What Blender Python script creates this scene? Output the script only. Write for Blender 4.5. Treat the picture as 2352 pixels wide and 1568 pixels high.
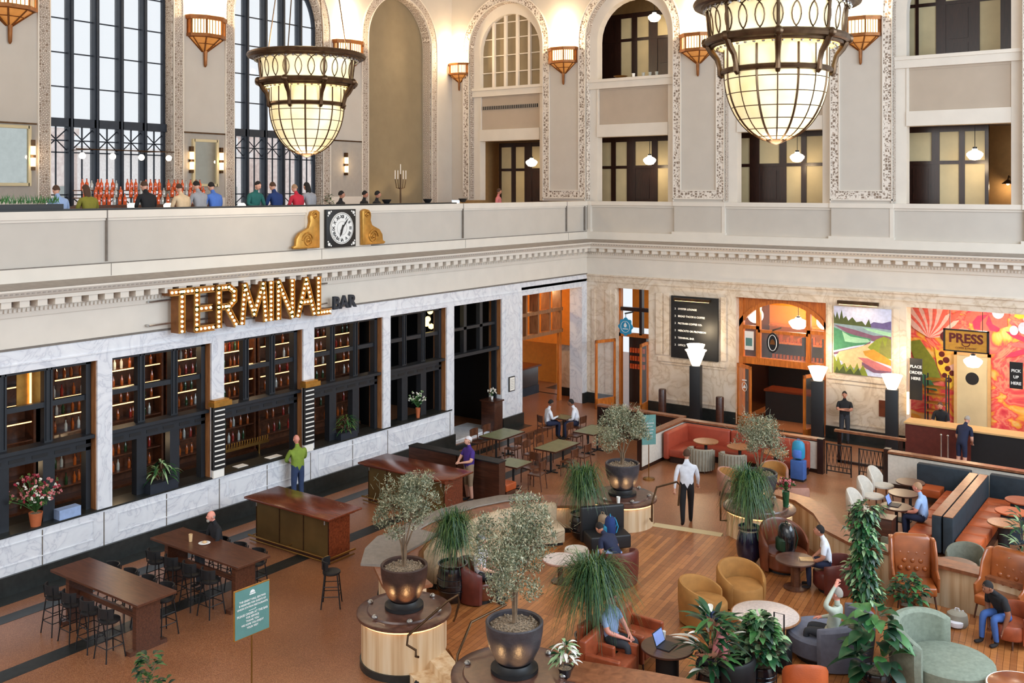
import bpy, bmesh, math, random
from mathutils import Vector, Matrix
PI = math.pi
for o in list(bpy.data.objects): bpy.data.objects.remove(o)
S = bpy.context.scene
COL = S.collection
# ---------------------------------------------------------------- camera, world, light
EYE = (21.43, -35.16, 8.8)
YAW = math.radians(35.68)
FPX = 2279.0
cam = bpy.data.cameras.new('camera'); cam.sensor_width = 36.0; cam.lens = 36.0 * FPX / 2352.0
cam.shift_y = -(784 - 434) / 2352.0; cam.clip_end = 400
camo = bpy.data.objects.new('camera', cam); COL.objects.link(camo)
camo.location = EYE; camo.rotation_euler = (PI / 2, 0, YAW); S.camera = camo
S.view_settings.view_transform = 'Standard'; S.view_settings.look = 'None'
S.view_settings.gamma = 1; S.view_settings.exposure = 0.0; S.view_settings.use_curve_mapping = False
W = bpy.data.worlds.new('sky'); S.world = W; W.use_nodes = True
W.node_tree.nodes['Background'].inputs[0].default_value = (0.90, 0.95, 1.0, 1)
W.node_tree.nodes['Background'].inputs[1].default_value = 1.0
def area_light(name, loc, target, sx, sy, power, col):
    l = bpy.data.lights.new(name, 'AREA'); l.shape = 'RECTANGLE'; l.size = sx; l.size_y = sy; l.energy = power; l.color = col
    o = bpy.data.objects.new(name, l); COL.objects.link(o); o.location = loc
    o.rotation_euler = (Vector(target) - Vector(loc)).to_track_quat('-Z', 'Y').to_euler(); return o
def point_light(name, loc, power, col=(1, .72, .42), r=.1):
    l = bpy.data.lights.new(name, 'POINT'); l.energy = power; l.color = col; l.shadow_soft_size = r
    o = bpy.data.objects.new(name, l); COL.objects.link(o); o.location = loc; return o
def spot_light(name, loc, target, power, ang=60, col=(1, .72, .42), r=.05, blend=.6):
    l = bpy.data.lights.new(name, 'SPOT'); l.energy = power; l.color = col; l.shadow_soft_size = r
    l.spot_size = math.radians(ang); l.spot_blend = blend
    o = bpy.data.objects.new(name, l); COL.objects.link(o); o.location = loc
    o.rotation_euler = (Vector(target) - Vector(loc)).to_track_quat('-Z', 'Y').to_euler(); return o
# daylight through the tall windows of the opposite wall (behind the photographer's right shoulder)
area_light('daylight', (27, -16, 12), (0, -14, 4), 22, 9, 4600, (.70, .85, 1))
area_light('daylight', (9, -38, 13), (9, 0, 5), 18, 8, 1350, (.98, .95, .9))
# ---------------------------------------------------------------- rays from the photograph's frame onto real planes
VD = (-math.sin(YAW), math.cos(YAW)); RD = (math.cos(YAW), math.sin(YAW))
def _ray(px):
    s = (px - 1176.0) / FPX; return VD[0] + s * RD[0], VD[1] + s * RD[1]
def onx(px, py, X=0.0):
    d = _ray(px); t = (X - EYE[0]) / d[0]; return Vector((X, EYE[1] + t * d[1], 8.8 - (py - 434) / FPX * t))
def ony(px, py, Y=0.0):
    d = _ray(px); t = (Y - EYE[1]) / d[1]; return Vector((EYE[0] + t * d[0], Y, 8.8 - (py - 434) / FPX * t))
def onz(px, py, Z=0.0):
    d = _ray(px); t = (8.8 - Z) * FPX / (py - 434); return Vector((EYE[0] + t * d[0], EYE[1] + t * d[1], Z))
# ---------------------------------------------------------------- materials
M = {}
def nt(name):
    m = bpy.data.materials.new(name); m.use_nodes = True; M[name] = m
    n = m.node_tree; return m, n, n.nodes['Principled BSDF']
def c4(c): return (c[0], c[1], c[2], 1)
def srgb(r, g, b):
    f = lambda v: ((v / 255 + .055) / 1.055) ** 2.4 if v > 10 else v / 255 / 12.92
    return (f(r), f(g), f(b))
def coord(n, scale=(1, 1, 1), rz=0):
    tc = n.nodes.new('ShaderNodeTexCoord'); mp = n.nodes.new('ShaderNodeMapping')
    mp.inputs['Scale'].default_value = scale; mp.inputs['Rotation'].default_value = (0, 0, rz)
    n.links.new(tc.outputs['Object'], mp.inputs['Vector']); return mp.outputs['Vector']
def ramp(n, fac, stops, interp='LINEAR'):
    r = n.nodes.new('ShaderNodeValToRGB'); r.color_ramp.interpolation = interp
    e = r.color_ramp.elements
    while len(e) < len(stops): e.new(.5)
    for k, (p, c) in enumerate(stops): e[k].position = p; e[k].color = c4(c)
    n.links.new(fac, r.inputs[0]); return r.outputs[0]
def noise(n, vec, scale, detail=3, dist=0):
    t = n.nodes.new('ShaderNodeTexNoise'); t.inputs['Scale'].default_value = scale; t.inputs['Detail'].default_value = detail
    t.inputs['Distortion'].default_value = dist; n.links.new(vec, t.inputs['Vector']); return t.outputs[0]
def bump(n, b, fac, s, d=.02):
    k = n.nodes.new('ShaderNodeBump'); k.inputs['Strength'].default_value = s; k.inputs['Distance'].default_value = d
    n.links.new(fac, k.inputs['Height']); n.links.new(k.outputs[0], b.inputs['Normal'])
def mat(name, col, rough=.6, metal=0, var=.12, vs=6, bmp=0, bs=60, emit=None, es=0, stretch=(1, 1, 1), coat=0, alpha=1):
    m, n, b = nt(name)
    b.inputs['Roughness'].default_value = rough; b.inputs['Metallic'].default_value = metal
    v = coord(n, stretch)
    f = noise(n, v, vs)
    lo = tuple(max(0, x * (1 - var)) for x in col); hi = tuple(min(1, x * (1 + var)) for x in col)
    n.links.new(ramp(n, f, [(.3, lo), (.7, hi)]), b.inputs['Base Color'])
    if bmp: bump(n, b, noise(n, v, bs, 2), bmp)
    if emit: b.inputs['Emission Color'].default_value = c4(emit); b.inputs['Emission Strength'].default_value = es
    if coat: b.inputs['Coat Weight'].default_value = coat; b.inputs['Coat Roughness'].default_value = .15
    if alpha < 1: b.inputs['Alpha'].default_value = alpha
    return m
def wood(name, c1, c2, rough=.4, stretch=(1, 12, 12), s=2.5, coat=.2):
    m, n, b = nt(name); v = coord(n, stretch); b.inputs['Roughness'].default_value = rough
    f = noise(n, v, s, 5, .6); n.links.new(ramp(n, f, [(.3, c1), (.7, c2)]), b.inputs['Base Color'])
    b.inputs['Coat Weight'].default_value = coat; b.inputs['Coat Roughness'].default_value = .2
mat('plaster', srgb(197, 189, 178), .8, var=.03, vs=1.5)
mat('plaster_trim', srgb(222, 213, 200), .7, var=.03, vs=2)
mat('plaster_tan', srgb(182, 166, 148), .85, var=.03, vs=2)
mat('stone_top', srgb(206, 190, 182), .35, var=.16, vs=22)
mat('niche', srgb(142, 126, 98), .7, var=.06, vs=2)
mat('wainscot', srgb(170, 162, 152), .7, var=.04)
mat('ledge', srgb(150, 140, 130), .6, var=.1)
mat('joint', srgb(120, 112, 104), .8)
mat('black_stone', srgb(38, 40, 38), .35, var=.25, vs=8)
mat('black', srgb(22, 22, 24), .5)
mat('charcoal', srgb(32, 36, 42), .45)
mat('iron', srgb(46, 52, 62), .45, .3)
mat('bronze', srgb(88, 66, 46), .35, .8, var=.25)
mat('copper', srgb(140, 88, 46), .4, .6, var=.2)
mat('gold', srgb(190, 140, 66), .35, .7, var=.2)
mat('brass', srgb(150, 112, 58), .3, .85, var=.15, vs=2)
mat('brass_panel', srgb(112, 88, 50), .38, .55, var=.25, vs=1.2)
mat('steel', srgb(190, 190, 188), .25, .9)
mat('white', srgb(235, 234, 230), .6, var=.03)
mat('paper', srgb(245, 240, 230), .8, var=.02)
mat('red', srgb(150, 30, 34), .6)
mat('teal_sign', srgb(92, 138, 132), .6, var=.05)
mat('blue_sign', srgb(40, 140, 180), .5)
mat('frost', srgb(205, 190, 150), .5, var=.08, vs=1.5)
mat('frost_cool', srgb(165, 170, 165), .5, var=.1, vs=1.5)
mat('mirror', srgb(190, 195, 190), .06, 1, var=.05)
mat('orange_wall', srgb(228, 140, 40), .8, var=.06)
mat('tan_wall', srgb(205, 165, 110), .8, var=.06)
mat('soil', srgb(130, 112, 92), .9, var=.7, vs=30, bmp=1, bs=40)
mat('pot_copper', srgb(66, 46, 40), .45, .1, var=.3, vs=4, bmp=.3, bs=20)
mat('pot_grey', srgb(66, 62, 66), .45, .1, var=.3, vs=4, bmp=.3, bs=20)
mat('pot_black', srgb(20, 21, 26), .15, var=.3, coat=.6)
mat('pot_navy', srgb(16, 22, 44), .18, var=.5, vs=3, coat=.5)
mat('terracotta', srgb(184, 98, 56), .7)
mat('leather_orange', srgb(180, 84, 40), .38, var=.2, vs=3, bmp=.15)
mat('leather_wing', srgb(150, 80, 38), .28, var=.3, vs=3, coat=.3)
mat('leather_brown', srgb(104, 52, 30), .32, var=.3, vs=3, coat=.2)
mat('leather_red', srgb(92, 38, 30), .4, var=.2)
mat('leather_rust', srgb(150, 72, 42), .4, var=.25)
mat('salmon', srgb(160, 66, 44), .5, var=.1)
mat('navy_fabric', srgb(34, 44, 52), .8, var=.2)
mat('sage', srgb(128, 136, 120), .85, var=.14, vs=14, bmp=.3, bs=120)
mat('sage_dark', srgb(112, 112, 98), .85, var=.14, vs=14)
mat('beige_fabric', srgb(186, 162, 132), .9, var=.1, vs=14, bmp=.3, bs=120)
mat('cream_fabric', srgb(206, 196, 182), .9, var=.07, vs=12, bmp=.2, bs=120)
mat('grey_fabric', srgb(104, 106, 120), .9, var=.1, vs=10)
mat('grey_cushion', srgb(132, 122, 112), .9, var=.1, vs=10)
mat('mustard', srgb(158, 108, 50), .8, var=.14, vs=5)
mat('mustard_dark', srgb(140, 92, 36), .8, var=.2, vs=5)
mat('rose_fabric', srgb(168, 122, 104), .85, var=.1)
mat('channel', srgb(142, 134, 118), .85, var=.1)
mat('green_top', srgb(112, 118, 84), .45, var=.12, coat=.2)
mat('amber', srgb(190, 130, 70), .3, emit=srgb(230, 150, 70), es=.35)
mat('lit_strip', (1, .8, .5), .5, emit=srgb(255, 190, 120), es=3)
mat('lit_warm', (1, .8, .5), .5, emit=srgb(255, 214, 150), es=3.2)
mat('lit_bulb', (1, .9, .6), .5, emit=srgb(255, 222, 140), es=3)
mat('lit_globe', (1, .95, .85), .4, emit=srgb(255, 246, 226), es=2.2)
mat('lit_torch', (1, .95, .85), .4, emit=srgb(255, 240, 214), es=1.7)
mat('lit_yellow', (1, .9, .3), .4, emit=srgb(240, 225, 60), es=1.2)
mat('lit_screen', srgb(120, 140, 190), .3, emit=srgb(120, 140, 200), es=.6)
# chandelier art glass: glowing cream with slightly uneven panes
m_, n_, b_ = nt('art_glass')
f_ = noise(n_, coord(n_), 1.1, 2)
col_ = ramp(n_, f_, [(.3, srgb(238, 212, 150)), (.55, srgb(250, 236, 192)), (.8, srgb(255, 248, 226))])
n_.links.new(col_, b_.inputs['Base Color']); n_.links.new(col_, b_.inputs['Emission Color'])
b_.inputs['Emission Strength'].default_value = .5; b_.inputs['Roughness'].default_value = .25
m_, n_, b_ = nt('glass_clear'); b_.inputs['Base Color'].default_value = (.9, .95, 1, 1); b_.inputs['Roughness'].default_value = .02
b_.inputs['Alpha'].default_value = .06
m_, n_, b_ = nt('marble'); v_ = coord(n_, (1, 1, 1))
f_ = noise(n_, v_, 1.3, 7, 2.2)
n_.links.new(ramp(n_, f_, [(.3, srgb(232, 233, 236)), (.47, srgb(224, 225, 229)), (.5, srgb(204, 205, 212)), (.53, srgb(226, 226, 230)), (.7, srgb(236, 236, 238))]), b_.inputs['Base Color']); b_.inputs['Roughness'].default_value = .3
m_, n_, b_ = nt('marble_warm'); v_ = coord(n_, (1, 1, 1))
f_ = noise(n_, v_, 1.2, 7, 2.0)
n_.links.new(ramp(n_, f_, [(.25, srgb(232, 216, 196)), (.46, srgb(222, 203, 180)), (.5, srgb(206, 184, 158)), (.55, srgb(223, 205, 183)), (.75, srgb(236, 222, 204))]), b_.inputs['Base Color']); b_.inputs['Roughness'].default_value = .3
m_, n_, b_ = nt('terrazzo'); v_ = coord(n_)
vo = n_.nodes.new('ShaderNodeTexVoronoi'); vo.inputs['Scale'].default_value = 55; n_.links.new(v_, vo.inputs['Vector'])
c_ = ramp(n_, vo.outputs['Distance'], [(0, srgb(110, 64, 42)), (.35, srgb(140, 88, 58)), (.7, srgb(168, 114, 78))])
f_ = noise(n_, v_, .7, 4); mx = n_.nodes.new('ShaderNodeMixRGB'); mx.blend_type = 'MULTIPLY'; mx.inputs[0].default_value = .6
n_.links.new(c_, mx.inputs[1]); n_.links.new(ramp(n_, f_, [(.3, (.62, .6, .58)), (.7, (1, 1, 1))]), mx.inputs[2])
n_.links.new(mx.outputs[0], b_.inputs['Base Color']); b_.inputs['Roughness'].default_value = .32
def planks(name, c1, c2, c3, bw=1.8, rh=.11, rz=0, rough=.33):
    m, n, b = nt(name); v = coord(n, (1, 1, 1), rz)
    br = n.nodes.new('ShaderNodeTexBrick'); br.inputs['Scale'].default_value = 1; br.inputs['Brick Width'].default_value = bw
    br.inputs['Row Height'].default_value = rh; br.inputs['Mortar Size'].default_value = .003
    br.inputs['Color1'].default_value = c4(c1); br.inputs['Color2'].default_value = c4(c2); br.inputs['Mortar'].default_value = c4(c3)
    n.links.new(v, br.inputs['Vector'])
    sv = coord(n, (.8, 9, 9), rz); f = noise(n, sv, 2, 4)
    mx = n.nodes.new('ShaderNodeMixRGB'); mx.blend_type = 'MULTIPLY'; mx.inputs[0].default_value = .7
    n.links.new(br.outputs[0], mx.inputs[1]); n.links.new(ramp(n, f, [(.3, (.66, .6, .54)), (.7, (1, 1, 1))]), mx.inputs[2])
    n.links.new(mx.outputs[0], b.inputs['Base Color']); b.inputs['Roughness'].default_value = rough
planks('plank_floor', srgb(190, 124, 70), srgb(146, 88, 48), srgb(60, 32, 18), rz=math.radians(83))
m_, n_, b_ = nt('cladding'); v_ = coord(n_)      # vertical pale boards
wv = n_.nodes.new('ShaderNodeTexNoise'); wv.inputs['Scale'].default_value = 7; wv.inputs['Detail'].default_value = 3
mp_ = coord(n_, (1, 1, .05)); n_.links.new(mp_, wv.inputs['Vector'])
n_.links.new(ramp(n_, wv.outputs[0], [(.3, srgb(190, 150, 108)), (.5, srgb(220, 190, 150)), (.7, srgb(232, 210, 178))]), b_.inputs['Base Color']); b_.inputs['Roughness'].default_value = .45
wood('wood_dark', srgb(52, 28, 20), srgb(82, 46, 32), .35, (1, 10, 10))
wood('wood_table', srgb(70, 40, 28), srgb(104, 62, 42), .35, (1.2, 14, 14))
wood('wood_red', srgb(84, 36, 20), srgb(124, 56, 30), .22, (.8, 9, 9), coat=.5)
wood('wood_cap', srgb(112, 66, 42), srgb(150, 94, 62), .35, (3, 3, 3))
wood('wood_lid', srgb(72, 46, 38), srgb(100, 66, 54), .3, (3, 3, 3))
wood('wood_orange', srgb(170, 88, 28), srgb(214, 124, 48), .35, (8, 8, 1))
wood('wood_brown', srgb(128, 82, 46), srgb(168, 112, 68), .4, (8, 8, 1))
wood('walnut', srgb(70, 40, 26), srgb(104, 62, 40), .3, (4, 4, 4))
wood('mahogany', srgb(30, 16, 13), srgb(52, 28, 22), .3, (8, 8, 1))
# lace-like plaster ornament: raised pale rosettes, shade of their recesses painted in taupe
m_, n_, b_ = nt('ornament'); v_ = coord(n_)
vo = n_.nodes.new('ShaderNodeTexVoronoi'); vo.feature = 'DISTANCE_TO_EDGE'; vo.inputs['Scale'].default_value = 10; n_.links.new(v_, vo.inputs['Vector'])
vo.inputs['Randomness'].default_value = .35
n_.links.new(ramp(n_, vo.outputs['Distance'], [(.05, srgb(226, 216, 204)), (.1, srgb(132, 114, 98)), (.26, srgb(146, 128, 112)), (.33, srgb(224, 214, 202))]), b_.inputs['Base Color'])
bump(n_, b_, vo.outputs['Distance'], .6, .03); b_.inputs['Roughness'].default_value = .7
# abstract flower mural paint: flowing pools of coral, pink, amber
m_, n_, b_ = nt('mural_paint'); v_ = coord(n_)
f_ = noise(n_, v_, .75, 3, 2.4)
n_.links.new(ramp(n_, f_, [(.25, srgb(214, 52, 70)), (.38, srgb(236, 92, 92)), (.45, srgb(246, 150, 120)), (.52, srgb(238, 70, 84)), (.6, srgb(250, 178, 60)), (.68, srgb(248, 206, 130)), (.8, srgb(224, 60, 90))]), b_.inputs['Base Color'])
for nm, c in dict(p_sky=(196, 200, 226), p_hill=(98, 86, 132), p_tree=(74, 84, 44), p_tree2=(122, 122, 60), p_water=(130, 150, 158), p_green=(70, 132, 96), p_green2=(150, 196, 160), p_sand=(222, 184, 136), p_purple=(120, 82, 104), p_ochre=(196, 140, 50), p_olive=(128, 138, 48), p_rose=(190, 110, 110), p_petal=(244, 200, 190), p_maroon=(96, 30, 30), p_yellow=(246, 206, 70), p_coral=(240, 110, 96), p_pink=(232, 60, 96)).items():
    mat(nm, srgb(*c), .8, var=.12, vs=9)
LEAF = {'leaf_olive': (134, 138, 112), 'leaf_olive2': (174, 168, 136), 'leaf_olive3': (88, 98, 72), 'leaf_palm': (50, 80, 36), 'leaf_palm2': (84, 108, 50), 'leaf_deep': (30, 74, 42), 'leaf_mid': (62, 110, 56), 'leaf_light': (150, 178, 130), 'leaf_dark': (24, 52, 34)}
for k, c in LEAF.items(): mat(k, srgb(*c), .4, var=.25, vs=5)
mat('bark', srgb(120, 98, 76), .9, var=.3, vs=9)
mat('bloom_white', srgb(232, 226, 214), .7); mat('bloom_pink', srgb(206, 120, 120), .7); mat('bloom_red', srgb(150, 26, 50), .7)
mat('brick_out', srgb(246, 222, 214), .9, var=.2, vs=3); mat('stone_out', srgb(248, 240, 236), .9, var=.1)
SK = {'skin_a': (214, 160, 136), 'skin_b': (190, 130, 104), 'skin_c': (140, 90, 66), 'skin_d': (226, 150, 130)}
for k, c in SK.items(): mat(k, srgb(*c), .55, var=.06)
CL = dict(c_green=(124, 146, 52), c_jeans=(46, 62, 96), c_black=(24, 24, 28), c_purple=(66, 40, 122), c_white=(222, 224, 232), c_navy=(30, 36, 62), c_khaki=(150, 126, 100), c_ltblue=(150, 172, 210), c_grey=(150, 150, 156), c_charcoal=(52, 54, 60), c_olive=(128, 122, 40), c_cream=(214, 186, 150), c_blue=(74, 112, 190), c_teal=(30, 92, 88), c_royal=(24, 50, 104), c_red=(196, 40, 60), c_sage=(176, 180, 164), c_brightjeans=(62, 96, 160), c_maroon=(96, 24, 34), hair_dark=(28, 22, 20), hair_brown=(76, 50, 34), hair_grey=(160, 150, 140), hair_fair=(166, 130, 100), cap_grey=(130, 126, 126), cap_white=(214, 210, 214), cap_blue=(44, 60, 92), shoe=(36, 30, 30))
for k, c in CL.items(): mat(k, srgb(*c), .85, var=.1, vs=9)
BOT = dict(b_amber=(170, 84, 30), b_green=(40, 70, 40), b_clear=(190, 195, 190), b_red=(150, 40, 30), b_orange=(226, 96, 48))
for k, c in BOT.items(): mat(k, srgb(*c), .12, var=.3, coat=.5)
# ---------------------------------------------------------------- mesh builder
class MB:
    def __init__(s, mt=None, T=None):
        s.v = []; s.f = []; s.fm = []; s.ms = []; s.T = T; s.cur = 0
        if mt: s.use(mt)
    def use(s, mt):
        if mt not in s.ms: s.ms.append(mt)
        s.cur = s.ms.index(mt); return s
    def add(s, vs, fs):
        b = len(s.v)
        for p in vs: s.v.append(tuple(s.T(*p)) if s.T else tuple(p))
        for f in fs: s.f.append([b + i for i in f]); s.fm.append(s.cur)
        return s
    def box(s, x0, x1, y0, y1, z0, z1):
        return s.add([(x, y, z) for z in (z0, z1) for x, y in ((x0, y0), (x1, y0), (x1, y1), (x0, y1))],
                     [(3, 2, 1, 0), (4, 5, 6, 7), (0, 1, 5, 4), (1, 2, 6, 5), (2, 3, 7, 6), (3, 0, 4, 7)])
    def quad(s, a, b, c, d): return s.add([a, b, c, d], [(0, 1, 2, 3)])
    def poly(s, pts): return s.add(pts, [tuple(range(len(pts)))])
    def prism(s, pts, z0, z1, ax='z'):
        n = len(pts); f = {'z': lambda a, b, c: (a, b, c), 'y': lambda a, b, c: (a, c, b), 'x': lambda a, b, c: (c, a, b)}[ax]
        return s.add([f(a, b, z0) for a, b in pts] + [f(a, b, z1) for a, b in pts],
                     [tuple(range(n))[::-1], tuple(range(n, 2 * n))] + [(i, (i + 1) % n, n + (i + 1) % n, n + i) for i in range(n)])
    def loft(s, rings, closed=True, cap=True):
        n = len(rings[0]); vs = [p for r in rings for p in r]; fs = []
        for i in range(len(rings) - 1):
            for j in range(n if closed else n - 1):
                k = (j + 1) % n; fs.append((i * n + j, i * n + k, (i + 1) * n + k, (i + 1) * n + j))
        if cap and closed: fs += [tuple(range(n))[::-1], tuple(range((len(rings) - 1) * n, len(rings) * n))]
        return s.add(vs, fs)
    def tube(s, pts, r, n=8, cap=True, loop=False):
        P = [Vector(p) for p in pts]; R = r if isinstance(r, (list, tuple)) else [r] * len(P); rings = []; up = None
        for i, p in enumerate(P):
            if loop: t = P[(i + 1) % len(P)] - P[i - 1]
            else: t = P[min(i + 1, len(P) - 1)] - P[max(i - 1, 0)]
            t.normalize()
            if up is None: up = Vector((0, 0, 1)) if abs(t.z) < .9 else Vector((1, 0, 0))
            a = t.cross(up); a.normalize(); b = a.cross(t); up = b
            rings.append([p + (a * math.cos(2 * PI * k / n) + b * math.sin(2 * PI * k / n)) * R[i] for k in range(n)])
        if loop: rings.append(rings[0])
        return s.loft(rings, cap=cap and not loop)
    def lathe(s, prof, c=(0, 0, 0), n=24):
        rings = [[(c[0] + r * math.cos(2 * PI * k / n), c[1] + r * math.sin(2 * PI * k / n), c[2] + z) for k in range(n)] for r, z in prof]
        return s.loft(rings)
    def ball(s, c, r, n=12, k=8):
        r = r if isinstance(r, (tuple, list)) else (r, r, r)
        rings = []
        for i in range(k + 1):
            a = -PI / 2 + PI * i / k; q = max(math.cos(a), .02)
            rings.append([(c[0] + r[0] * q * math.cos(2 * PI * j / n), c[1] + r[1] * q * math.sin(2 * PI * j / n), c[2] + r[2] * math.sin(a)) for j in range(n)])
        return s.loft(rings)
    def sweep(s, path, prof, loop=False):      # path [(x,y)], prof [(offset to the left, z)] closed profile
        P = [Vector((p[0], p[1])) for p in path]; N = len(P); rings = []
        for i in range(N):
            a = P[(i + 1) % N] - P[i] if (loop or i < N - 1) else P[i] - P[i - 1]
            b = P[i] - P[i - 1] if (loop or i > 0) else a
            a = a.normalized(); b = b.normalized(); t = (a + b).normalized(); nn = Vector((-t.y, t.x)) / max(.4, t.dot(a))
            rings.append([(P[i].x + nn.x * o, P[i].y + nn.y * o, z) for o, z in prof])
        if loop: rings.append(rings[0])
        return s.loft(rings, cap=not loop)
    def arc(s, c, r0, r1, z0, z1, a0, a1, n=16):   # curved box
        return s.sweep([(c[0] + r0 * math.cos(a0 + (a1 - a0) * i / n), c[1] + r0 * math.sin(a0 + (a1 - a0) * i / n)) for i in range(n + 1)],
                       [(0, z0), (r0 - r1, z0), (r0 - r1, z1), (0, z1)])
    def build(s, name, parent=None, bevel=0, seg=2, flat=False, loc=None, rz=0):
        me = bpy.data.meshes.new(name); me.from_pydata(s.v, [], s.f)
        for m in s.ms: me.materials.append(M[m])
        me.polygons.foreach_set('material_index', s.fm)
        bm = bmesh.new(); bm.from_mesh(me)
        bmesh.ops.recalc_face_normals(bm, faces=bm.faces)
        if bevel:
            bmesh.ops.remove_doubles(bm, verts=bm.verts, dist=.0005)
            ed = [e for e in bm.edges if e.is_manifold and e.calc_face_angle(0) > .5]
            bmesh.ops.bevel(bm, geom=ed, offset=bevel, segments=seg, affect='EDGES', profile=.5, clamp_overlap=True)
        bm.to_mesh(me); bm.free()
        if not flat:
            me.polygons.foreach_set('use_smooth', [True] * len(me.polygons))
            me.set_sharp_from_angle(angle=math.radians(38))
        o = bpy.data.objects.new(name, me); COL.objects.link(o)
        if parent: o.parent = parent
        if loc is not None: o.location = loc
        if rz: o.rotation_euler = (0, 0, rz)
        return o
def tag(o, label, cat, group=None, kind=None):
    o['label'] = label; o['category'] = cat
    if group: o['group'] = group
    if kind: o['kind'] = kind
    return o
def struct(o): o['kind'] = 'structure'; return o
def thing(name, label, cat, loc=(0, 0, 0), rz=0, group=None):
    o = bpy.data.objects.new(name, None); COL.objects.link(o); o.location = loc; o.rotation_euler = (0, 0, rz); o.empty_display_size = .1
    return tag(o, label, cat, group)
KIDS = {}
def dup(o, loc=None, rz=None, label=None, group=None, parent=None):
    c = o.copy(); COL.objects.link(c)
    if parent: c.parent = parent
    for ch in [x for x in COL.objects if x.parent == o]: dup(ch, parent=c)
    if loc is not None: c.location = loc
    if rz is not None: c.rotation_euler = (0, 0, rz)
    if label: c['label'] = label
    if group: c['group'] = group
    return c
def scatter(name, mb, pts, parent):      # one small mesh repeated as separate part objects
    o = mb.build(name, parent); o.location = pts[0]
    for p in pts[1:]: c = o.copy(); COL.objects.link(c); c.parent = parent; c.location = p
def TR(loc, rz=0, sc=1):       # transform for MB: local -> world
    ca, sa = math.cos(rz), math.sin(rz)
    return lambda x, y, z: (loc[0] + sc * (x * ca - y * sa), loc[1] + sc * (x * sa + y * ca), loc[2] + sc * z)
_font_cache = {}
def text(body, size, T, mt, name, parent=None, ext=.004, align='CENTER', bold=0, track=1):   # T: Matrix placing text (local x right, y up)
    cu = bpy.data.curves.new(name, 'FONT'); cu.body = body; cu.size = size; cu.extrude = ext; cu.align_x = align; cu.align_y = 'CENTER'
    cu.offset = bold; cu.resolution_u = 3; cu.space_character = track
    o = bpy.data.objects.new(name, cu); COL.objects.link(o)
    dg = bpy.context.evaluated_depsgraph_get(); me = bpy.data.meshes.new_from_object(o.evaluated_get(dg))
    bpy.data.objects.remove(o); me.transform(T); me.materials.clear(); me.materials.append(M[mt])
    k = bpy.data.objects.new(name, me); COL.objects.link(k)
    if parent: k.parent = parent
    return k
def facing(loc, normal, flip=False):    # matrix for flat text whose front looks along the horizontal normal
    n = Vector(normal).normalized(); z = n; y = Vector((0, 0, 1)); x = y.cross(z)
    m = Matrix((x, y, z)).transposed().to_4x4(); m.translation = Vector(loc); return m
# ================================================================ ARCHITECTURE
TL = lambda u, w, z: (w, u, z)              # wall on the left (plane X=0, hall on +X)
TRW = lambda u, w, z: (u, -w, z)            # wall on the right (plane Y=0, hall on -Y)
TU = lambda u, w, z: (-7.2 + w, u, z)       # upper left wall behind the balcony
def wall(mb, u0, u1, z0, z1, ops, w0, w1, seg=20):
    cur = u0
    for (a, b, zb, zt, arch) in ops:
        if a > cur: mb.box(cur, a, w1, w0, z0, z1)
        if zb > z0: mb.box(a, b, w1, w0, z0, zb)
        if not arch: mb.box(a, b, w1, w0, zt, z1)
        else:
            c = (a + b) / 2; r = (b - a) / 2
            for k in range(seg):
                t0 = PI - PI * k / seg; t1 = PI - PI * (k + 1) / seg
                p = (c + r * math.cos(t0), zt + r * math.sin(t0)); q = (c + r * math.cos(t1), zt + r * math.sin(t1))
                mb.prism([p, q, (q[0], z1), (p[0], z1)], w1, w0, 'y')
        cur = b
    if cur < u1: mb.box(cur, u1, w1, w0, z0, z1)
def archband(mb, c, r0, r1, zb, zs, w0, w1, seg=28):    # two legs and an arch, as a band between radii
    mb.box(c - r1, c - r0, w0, w1, zb, zs); mb.box(c + r0, c + r1, w0, w1, zb, zs)
    for k in range(seg):
        t0 = PI * k / seg; t1 = PI * (k + 1) / seg
        P = lambda r, t: (c + r * math.cos(t), zs + r * math.sin(t))
        mb.prism([P(r0, t0), P(r1, t0), P(r1, t1), P(r0, t1)], w0, w1, 'y')
# ---- floor
f = MB('terrazzo'); f.box(-9, 32, -45, 12, -.2, 0); struct(f.build('floor'))
f = MB('black_stone'); f.box(.98, 1.36, -30, -3.4, 0, .004); f.box(3.3, 3.72, -30, -6.2, 0, .004); f.box(0, .12, -30, -4.64, 0, .005)
f.box(.12, .5, -30, -4.7, 0, .0045)
struct(f.build('trim_1'))
f = MB('black_stone'); f.box(1, 20, -.55, 0, 0, .004); f.box(-3, -.9, 1.4, 2.6, 0, .004); struct(f.build('trim_2'))
# ---- left wall, ground storey
LOP = [(-25.1, -21.95), (-21.57, -18.73), (-18.33, -15.56), (-15.14, -12.24), (-11.9, -9.1)]
ops = [(a, b, 1.25, 4.79, False) for a, b in LOP] + [(-8.71, -5.94, 0, 4.79, False), (-4.64, -.38, 0, 4.79, False)]
m = MB('marble', TL); wall(m, -34, 0, 0, 5.3, ops, 0, -.6)
m.box(-34, -.0, 0, .03, 4.95, 4.98)
for a, b in LOP: m.box(a + .15, b - .1, 0, .02, .62, .64); m.box(a + .15, b - .1, 0, .02, 1.06, 1.08); m.box(a + .15, a + .17, 0, .02, .64, 1.06); m.box(b - .12, b - .1, 0, .02, .64, 1.06)
m.box(-5.75, -5.73, 0, .02, .7, 4.4); m.box(-4.85, -4.83, 0, .02, .7, 4.4)
struct(m.build('wall_left'))
m = MB('joint', TL)
for u in [-21.8, -18.5, -15.3, -12.05, -8.95, -13.6, -16.9, -20.1, -23.3]: m.box(u, u + .025, 0, .008, .42, 1.2)
m.box(-34, 0, 0, .02, 5.28, 5.33)
struct(m.build('trim_3'))
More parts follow.
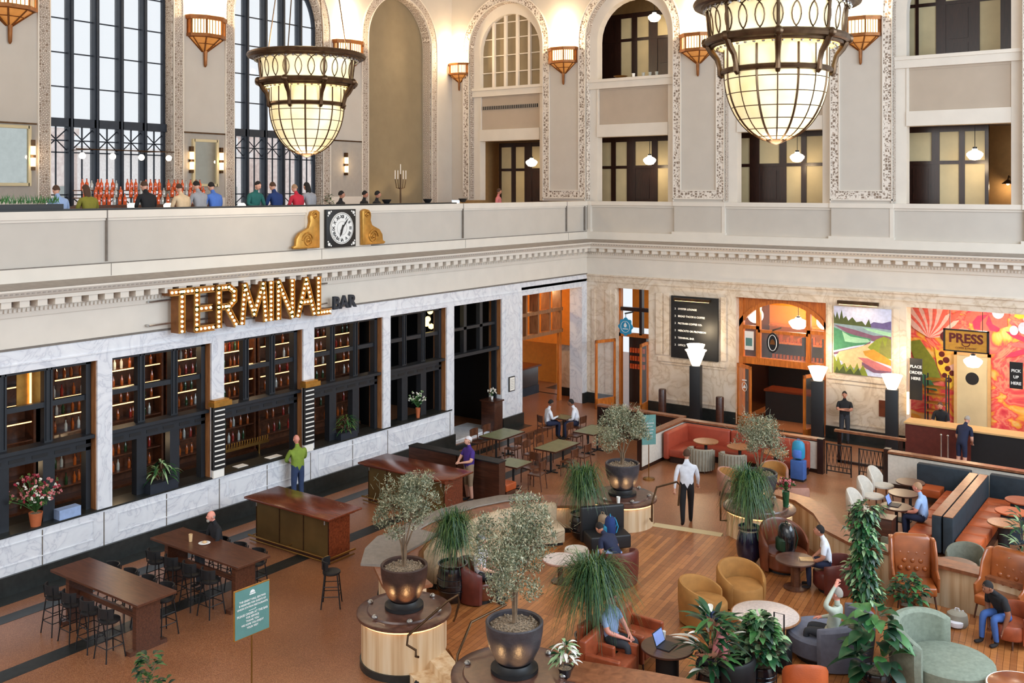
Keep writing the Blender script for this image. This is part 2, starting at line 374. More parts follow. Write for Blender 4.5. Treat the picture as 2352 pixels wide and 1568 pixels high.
m = MB('black_stone', TL); m.box(-34, -8.71, 0, .07, 0, .42); m.box(-5.94, -4.64, 0, .07, 0, .42); m.box(-.38, .02, 0, .07, 0, .42); struct(m.build('baseboard_left'))
m = MB('black_stone', TL); m.box(-34, -8.85, -.58, .03, 1.25, 1.29)
struct(m.build('trim_4'))
m = MB('wood_brown', TL)
for a, b in LOP + [(-8.71, -5.94)]: m.box(b - .02, b, -.58, -.06, 1.29, 4.79)
struct(m.build('trim_5'))
# frieze, cornice, parapet on both walls
def cornice(T, u0, u1, nm, mt, mt2):
    m = MB(mt, T); m.box(u0, u1, -.6, 0, 5.3, 6.05)
    pr = [(0, 6.0), (.05, 6.0), (.07, 6.1), (.1, 6.22), (.1, 6.38), (.42, 6.39), (.42, 6.47), (.47, 6.5), (.56, 6.6), (.56, 6.64), (.05, 6.74), (-.5, 6.74), (-.5, 6.0)]
    n = len(pr); m.add([(u, w, z) for u in (u0, u1) for w, z in pr], [tuple(range(n)), tuple(range(n, 2 * n))[::-1]] + [(i, (i + 1) % n, n + (i + 1) % n, n + i) for i in range(n)])
    k = u0
    while k < u1: m.box(k, k + .22, .1, .38, 6.25, 6.385); k += .4
    k = u0
    while k < u1: m.box(k, k + .055, .07, .12, 6.12, 6.2); k += .1
    struct(m.build('trim_' + nm, flat=True))
    m = MB('ledge', T); m.quad((u0, .555, 6.648), (u1, .555, 6.648), (u1, .05, 6.748), (u0, .05, 6.748))
    k = u0
    while k < u1: m.box(k, k + .06, .515, .53, 6.54, 6.585); k += .12
    if T is TL: m.box(u0, u1, .1, .104, 6.24, 6.385)
    struct(m.build('trim_' + nm + '1', flat=True))
cornice(TL, -34, 0, '6', 'plaster_trim', 0); cornice(TRW, 0, 24, '7', 'plaster_trim', 0)
m = MB('plaster_trim', TL); m.box(-34, -.0, -.3, .05, 6.7, 7.06); m.box(-34, 0, -.3, .04, 8.12, 8.3); m.box(-34, 0, -.3, .0, 8.06, 8.13)
m.box(-15.02 - .45, -13.0 + .15, -.3, .06, 7.06, 8.3)
m.use('plaster'); m.box(-34, 0, -.3, -.03, 7.06, 8.1)
struct(m.build('wall_balcony'))
m = MB('joint', TL)
for px in (243, 730, 1062, 1300): u = onx(px, 520).y; m.box(u, u + .03, -.04, .045, 7.1, 8.3); m.box(u + .1, u + .115, .04, .054, 6.76, 7.05)
m.box(-34, 0, -.03, .052, 7.045, 7.065); m.box(-.22, -.18, -.03, .045, 7.1, 8.1)
struct(m.build('trim_8'))
m = MB('black', TL); m.box(-34, -8.5, -.5, -.05, 8.3, 8.34); struct(m.build('trim_9'))
# ---- right wall, ground storey
ops = [(1.32, 2.86, 0, 4.79, False), (6.53, 9.92, 0, 4.75, False), (12.66, 18.5, 0, 4.8, False)]
m = MB('marble_warm', TRW); wall(m, 0, 24, 0, 5.3, ops, 0, -.6)
for a, b in ((0, 24),): m.box(a, b, 0, .04, 5.0, 5.04); m.box(a, b, 0, .06, 5.24, 5.3)
for a, b, z0, z1 in ((3.2, 3.45, 2.3, 4.7), (3.55, 3.8, 2.3, 4.7), (5.95, 6.15, 2.3, 4.7), (10.0, 10.15, 2.3, 4.7), (12.25, 12.45, 2.3, 4.7), (3.3, 6.1, 2.05, 2.2), (10.0, 12.4, 2.1, 2.25), (.25, .4, .5, 4.7), (.9, 1.15, .5, 4.7)): m.box(a, b, 0, .05, z0, z1)
for a, b in ((3.35, 4.8), (4.9, 6.1), (10.2, 12.2)): m.box(a, b, 0, .025, .55, .6); m.box(a, b, 0, .025, 1.95, 2.0)
struct(m.build('wall_right'))
m = MB('black_stone', TRW)
for a, b in ((0, 1.32), (2.86, 6.53), (9.92, 12.66)): m.box(a, b, 0, .07, 0, .42)
struct(m.build('baseboard_right'))
# parapet of right wall with pedestals
m = MB('plaster_trim', TRW); m.box(0, 24, -.3, .08, 6.72, 7.05); m.box(0, 24, -.3, .0, 8.14, 8.3); m.box(0, 24, -.3, -.08, 8.06, 8.15)
PED = [(-.3, .18), (3.93, 6.09), (10.06, 12.24), (16.2, 18.4)]
for a, b in PED: m.box(a, b, -.3, .04, 8.14, 8.3); m.box(a - .03, b + .03, -.3, .07, 7.05, 7.14)
m.use('plaster'); m.box(0, 24, -.3, -.12, 7.05, 8.1)
for a, b in PED: m.box(a + .05, b - .12, -.3, .0, 7.05, 8.14)
m.use('plaster_trim')
for a, b in PED: m.box(b - .12, b, -.3, .02, 7.05, 8.14)
struct(m.build('wall_right_parapet'))
# ---- upper right wall with arches
CX = [-4.18, 1.94, 8.08, 14.21]; RO = 2.0; ZS = 15.0
m = MB('plaster', TRW); wall(m, -7.2, 24, 8.3, 19, [(c - RO, c + RO, 8.3, ZS, True) for c in CX], 0, -.32)
struct(m.build('wall_right_upper'))
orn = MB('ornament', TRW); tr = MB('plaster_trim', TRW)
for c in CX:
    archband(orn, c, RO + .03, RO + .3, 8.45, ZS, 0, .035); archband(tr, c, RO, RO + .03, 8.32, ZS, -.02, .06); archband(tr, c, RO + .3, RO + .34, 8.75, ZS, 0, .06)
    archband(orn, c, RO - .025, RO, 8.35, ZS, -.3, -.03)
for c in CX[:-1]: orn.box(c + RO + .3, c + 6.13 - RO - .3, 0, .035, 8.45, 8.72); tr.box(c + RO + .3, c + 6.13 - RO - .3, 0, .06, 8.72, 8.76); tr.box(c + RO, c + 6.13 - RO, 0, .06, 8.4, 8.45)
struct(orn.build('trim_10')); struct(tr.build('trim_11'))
RI = 1.62
for i, c in enumerate(CX):
    m = MB('plaster_trim', TRW)
    wall(m, c - RO, c + RO, 8.3, 17.05, [(c - RI, c + RI, 8.3, 10.95, False)], -.3, -.7) if 0 else None
    m.box(c - RO, c - RI, -.7, -.3, 8.3, 14.9); m.box(c + RI, c + RO, -.7, -.3, 8.3, 14.9)
    m.box(c - RI, c + RI, -.75, -.25, 10.95, 11.45); m.box(c - RO, c + RO, -.75, -.18, 12.93, 13.3); m.box(c - RO, c + RO, -.7, -.12, 13.2, 13.32)
    m.box(c - RI, c - RI + .08, -.6, -.27, 11.45, 12.93)
    for k in range(16):
        t0 = PI * k / 16; t1 = PI * (k + 1) / 16; zs = 14.9
        P = lambda r, t: (c + r * math.cos(t), zs + r * math.sin(t))
        m.prism([P(RI, t0), P(RI + .75, t0), P(RI + .75, t1), P(RI, t1)], -.7, -.3, 'y')
    m.use('plaster_tan'); m.box(c - RI + .06, c + RI, -.7, -.34, 11.45, 12.93)
    struct(m.build('trim_%d' % (12 + i)))
# arch 1: pale mullioned window with green-grey glass, air grille below
c = CX[0]; m = MB('plaster_trim', TRW)
for k in range(1, 5): u = c - RI + k * 2 * RI / 5; m.box(u - .06, u + .06, -.62, -.42, 13.3, 16.5)
for z in (14.0, 14.75, 15.5, 16.2): m.box(c - RI, c + RI, -.58, -.48, z - .02, z + .02)
wn = struct(m.build('window_1')); m = MB('niche', TRW); m.box(c - RI, c + RI, -.57, -.55, 13.3, 16.6); m.build('window_pane', wn)
m = MB('black', TRW); m.box(c - 1.5, c + 1.5, -.34, -.3, 12.35, 12.5)
m.use('ledge')
for k in range(30): m.box(c - 1.48 + k * .1, c - 1.44 + k * .1, -.3, -.29, 12.35, 12.5)
tag(m.build('air_grille'), 'long dark slotted air grille in the tan panel below the arched mullioned window', 'air grille')
# corridors behind the arches
m = MB('tan_wall'); m.box(-7.2, 24, 3.6, 3.7, 7.2, 18); m.box(-7.3, -7.2, .7, 3.6, 7.2, 18); struct(m.build('wall_corridor'))
m = MB('plaster'); m.box(-9, 29, -36.5, 4, 19, 19.2); struct(m.build('ceiling_hall'))
m = MB('plaster_tan'); m.box(-7.2, 24, .32, 3.6, 12.85, 12.98); m.box(-7.2, 24, .32, 3.6, 11.05, 11.15); m.box(-7.2, 24, .32, 3.6, 18, 18.1); struct(m.build('ceiling'))
m = MB('wood_brown'); m.box(-7.2, 24, .3, 3.6, 7.2, 7.3); struct(m.build('floor_corridor'))
def partition(y, z0, z1, items, nm):       # items: (kind, px0, px1) measured on the plane of the partition
    fr = MB('mahogany'); gl = MB('frost'); zm = z0 + (z1 - z0) * .64; X = lambda px: ony(px, 400, y).x
    a, b = X(items[0][1]) - .12, X(items[-1][2]) + .12
    fr.box(a, b, y, y + .1, z1 - .2, z1); fr.box(a, b, y, y + .1, z0, z0 + .15); fr.box(a, b, y - .02, y + .1, zm, zm + .12); prev = a
    for t, p0, p1 in items:
        x0, x1 = X(p0), X(p1); fr.box(prev, x0, y - .01, y + .11, z0, z1); prev = x1
        if t == 'p': gl.box(x0, x1, y + .04, y + .06, z0 + .15, z1 - .2)
        if t == 'd': gl.box(x0, x1, y + .04, y + .06, zm + .12, z1 - .2); fr.box(x0, x1, y + .02, y + .09, z0, zm); fr.box(x0 + .12, x1 - .12, y - .01, y + .03, z0 + 1.1, zm - .15); fr.box(x0 + .12, x1 - .12, y - .01, y + .03, z0 + .2, z0 + .95)
        if t == 'b': fr.box(x0, x1, y + .02, y + .09, z0, z1)
    fr.box(prev, b, y - .01, y + .11, z0, z1)
    o = struct(fr.build(nm, flat=True)); gl.build('window_pane', o)
partition(2.4, 7.3, 10.95, [('p', 1151, 1175), ('p', 1184, 1205), ('d', 1221, 1252)], 'door_1')
partition(1.9, 7.3, 11.0, [('p', 1381, 1404), ('p', 1414, 1440), ('d', 1459, 1497), ('p', 1510, 1540)], 'door_2')
partition(1.9, 7.3, 11.0, [('p', 1698, 1722), ('d', 1744, 1790), ('p', 1806, 1840), ('p', 1852, 1890)], 'door_3')
partition(1.9, 7.3, 11.0, [('d', 2088, 2140), ('p', 2158, 2203), ('p', 2216, 2262)], 'door_4'); partition(1.9, 7.3, 11.0, [('b', 2345, 2420)], 'door_5')
partition(2.2, 12.98, 16.3, [('b', 1380, 1412), ('p', 1426, 1451), ('p', 1463, 1490), ('d', 1510, 1556)], 'door_6')
partition(2.2, 12.98, 16.6, [('p', 2088, 2103), ('p', 2110, 2150), ('d', 2172, 2232), ('p', 2250, 2298), ('b', 2325, 2380)], 'door_7')
# ---- balcony floor and upper left wall
m = MB('wood_brown'); m.box(-9, -.3, -34, .0, 7.0, 7.3); struct(m.build('floor_balcony'))
UOP = [(-25.9, -21.6), (-19.06, -14.77), (-12.26, -7.98), (-5.45, -1.45)]
m = MB('plaster', TU); wall(m, -34, 0, 7.3, 19, [(a, b, 7.9, 15.0, True) for a, b in UOP[1:3]] + [(-5.45, -1.45, 7.9, 15.0, True)], 0, -.5)
struct(m.build('wall_upper_left'))
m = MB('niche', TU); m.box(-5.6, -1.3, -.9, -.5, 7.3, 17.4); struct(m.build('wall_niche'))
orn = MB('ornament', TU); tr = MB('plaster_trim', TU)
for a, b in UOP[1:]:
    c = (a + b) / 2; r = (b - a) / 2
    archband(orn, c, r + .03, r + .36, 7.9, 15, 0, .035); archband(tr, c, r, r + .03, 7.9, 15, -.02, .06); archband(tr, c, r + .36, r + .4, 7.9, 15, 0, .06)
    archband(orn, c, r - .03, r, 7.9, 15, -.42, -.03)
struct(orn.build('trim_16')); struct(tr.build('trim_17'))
m = MB('wainscot', TU)
WP = [(-34, -19.5), (-14.38, -12.68), (-7.56, -5.87)]
for a, b in WP: m.box(a, b, 0, .03, 7.9, 10.7)
m.use('bronze')
for a, b in WP: m.box(a, b, 0, .07, 10.7, 10.75)
m.use('plaster_trim')
for a, b in WP: m.box(a, b, .0, .06, 7.9, 8.5)
struct(m.build('trim_18'))
def tall_window(a, b, nm):
    c = (a + b) / 2; r = (b - a) / 2; m = MB('iron', TU)
    hz = lambda u: 15 + math.sqrt(max(0, r * r - (u - c) ** 2))
    archband(m, c, r - .14, r, 7.9, 15, -.5, -.38)
    for k in range(1, 5):
        u = a + k * (b - a) / 5; m.box(u - .085, u + .085, -.56, -.3, 7.9, hz(u)); m.box(u - .03, u + .03, -.3, -.26, 7.9, hz(u))
    for k in range(1, 7):
        z = 10.9 + k * 1.05; s = math.sqrt(max(0, r * r - max(0, z - 15) ** 2)) if z < 17 else 0
        if s: m.box(c - s, c + s, -.46, -.42, z - .02, z + .02)
    m.box(a, b, -.56, -.3, 10.72, 10.98)
    for z in (10.3, 9.93, 8.62): m.box(a, b, -.46, -.42, z - .02, z + .02)
    for k in range(5):
        u0 = a + k * (b - a) / 5; u1 = u0 + (b - a) / 5; uc = (u0 + u1) / 2; m.box(uc - .02, uc + .02, -.46, -.42, 7.9, 10.72)
        for z0, z1 in ((9.93, 10.72), (7.95, 8.62)):
            for p, q in (((u0, -.44, z0), (u1, -.44, z1)), ((u0, -.44, z1), (u1, -.44, z0))): m.tube([p, q], .02, 4)
    o = struct(m.build(nm, flat=True)); g = MB('glass_clear', TU); g.box(a, b, -.46, -.455, 7.9, 17.1); g.build('window_pane', o)
tall_window(-19.06, -14.77, 'window_2'); tall_window(-12.26, -7.98, 'window_3')
# buildings across the street seen through the tall windows
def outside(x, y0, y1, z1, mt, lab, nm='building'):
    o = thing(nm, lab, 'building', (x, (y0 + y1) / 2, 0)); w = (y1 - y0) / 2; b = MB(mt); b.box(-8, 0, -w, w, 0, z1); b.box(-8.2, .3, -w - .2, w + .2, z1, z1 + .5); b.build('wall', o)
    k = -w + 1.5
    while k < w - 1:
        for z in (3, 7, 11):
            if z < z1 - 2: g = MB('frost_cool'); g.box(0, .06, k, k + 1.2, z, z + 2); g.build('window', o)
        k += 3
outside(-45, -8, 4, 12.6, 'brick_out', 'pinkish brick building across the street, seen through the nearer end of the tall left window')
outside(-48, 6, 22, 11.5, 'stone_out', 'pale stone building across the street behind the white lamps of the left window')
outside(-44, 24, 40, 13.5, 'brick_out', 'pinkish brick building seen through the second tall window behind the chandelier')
# ---- frames in the ground-storey openings of the left wall
def shopfront(a, b, nm, low='posts'):
    m = MB('charcoal', TL); w = b - a
    m.box(a, a + .1, -.42, -.22, 1.29, 4.79); m.box(b - .16, b - .04, -.42, -.22, 1.29, 4.79); m.box(a, b, -.42, -.22, 4.7, 4.79)
    for k in (1, 2):
        u = a + w * k / 3; m.box(u - .1, u + .1, -.42, -.25, 3.05, 4.75)
        for d in (-.055, .055): m.box(u + d - .015, u + d + .015, -.25, -.22, 3.1, 4.75)
        if low == 'posts': m.box(u - .14, u + .14, -.44, -.24, 1.29, 3.0)
    m.box(a, b - .04, -.4, -.26, 3.86, 3.98); m.box(a, b - .04, -.45, -.05, 2.98, 3.06); m.box(a, b - .04, -.42, -.22, 2.68, 2.98)
    m.use('black')
    for k in range(6): m.box(a + .12 + k * w / 6, a - .04 + (k + 1) * w / 6, -.22, -.21, 2.76, 2.84)
    return struct(m.build(nm, flat=True))
for i, (a, b) in enumerate(LOP): shopfront(a, b, 'window_%d' % (4 + i), 'open' if i == 2 else 'posts')
m = MB('charcoal', TL); a, b = -8.71, -5.94
for k in (1, 2): u = a + (b - a) * k / 3; m.box(u - .08, u + .08, -.42, -.25, 3.05, 4.75)
m.box(a, b, -.42, -.25, 3.86, 3.96); m.box(a, b, -.45, -.1, 2.95, 3.06); m.box(a, a + .08, -.42, -.22, 0, 4.79); m.box(b - .1, b - .03, -.42, -.22, 0, 4.79)
struct(m.build('door_9', flat=True))
# bar room behind
m = MB('black'); m.box(-6.3, -6.2, -26, -4.7, 0, 5.2); m.box(-6.2, -.6, -26, -4.7, 5.0, 5.1); m.box(-6.2, -.6, -26, -25.9, 0, 5); m.box(-6.2, -.6, -5.1, -4.98, 0, 5)
m.box(-6.2, -2, -10.7, -10.6, 0, 5)
struct(m.build('wall_bar'))
m = MB('black_stone'); m.box(-6.2, -.6, -26, -9, 0, .02); m.use('marble'); m.box(-1.6, -.1, -8.7, -5.95, 0, .06); m.box(-.6, -.2, -8.7, -5.95, .06, .1); struct(m.build('floor_bar'))
# passage with timber lattice (last opening of the left wall)
m = MB('orange_wall'); m.box(-9, -3.2, 2.6, 2.7, 0, 5); m.box(-9, 0, .3, .4, 2.2, 5); m.box(-9, 0, -4.7, -.0, 5.0, 5.1)
struct(m.build('wall_passage'))
m = MB('marble_warm'); m.box(-1.8, -.6, .55, .7, .35, 2.75); m.use('black_stone'); m.box(-1.8, -.6, .5, .55, 0, .35); m.box(-9, -1.8, .5, .55, 0, .02)
struct(m.build('wall_passage_marble'))
t = thing('timber_lattice', 'tall orange-brown timber lattice screen high in the passage at the corner', 'screen', (-1.1, -2.5, 0))
m = MB('wood_orange', lambda x, y, z: (x, y, z))
for z in (2.85, 3.75): b_ = MB('wood_brown'); b_.box(-.1, .12, -2.2, 2.2, z, z + .14); b_.build('rail', t)
for k in range(6): b_ = MB('wood_brown'); b_.box(-.32, .1, -2.15 + k * .84, -2.05 + k * .84, 2.85, 4.9); b_.build('fin', t)
b_ = MB('wood_orange'); b_.box(-.05, .05, 2.0, 2.2, 0, 2.85); b_.build('post', t)
t = thing('reception_desk', 'dark panelled desk standing inside the corner passage', 'desk', (-3.6, -1.2, 0))
b_ = MB('mahogany'); b_.box(-.9, .9, -1.6, 1.6, 0, 1.15); b_.build('body', t, .02); b_ = MB('wood_red'); b_.box(-1, 1, -1.7, 1.7, 1.15, 1.22); b_.build('top', t); b_ = MB('iron'); b_.box(.9, .93, -1.6, 1.6, 0, .35); b_.build('kick_plate', t)
point_light('passage_lamp', (-2.2, -1.6, 4.4), 90, (1, .65, .3)); point_light('bar_fill', (-1.5, -23.5, 2.3), 14); point_light('bar_fill', (-1.3, -20.6, 2.2), 14); point_light('bar_fill', (-2, -16, 4.5), 30)
point_light('bar_fill', (-2, -20, 4.5), 30); point_light('bar_fill', (-2, -10.5, 4), 8)  # bar points are unseen fill, added to brighten the dark bar room
# warm corridor lamps (inside the glass pendants below)
# ================================================================ FIXTURES ON THE WALLS
# ---- chandeliers
def chandelier(loc, label):
    t = thing('chandelier', label, 'chandelier', loc, 0, 'great bowl chandeliers')
    # local z = 0 at the tip
    g = MB('art_glass'); prof = [(.04, .02)]
    for k in range(1, 15): a = k / 14 * PI / 2; prof.append((.93 * math.sin(a) ** .92, .02 + 1.26 * (1 - math.cos(a)) ** .95))
    prof += [(.93, 1.72)]
    g.lathe(prof, n=48); g.build('bowl', t)
    g = MB('art_glass'); g.lathe([(1.16, 1.88), (1.19, 2.3), (1.23, 2.47), (1.0, 2.47), (.9, 1.75), (1.12, 1.75)], n=48); g.build('upper_band', t)
    m = MB('bronze')
    rr = lambda R, z, r: m.tube([(R * math.cos(2 * PI * k / 48), R * math.sin(2 * PI * k / 48), z) for k in range(48)], r, 8, loop=True)
    rr(.95, 1.3, .055); m.build('lower_ring', t)
    m = MB('bronze'); rr(1.23, 1.86, .075); rr(1.14, 1.79, .05); m.build('middle_ring', t)
    m = MB('bronze'); rr(1.44, 2.55, .07); rr(1.3, 2.5, .06); m.lathe([(1.22, 2.48), (1.4, 2.5), (1.46, 2.58), (1.36, 2.62), (1.2, 2.55)], n=48); m.build('rim', t)
    m = MB('bronze')                      # lead lines
    for j in range(16):
        a = 2 * PI * j / 16; m.tube([((r + .006) * math.cos(a), (r + .006) * math.sin(a), z) for r, z in prof], .022 if j % 2 == 0 else .012, 4)
    for q in (3, 5, 7, 9, 11, 13): R, z = prof[q]; m.tube([((R + .004) * math.cos(2 * PI * k / 48), (R + .004) * math.sin(2 * PI * k / 48), z) for k in range(48)], .008, 4, loop=True)
    for j in range(24):                  # overlapping ovals of the upper band
        a0 = 2 * PI * j / 24
        m.tube([((1.185 + .03 * math.sin(b)) * math.cos(a0 + .2 * math.cos(b)) * 1.01, (1.185 + .03 * math.sin(b)) * math.sin(a0 + .2 * math.cos(b)) * 1.01, 2.17 + .29 * math.sin(b)) for b in [2 * PI * i / 20 for i in range(20)]], .012, 4, loop=True)
    m.build('lead_lines', t)
    for j in range(8):
        a = 2 * PI * (j + .5) / 8; m = MB('bronze')
        P = [(1.24, 1.84), (1.16, 1.68), (1.06, 1.55), (1.02, 1.4), (1.0, 1.26), (.96, 1.2)]
        m.tube([(r * math.cos(a), r * math.sin(a), z) for r, z in P], [.07, .06, .05, .045, .06, .04], 8); m.tube([(1.2 * math.cos(a), 1.2 * math.sin(a), 1.9), (1.25 * math.cos(a), 1.25 * math.sin(a), 2.47)], .03, 6)
        m.ball((1.27 * math.cos(a), 1.27 * math.sin(a), 1.86), .09, 8, 6)
        m.build('bracket', t)
    scatter('bead', MB('steel').ball((0, 0, 0), .035, 6, 4), [(1.3 * math.cos(2 * PI * j / 44), 1.3 * math.sin(2 * PI * j / 44), 2.43) for j in range(44)] + [(1.06 * math.cos(2 * PI * j / 40), 1.06 * math.sin(2 * PI * j / 40), 1.74) for j in range(40)], t)
    m = MB('bronze'); m.lathe([(.02, -.05), (.1, -.02), (.2, .03), (.22, .07), (.1, .1)], n=20); m.build('finial', t)
    for j in range(4):
        a = 2 * PI * j / 4 + .4; m = MB('bronze'); m.tube([(1.1 * math.cos(a), 1.1 * math.sin(a), 2.6), (.3 * math.cos(a), .3 * math.sin(a), 7.8)], .015, 5)
        for f_ in (.3, .34): r = 1.1 - .8 * f_; m.tube([((r) * math.cos(a) + .07, (r) * math.sin(a), 2.6 + 5.2 * f_), ((r - .08) * math.cos(a) + .07, (r - .08) * math.sin(a), 2.6 + 5.2 * f_ + .5)], .035, 6)
        m.build('suspension_rod', t)
    point_light('chandelier_lamp', (loc[0], loc[1], loc[2] + 2.9), 300, (1, .8, .52), .5)
    point_light('chandelier_lamp', (loc[0], loc[1], loc[2] - .4), 90, (1, .82, .58), .4)
chandelier((2.25, -17.5, 9.66), 'bowl chandelier hanging in front of the tall windows on the left')
chandelier((14.73, -17.5, 9.66), 'larger, nearer bowl chandelier hanging at the upper right of the hall')
# ---- half-octagonal bronze uplights
def uplight(T, u, z, label, s=1.0, w=.75):
    o = thing('wall_uplight', label, 'wall lamp', T(u, 0, z), 0, 'bronze wall uplights'); L = T(u, 0, z)
    def Q(x, y, zz): p = T(u + x * s, y * s, z + zz * s); return (p[0] - L[0], p[1] - L[1], p[2] - L[2])
    oct_ = lambda r: [(-r, 0), (-r, .35 * r), (-.45 * r, .8 * r), (.45 * r, .8 * r), (r, .35 * r), (r, 0)]
    def band(mb, r0, z0, r1, z1): mb.loft([[(x, y, z0) for x, y in oct_(r0)], [(x, y, z1) for x, y in oct_(r1)]], cap=True)
    m = MB('lit_warm', Q); band(m, w * .86, .05, w * .86, .55); m.build('glass_band', o)
    m = MB('copper', Q); band(m, w, .52, w * 1.03, .66); band(m, w * .97, -.06, w * .97, .05)
    for x, y in oct_(w * .92): m.box(x - .025, x + .025, y - .025, y + .025, 0, .55)
    P = oct_(w * .9)
    for a, b in zip(P[:-1], P[1:]):
        for k in (1, 2, 3, 4): x = a[0] + (b[0] - a[0]) * k / 5; y = a[1] + (b[1] - a[1]) * k / 5; m.box(x - .01, x + .01, y - .01, y + .01, .05, .55)
    m.build('frame', o)
    m = MB('amber', Q); band(m, .06, -.5, w * .8, -.08); m.build('amber_cone', o)
    m = MB('copper', Q)
    for x, y in oct_(1): m.tube([(x * .08, y * .08, -.52), (x * w * .86, y * w * .86, -.04)], .028, 4)
    m.tube([(-w * .5, w * .27, -.27), (-.23 * w, w * .42, -.27), (.23 * w, w * .42, -.27), (w * .5, w * .27, -.27)], .015, 4)
    m.tube([(0, .07, -.5), (0, .07, -.98), (0, .06, -1.05)], [.07, .055, .02], 8)
    m.build('arm', o)
    p = T(u, .5, z + .95 * s); point_light('uplight_lamp', p, 190 * s, (1, .74, .44), .12)
    p = T(u, .35, z + 1.9 * s); point_light('uplight_lamp', p, 90 * s, (1, .76, .46), .2)
uplight(TU, -20.3, 14.05, 'bronze uplight at the far left edge above the framed mirror')
uplight(TU, -13.52, 14.05, 'bronze uplight on the pier between the two tall windows')
uplight(TU, -6.7, 14.05, 'bronze uplight on the pier partly behind the left chandelier')
uplight(TRW, -6.85 + .12, 14.0, 'small bronze uplight beside the corner between the niche and the first arch', .72)
uplight(TRW, -1.12, 14.12, 'bronze uplight on the pier between the first and second arches', .9)
uplight(TRW, 5.01, 14.12, 'bronze uplight just left of the large chandelier', .95)
uplight(TRW, 11.15, 14.12, 'bronze uplight just right of the large chandelier', .95)
# ---- tube sconces and mirrors of the balcony
def tube_sconce(u, z, label):
    p = TU(u, 0, z); o = thing('tube_sconce', label, 'wall lamp', p, 0, 'slim tube sconces')
    m = MB('lit_warm'); m.tube([(.12, 0, -.28), (.12, 0, -.03)], .075, 8); m.tube([(.12, 0, .06), (.12, 0, .31)], .075, 8); m.build('glass_tube', o)
    m = MB('bronze'); m.box(.03, .15, -.07, .07, -.03, .06); m.box(.03, .15, -.06, .06, -.4, -.3); m.box(.03, .15, -.06, .06, .33, .5); m.build('bracket', o)
    point_light('sconce_lamp', (p[0] + .35, p[1], p[2]), 5, (1, .7, .4), .05)
for px, lab in ((75, 'tube sconce right of the leftmost mirror'), (440, 'tube sconce left of the small framed mirror'), (508, 'tube sconce right of the small framed mirror'), (795, 'tube sconce on the pier beside the tall niche')):
    p = onx(px, 375, -7.1); tube_sconce(p.y, 9.75, lab)
def mirror(u0, u1, z0, z1, label):
    o = thing('wall_mirror', label, 'mirror', TU((u0 + u1) / 2, 0, z0)); w = (u1 - u0) / 2; h = z1 - z0
    m = MB('mirror'); m.box(.05, .07, -w, w, 0, h); m.build('glass', o)
    m = MB('frost')
    for a in ((-w - .06, -w + .03, -.06, h + .06), (w - .03, w + .06, -.06, h + .06), (-w, w, -.06, .03), (-w, w, h - .03, h + .06)): m.box(.03, .12, *a)
    m.build('frame', o)
mirror(-14.0, -13.05, 8.95, 10.45, 'small upright mirror in a copper frame between the tall windows'); mirror(-21.6, -19.75, 8.95, 10.6, 'wide mirror in a pale frame at the left edge of the balcony')
# ---- pendants in the corridors
def pendant(loc, label, drop=.7, r=.27, mt='lit_globe', group='schoolhouse pendants'):
    o = thing('pendant_lamp', label, 'pendant lamp', loc, 0, group)
    m = MB(mt); m.lathe([(.03, -.19 * r / .27), (.6 * r, -.16 * r / .27), (.95 * r, -.04), (r, .03), (.75 * r, .1), (.35 * r, .15), (.3 * r, .2)], n=20); m.build('glass_shade', o)
    m = MB('black'); m.tube([(0, 0, .18), (0, 0, .26)], .07, 8); m.tube([(0, 0, .2), (0, 0, drop)], .012, 5); m.build('stem', o)
    point_light('pendant_light', (loc[0], loc[1] - .2, loc[2] - .4), 30, (1, .74, .44), .2); return o
for px, py, Y, dr, lab in ((1221, 373, 1.5, .85, 'white glass pendant in the corridor behind the first arch'), (1492, 368, 1.2, .85, 'white glass pendant in the lower corridor behind the second arch'), (1831, 361, 1.2, .85, 'white glass pendant in the lower corridor under the large chandelier'),
        (2239, 355, 1.2, 1.0, 'white glass pendant in the lower corridor at the far right'), (1503, 40, 1.4, 1.4, 'white glass pendant high in the second arch')):
    p = ony(px, py, Y); pendant(tuple(p), lab, dr)
p = ony(2318, 420, 3.5); o = thing('gooseneck_lamp', 'small shaded wall lamp in the corridor at the far right', 'wall lamp', tuple(p)); m = MB('bronze'); m.lathe([(.03, .12), (.08, .08), (.2, -.02), (.19, -.03), (.02, .05)], (0, -.25, 0), 14); m.tube([(0, .08, .2), (0, -.1, .25), (0, -.25, .12)], .02, 6); m.build('shade', o); m = MB('lit_globe'); m.ball((0, -.25, -.02), .06, 8, 6); m.build('bulb', o); point_light('gooseneck_light', (p.x, p.y - .3, p.z - .15), 12)
# ---- clock with gilded scrolls on the balcony front
cl = thing('wall_clock', 'square black wall clock with white dial and Roman numerals on the balcony front', 'clock', (.07, -14.22, 7.64))
m = MB('black'); m.box(0, .1, -.6, .6, -.56, .56); m.build('case', cl, .01)
m = MB('white'); m.tube([(.1, 0, 0), (.125, 0, 0)], .47, 40)
for a in (-1, 1):
    for b in (-1, 1): m.tube([(.1, a * .5, b * .46), (.11, a * .5, b * .46)], .05, 10); m.tube([(.1, a * .42, b * .5), (.11, a * .42, b * .5)], .025, 8); m.tube([(.1, a * .54, b * .38), (.11, a * .54, b * .38)], .025, 8)
m.build('dial', cl)
m = MB('black'); m.tube([(.128, .44 * math.cos(2 * PI * k / 40), .44 * math.sin(2 * PI * k / 40)) for k in range(40)], .006, 4, loop=True)
m.tube([(.128, .2 * math.cos(2 * PI * k / 40), .2 * math.sin(2 * PI * k / 40)) for k in range(40)], .003, 4, loop=True); m.build('dial_rings', cl)
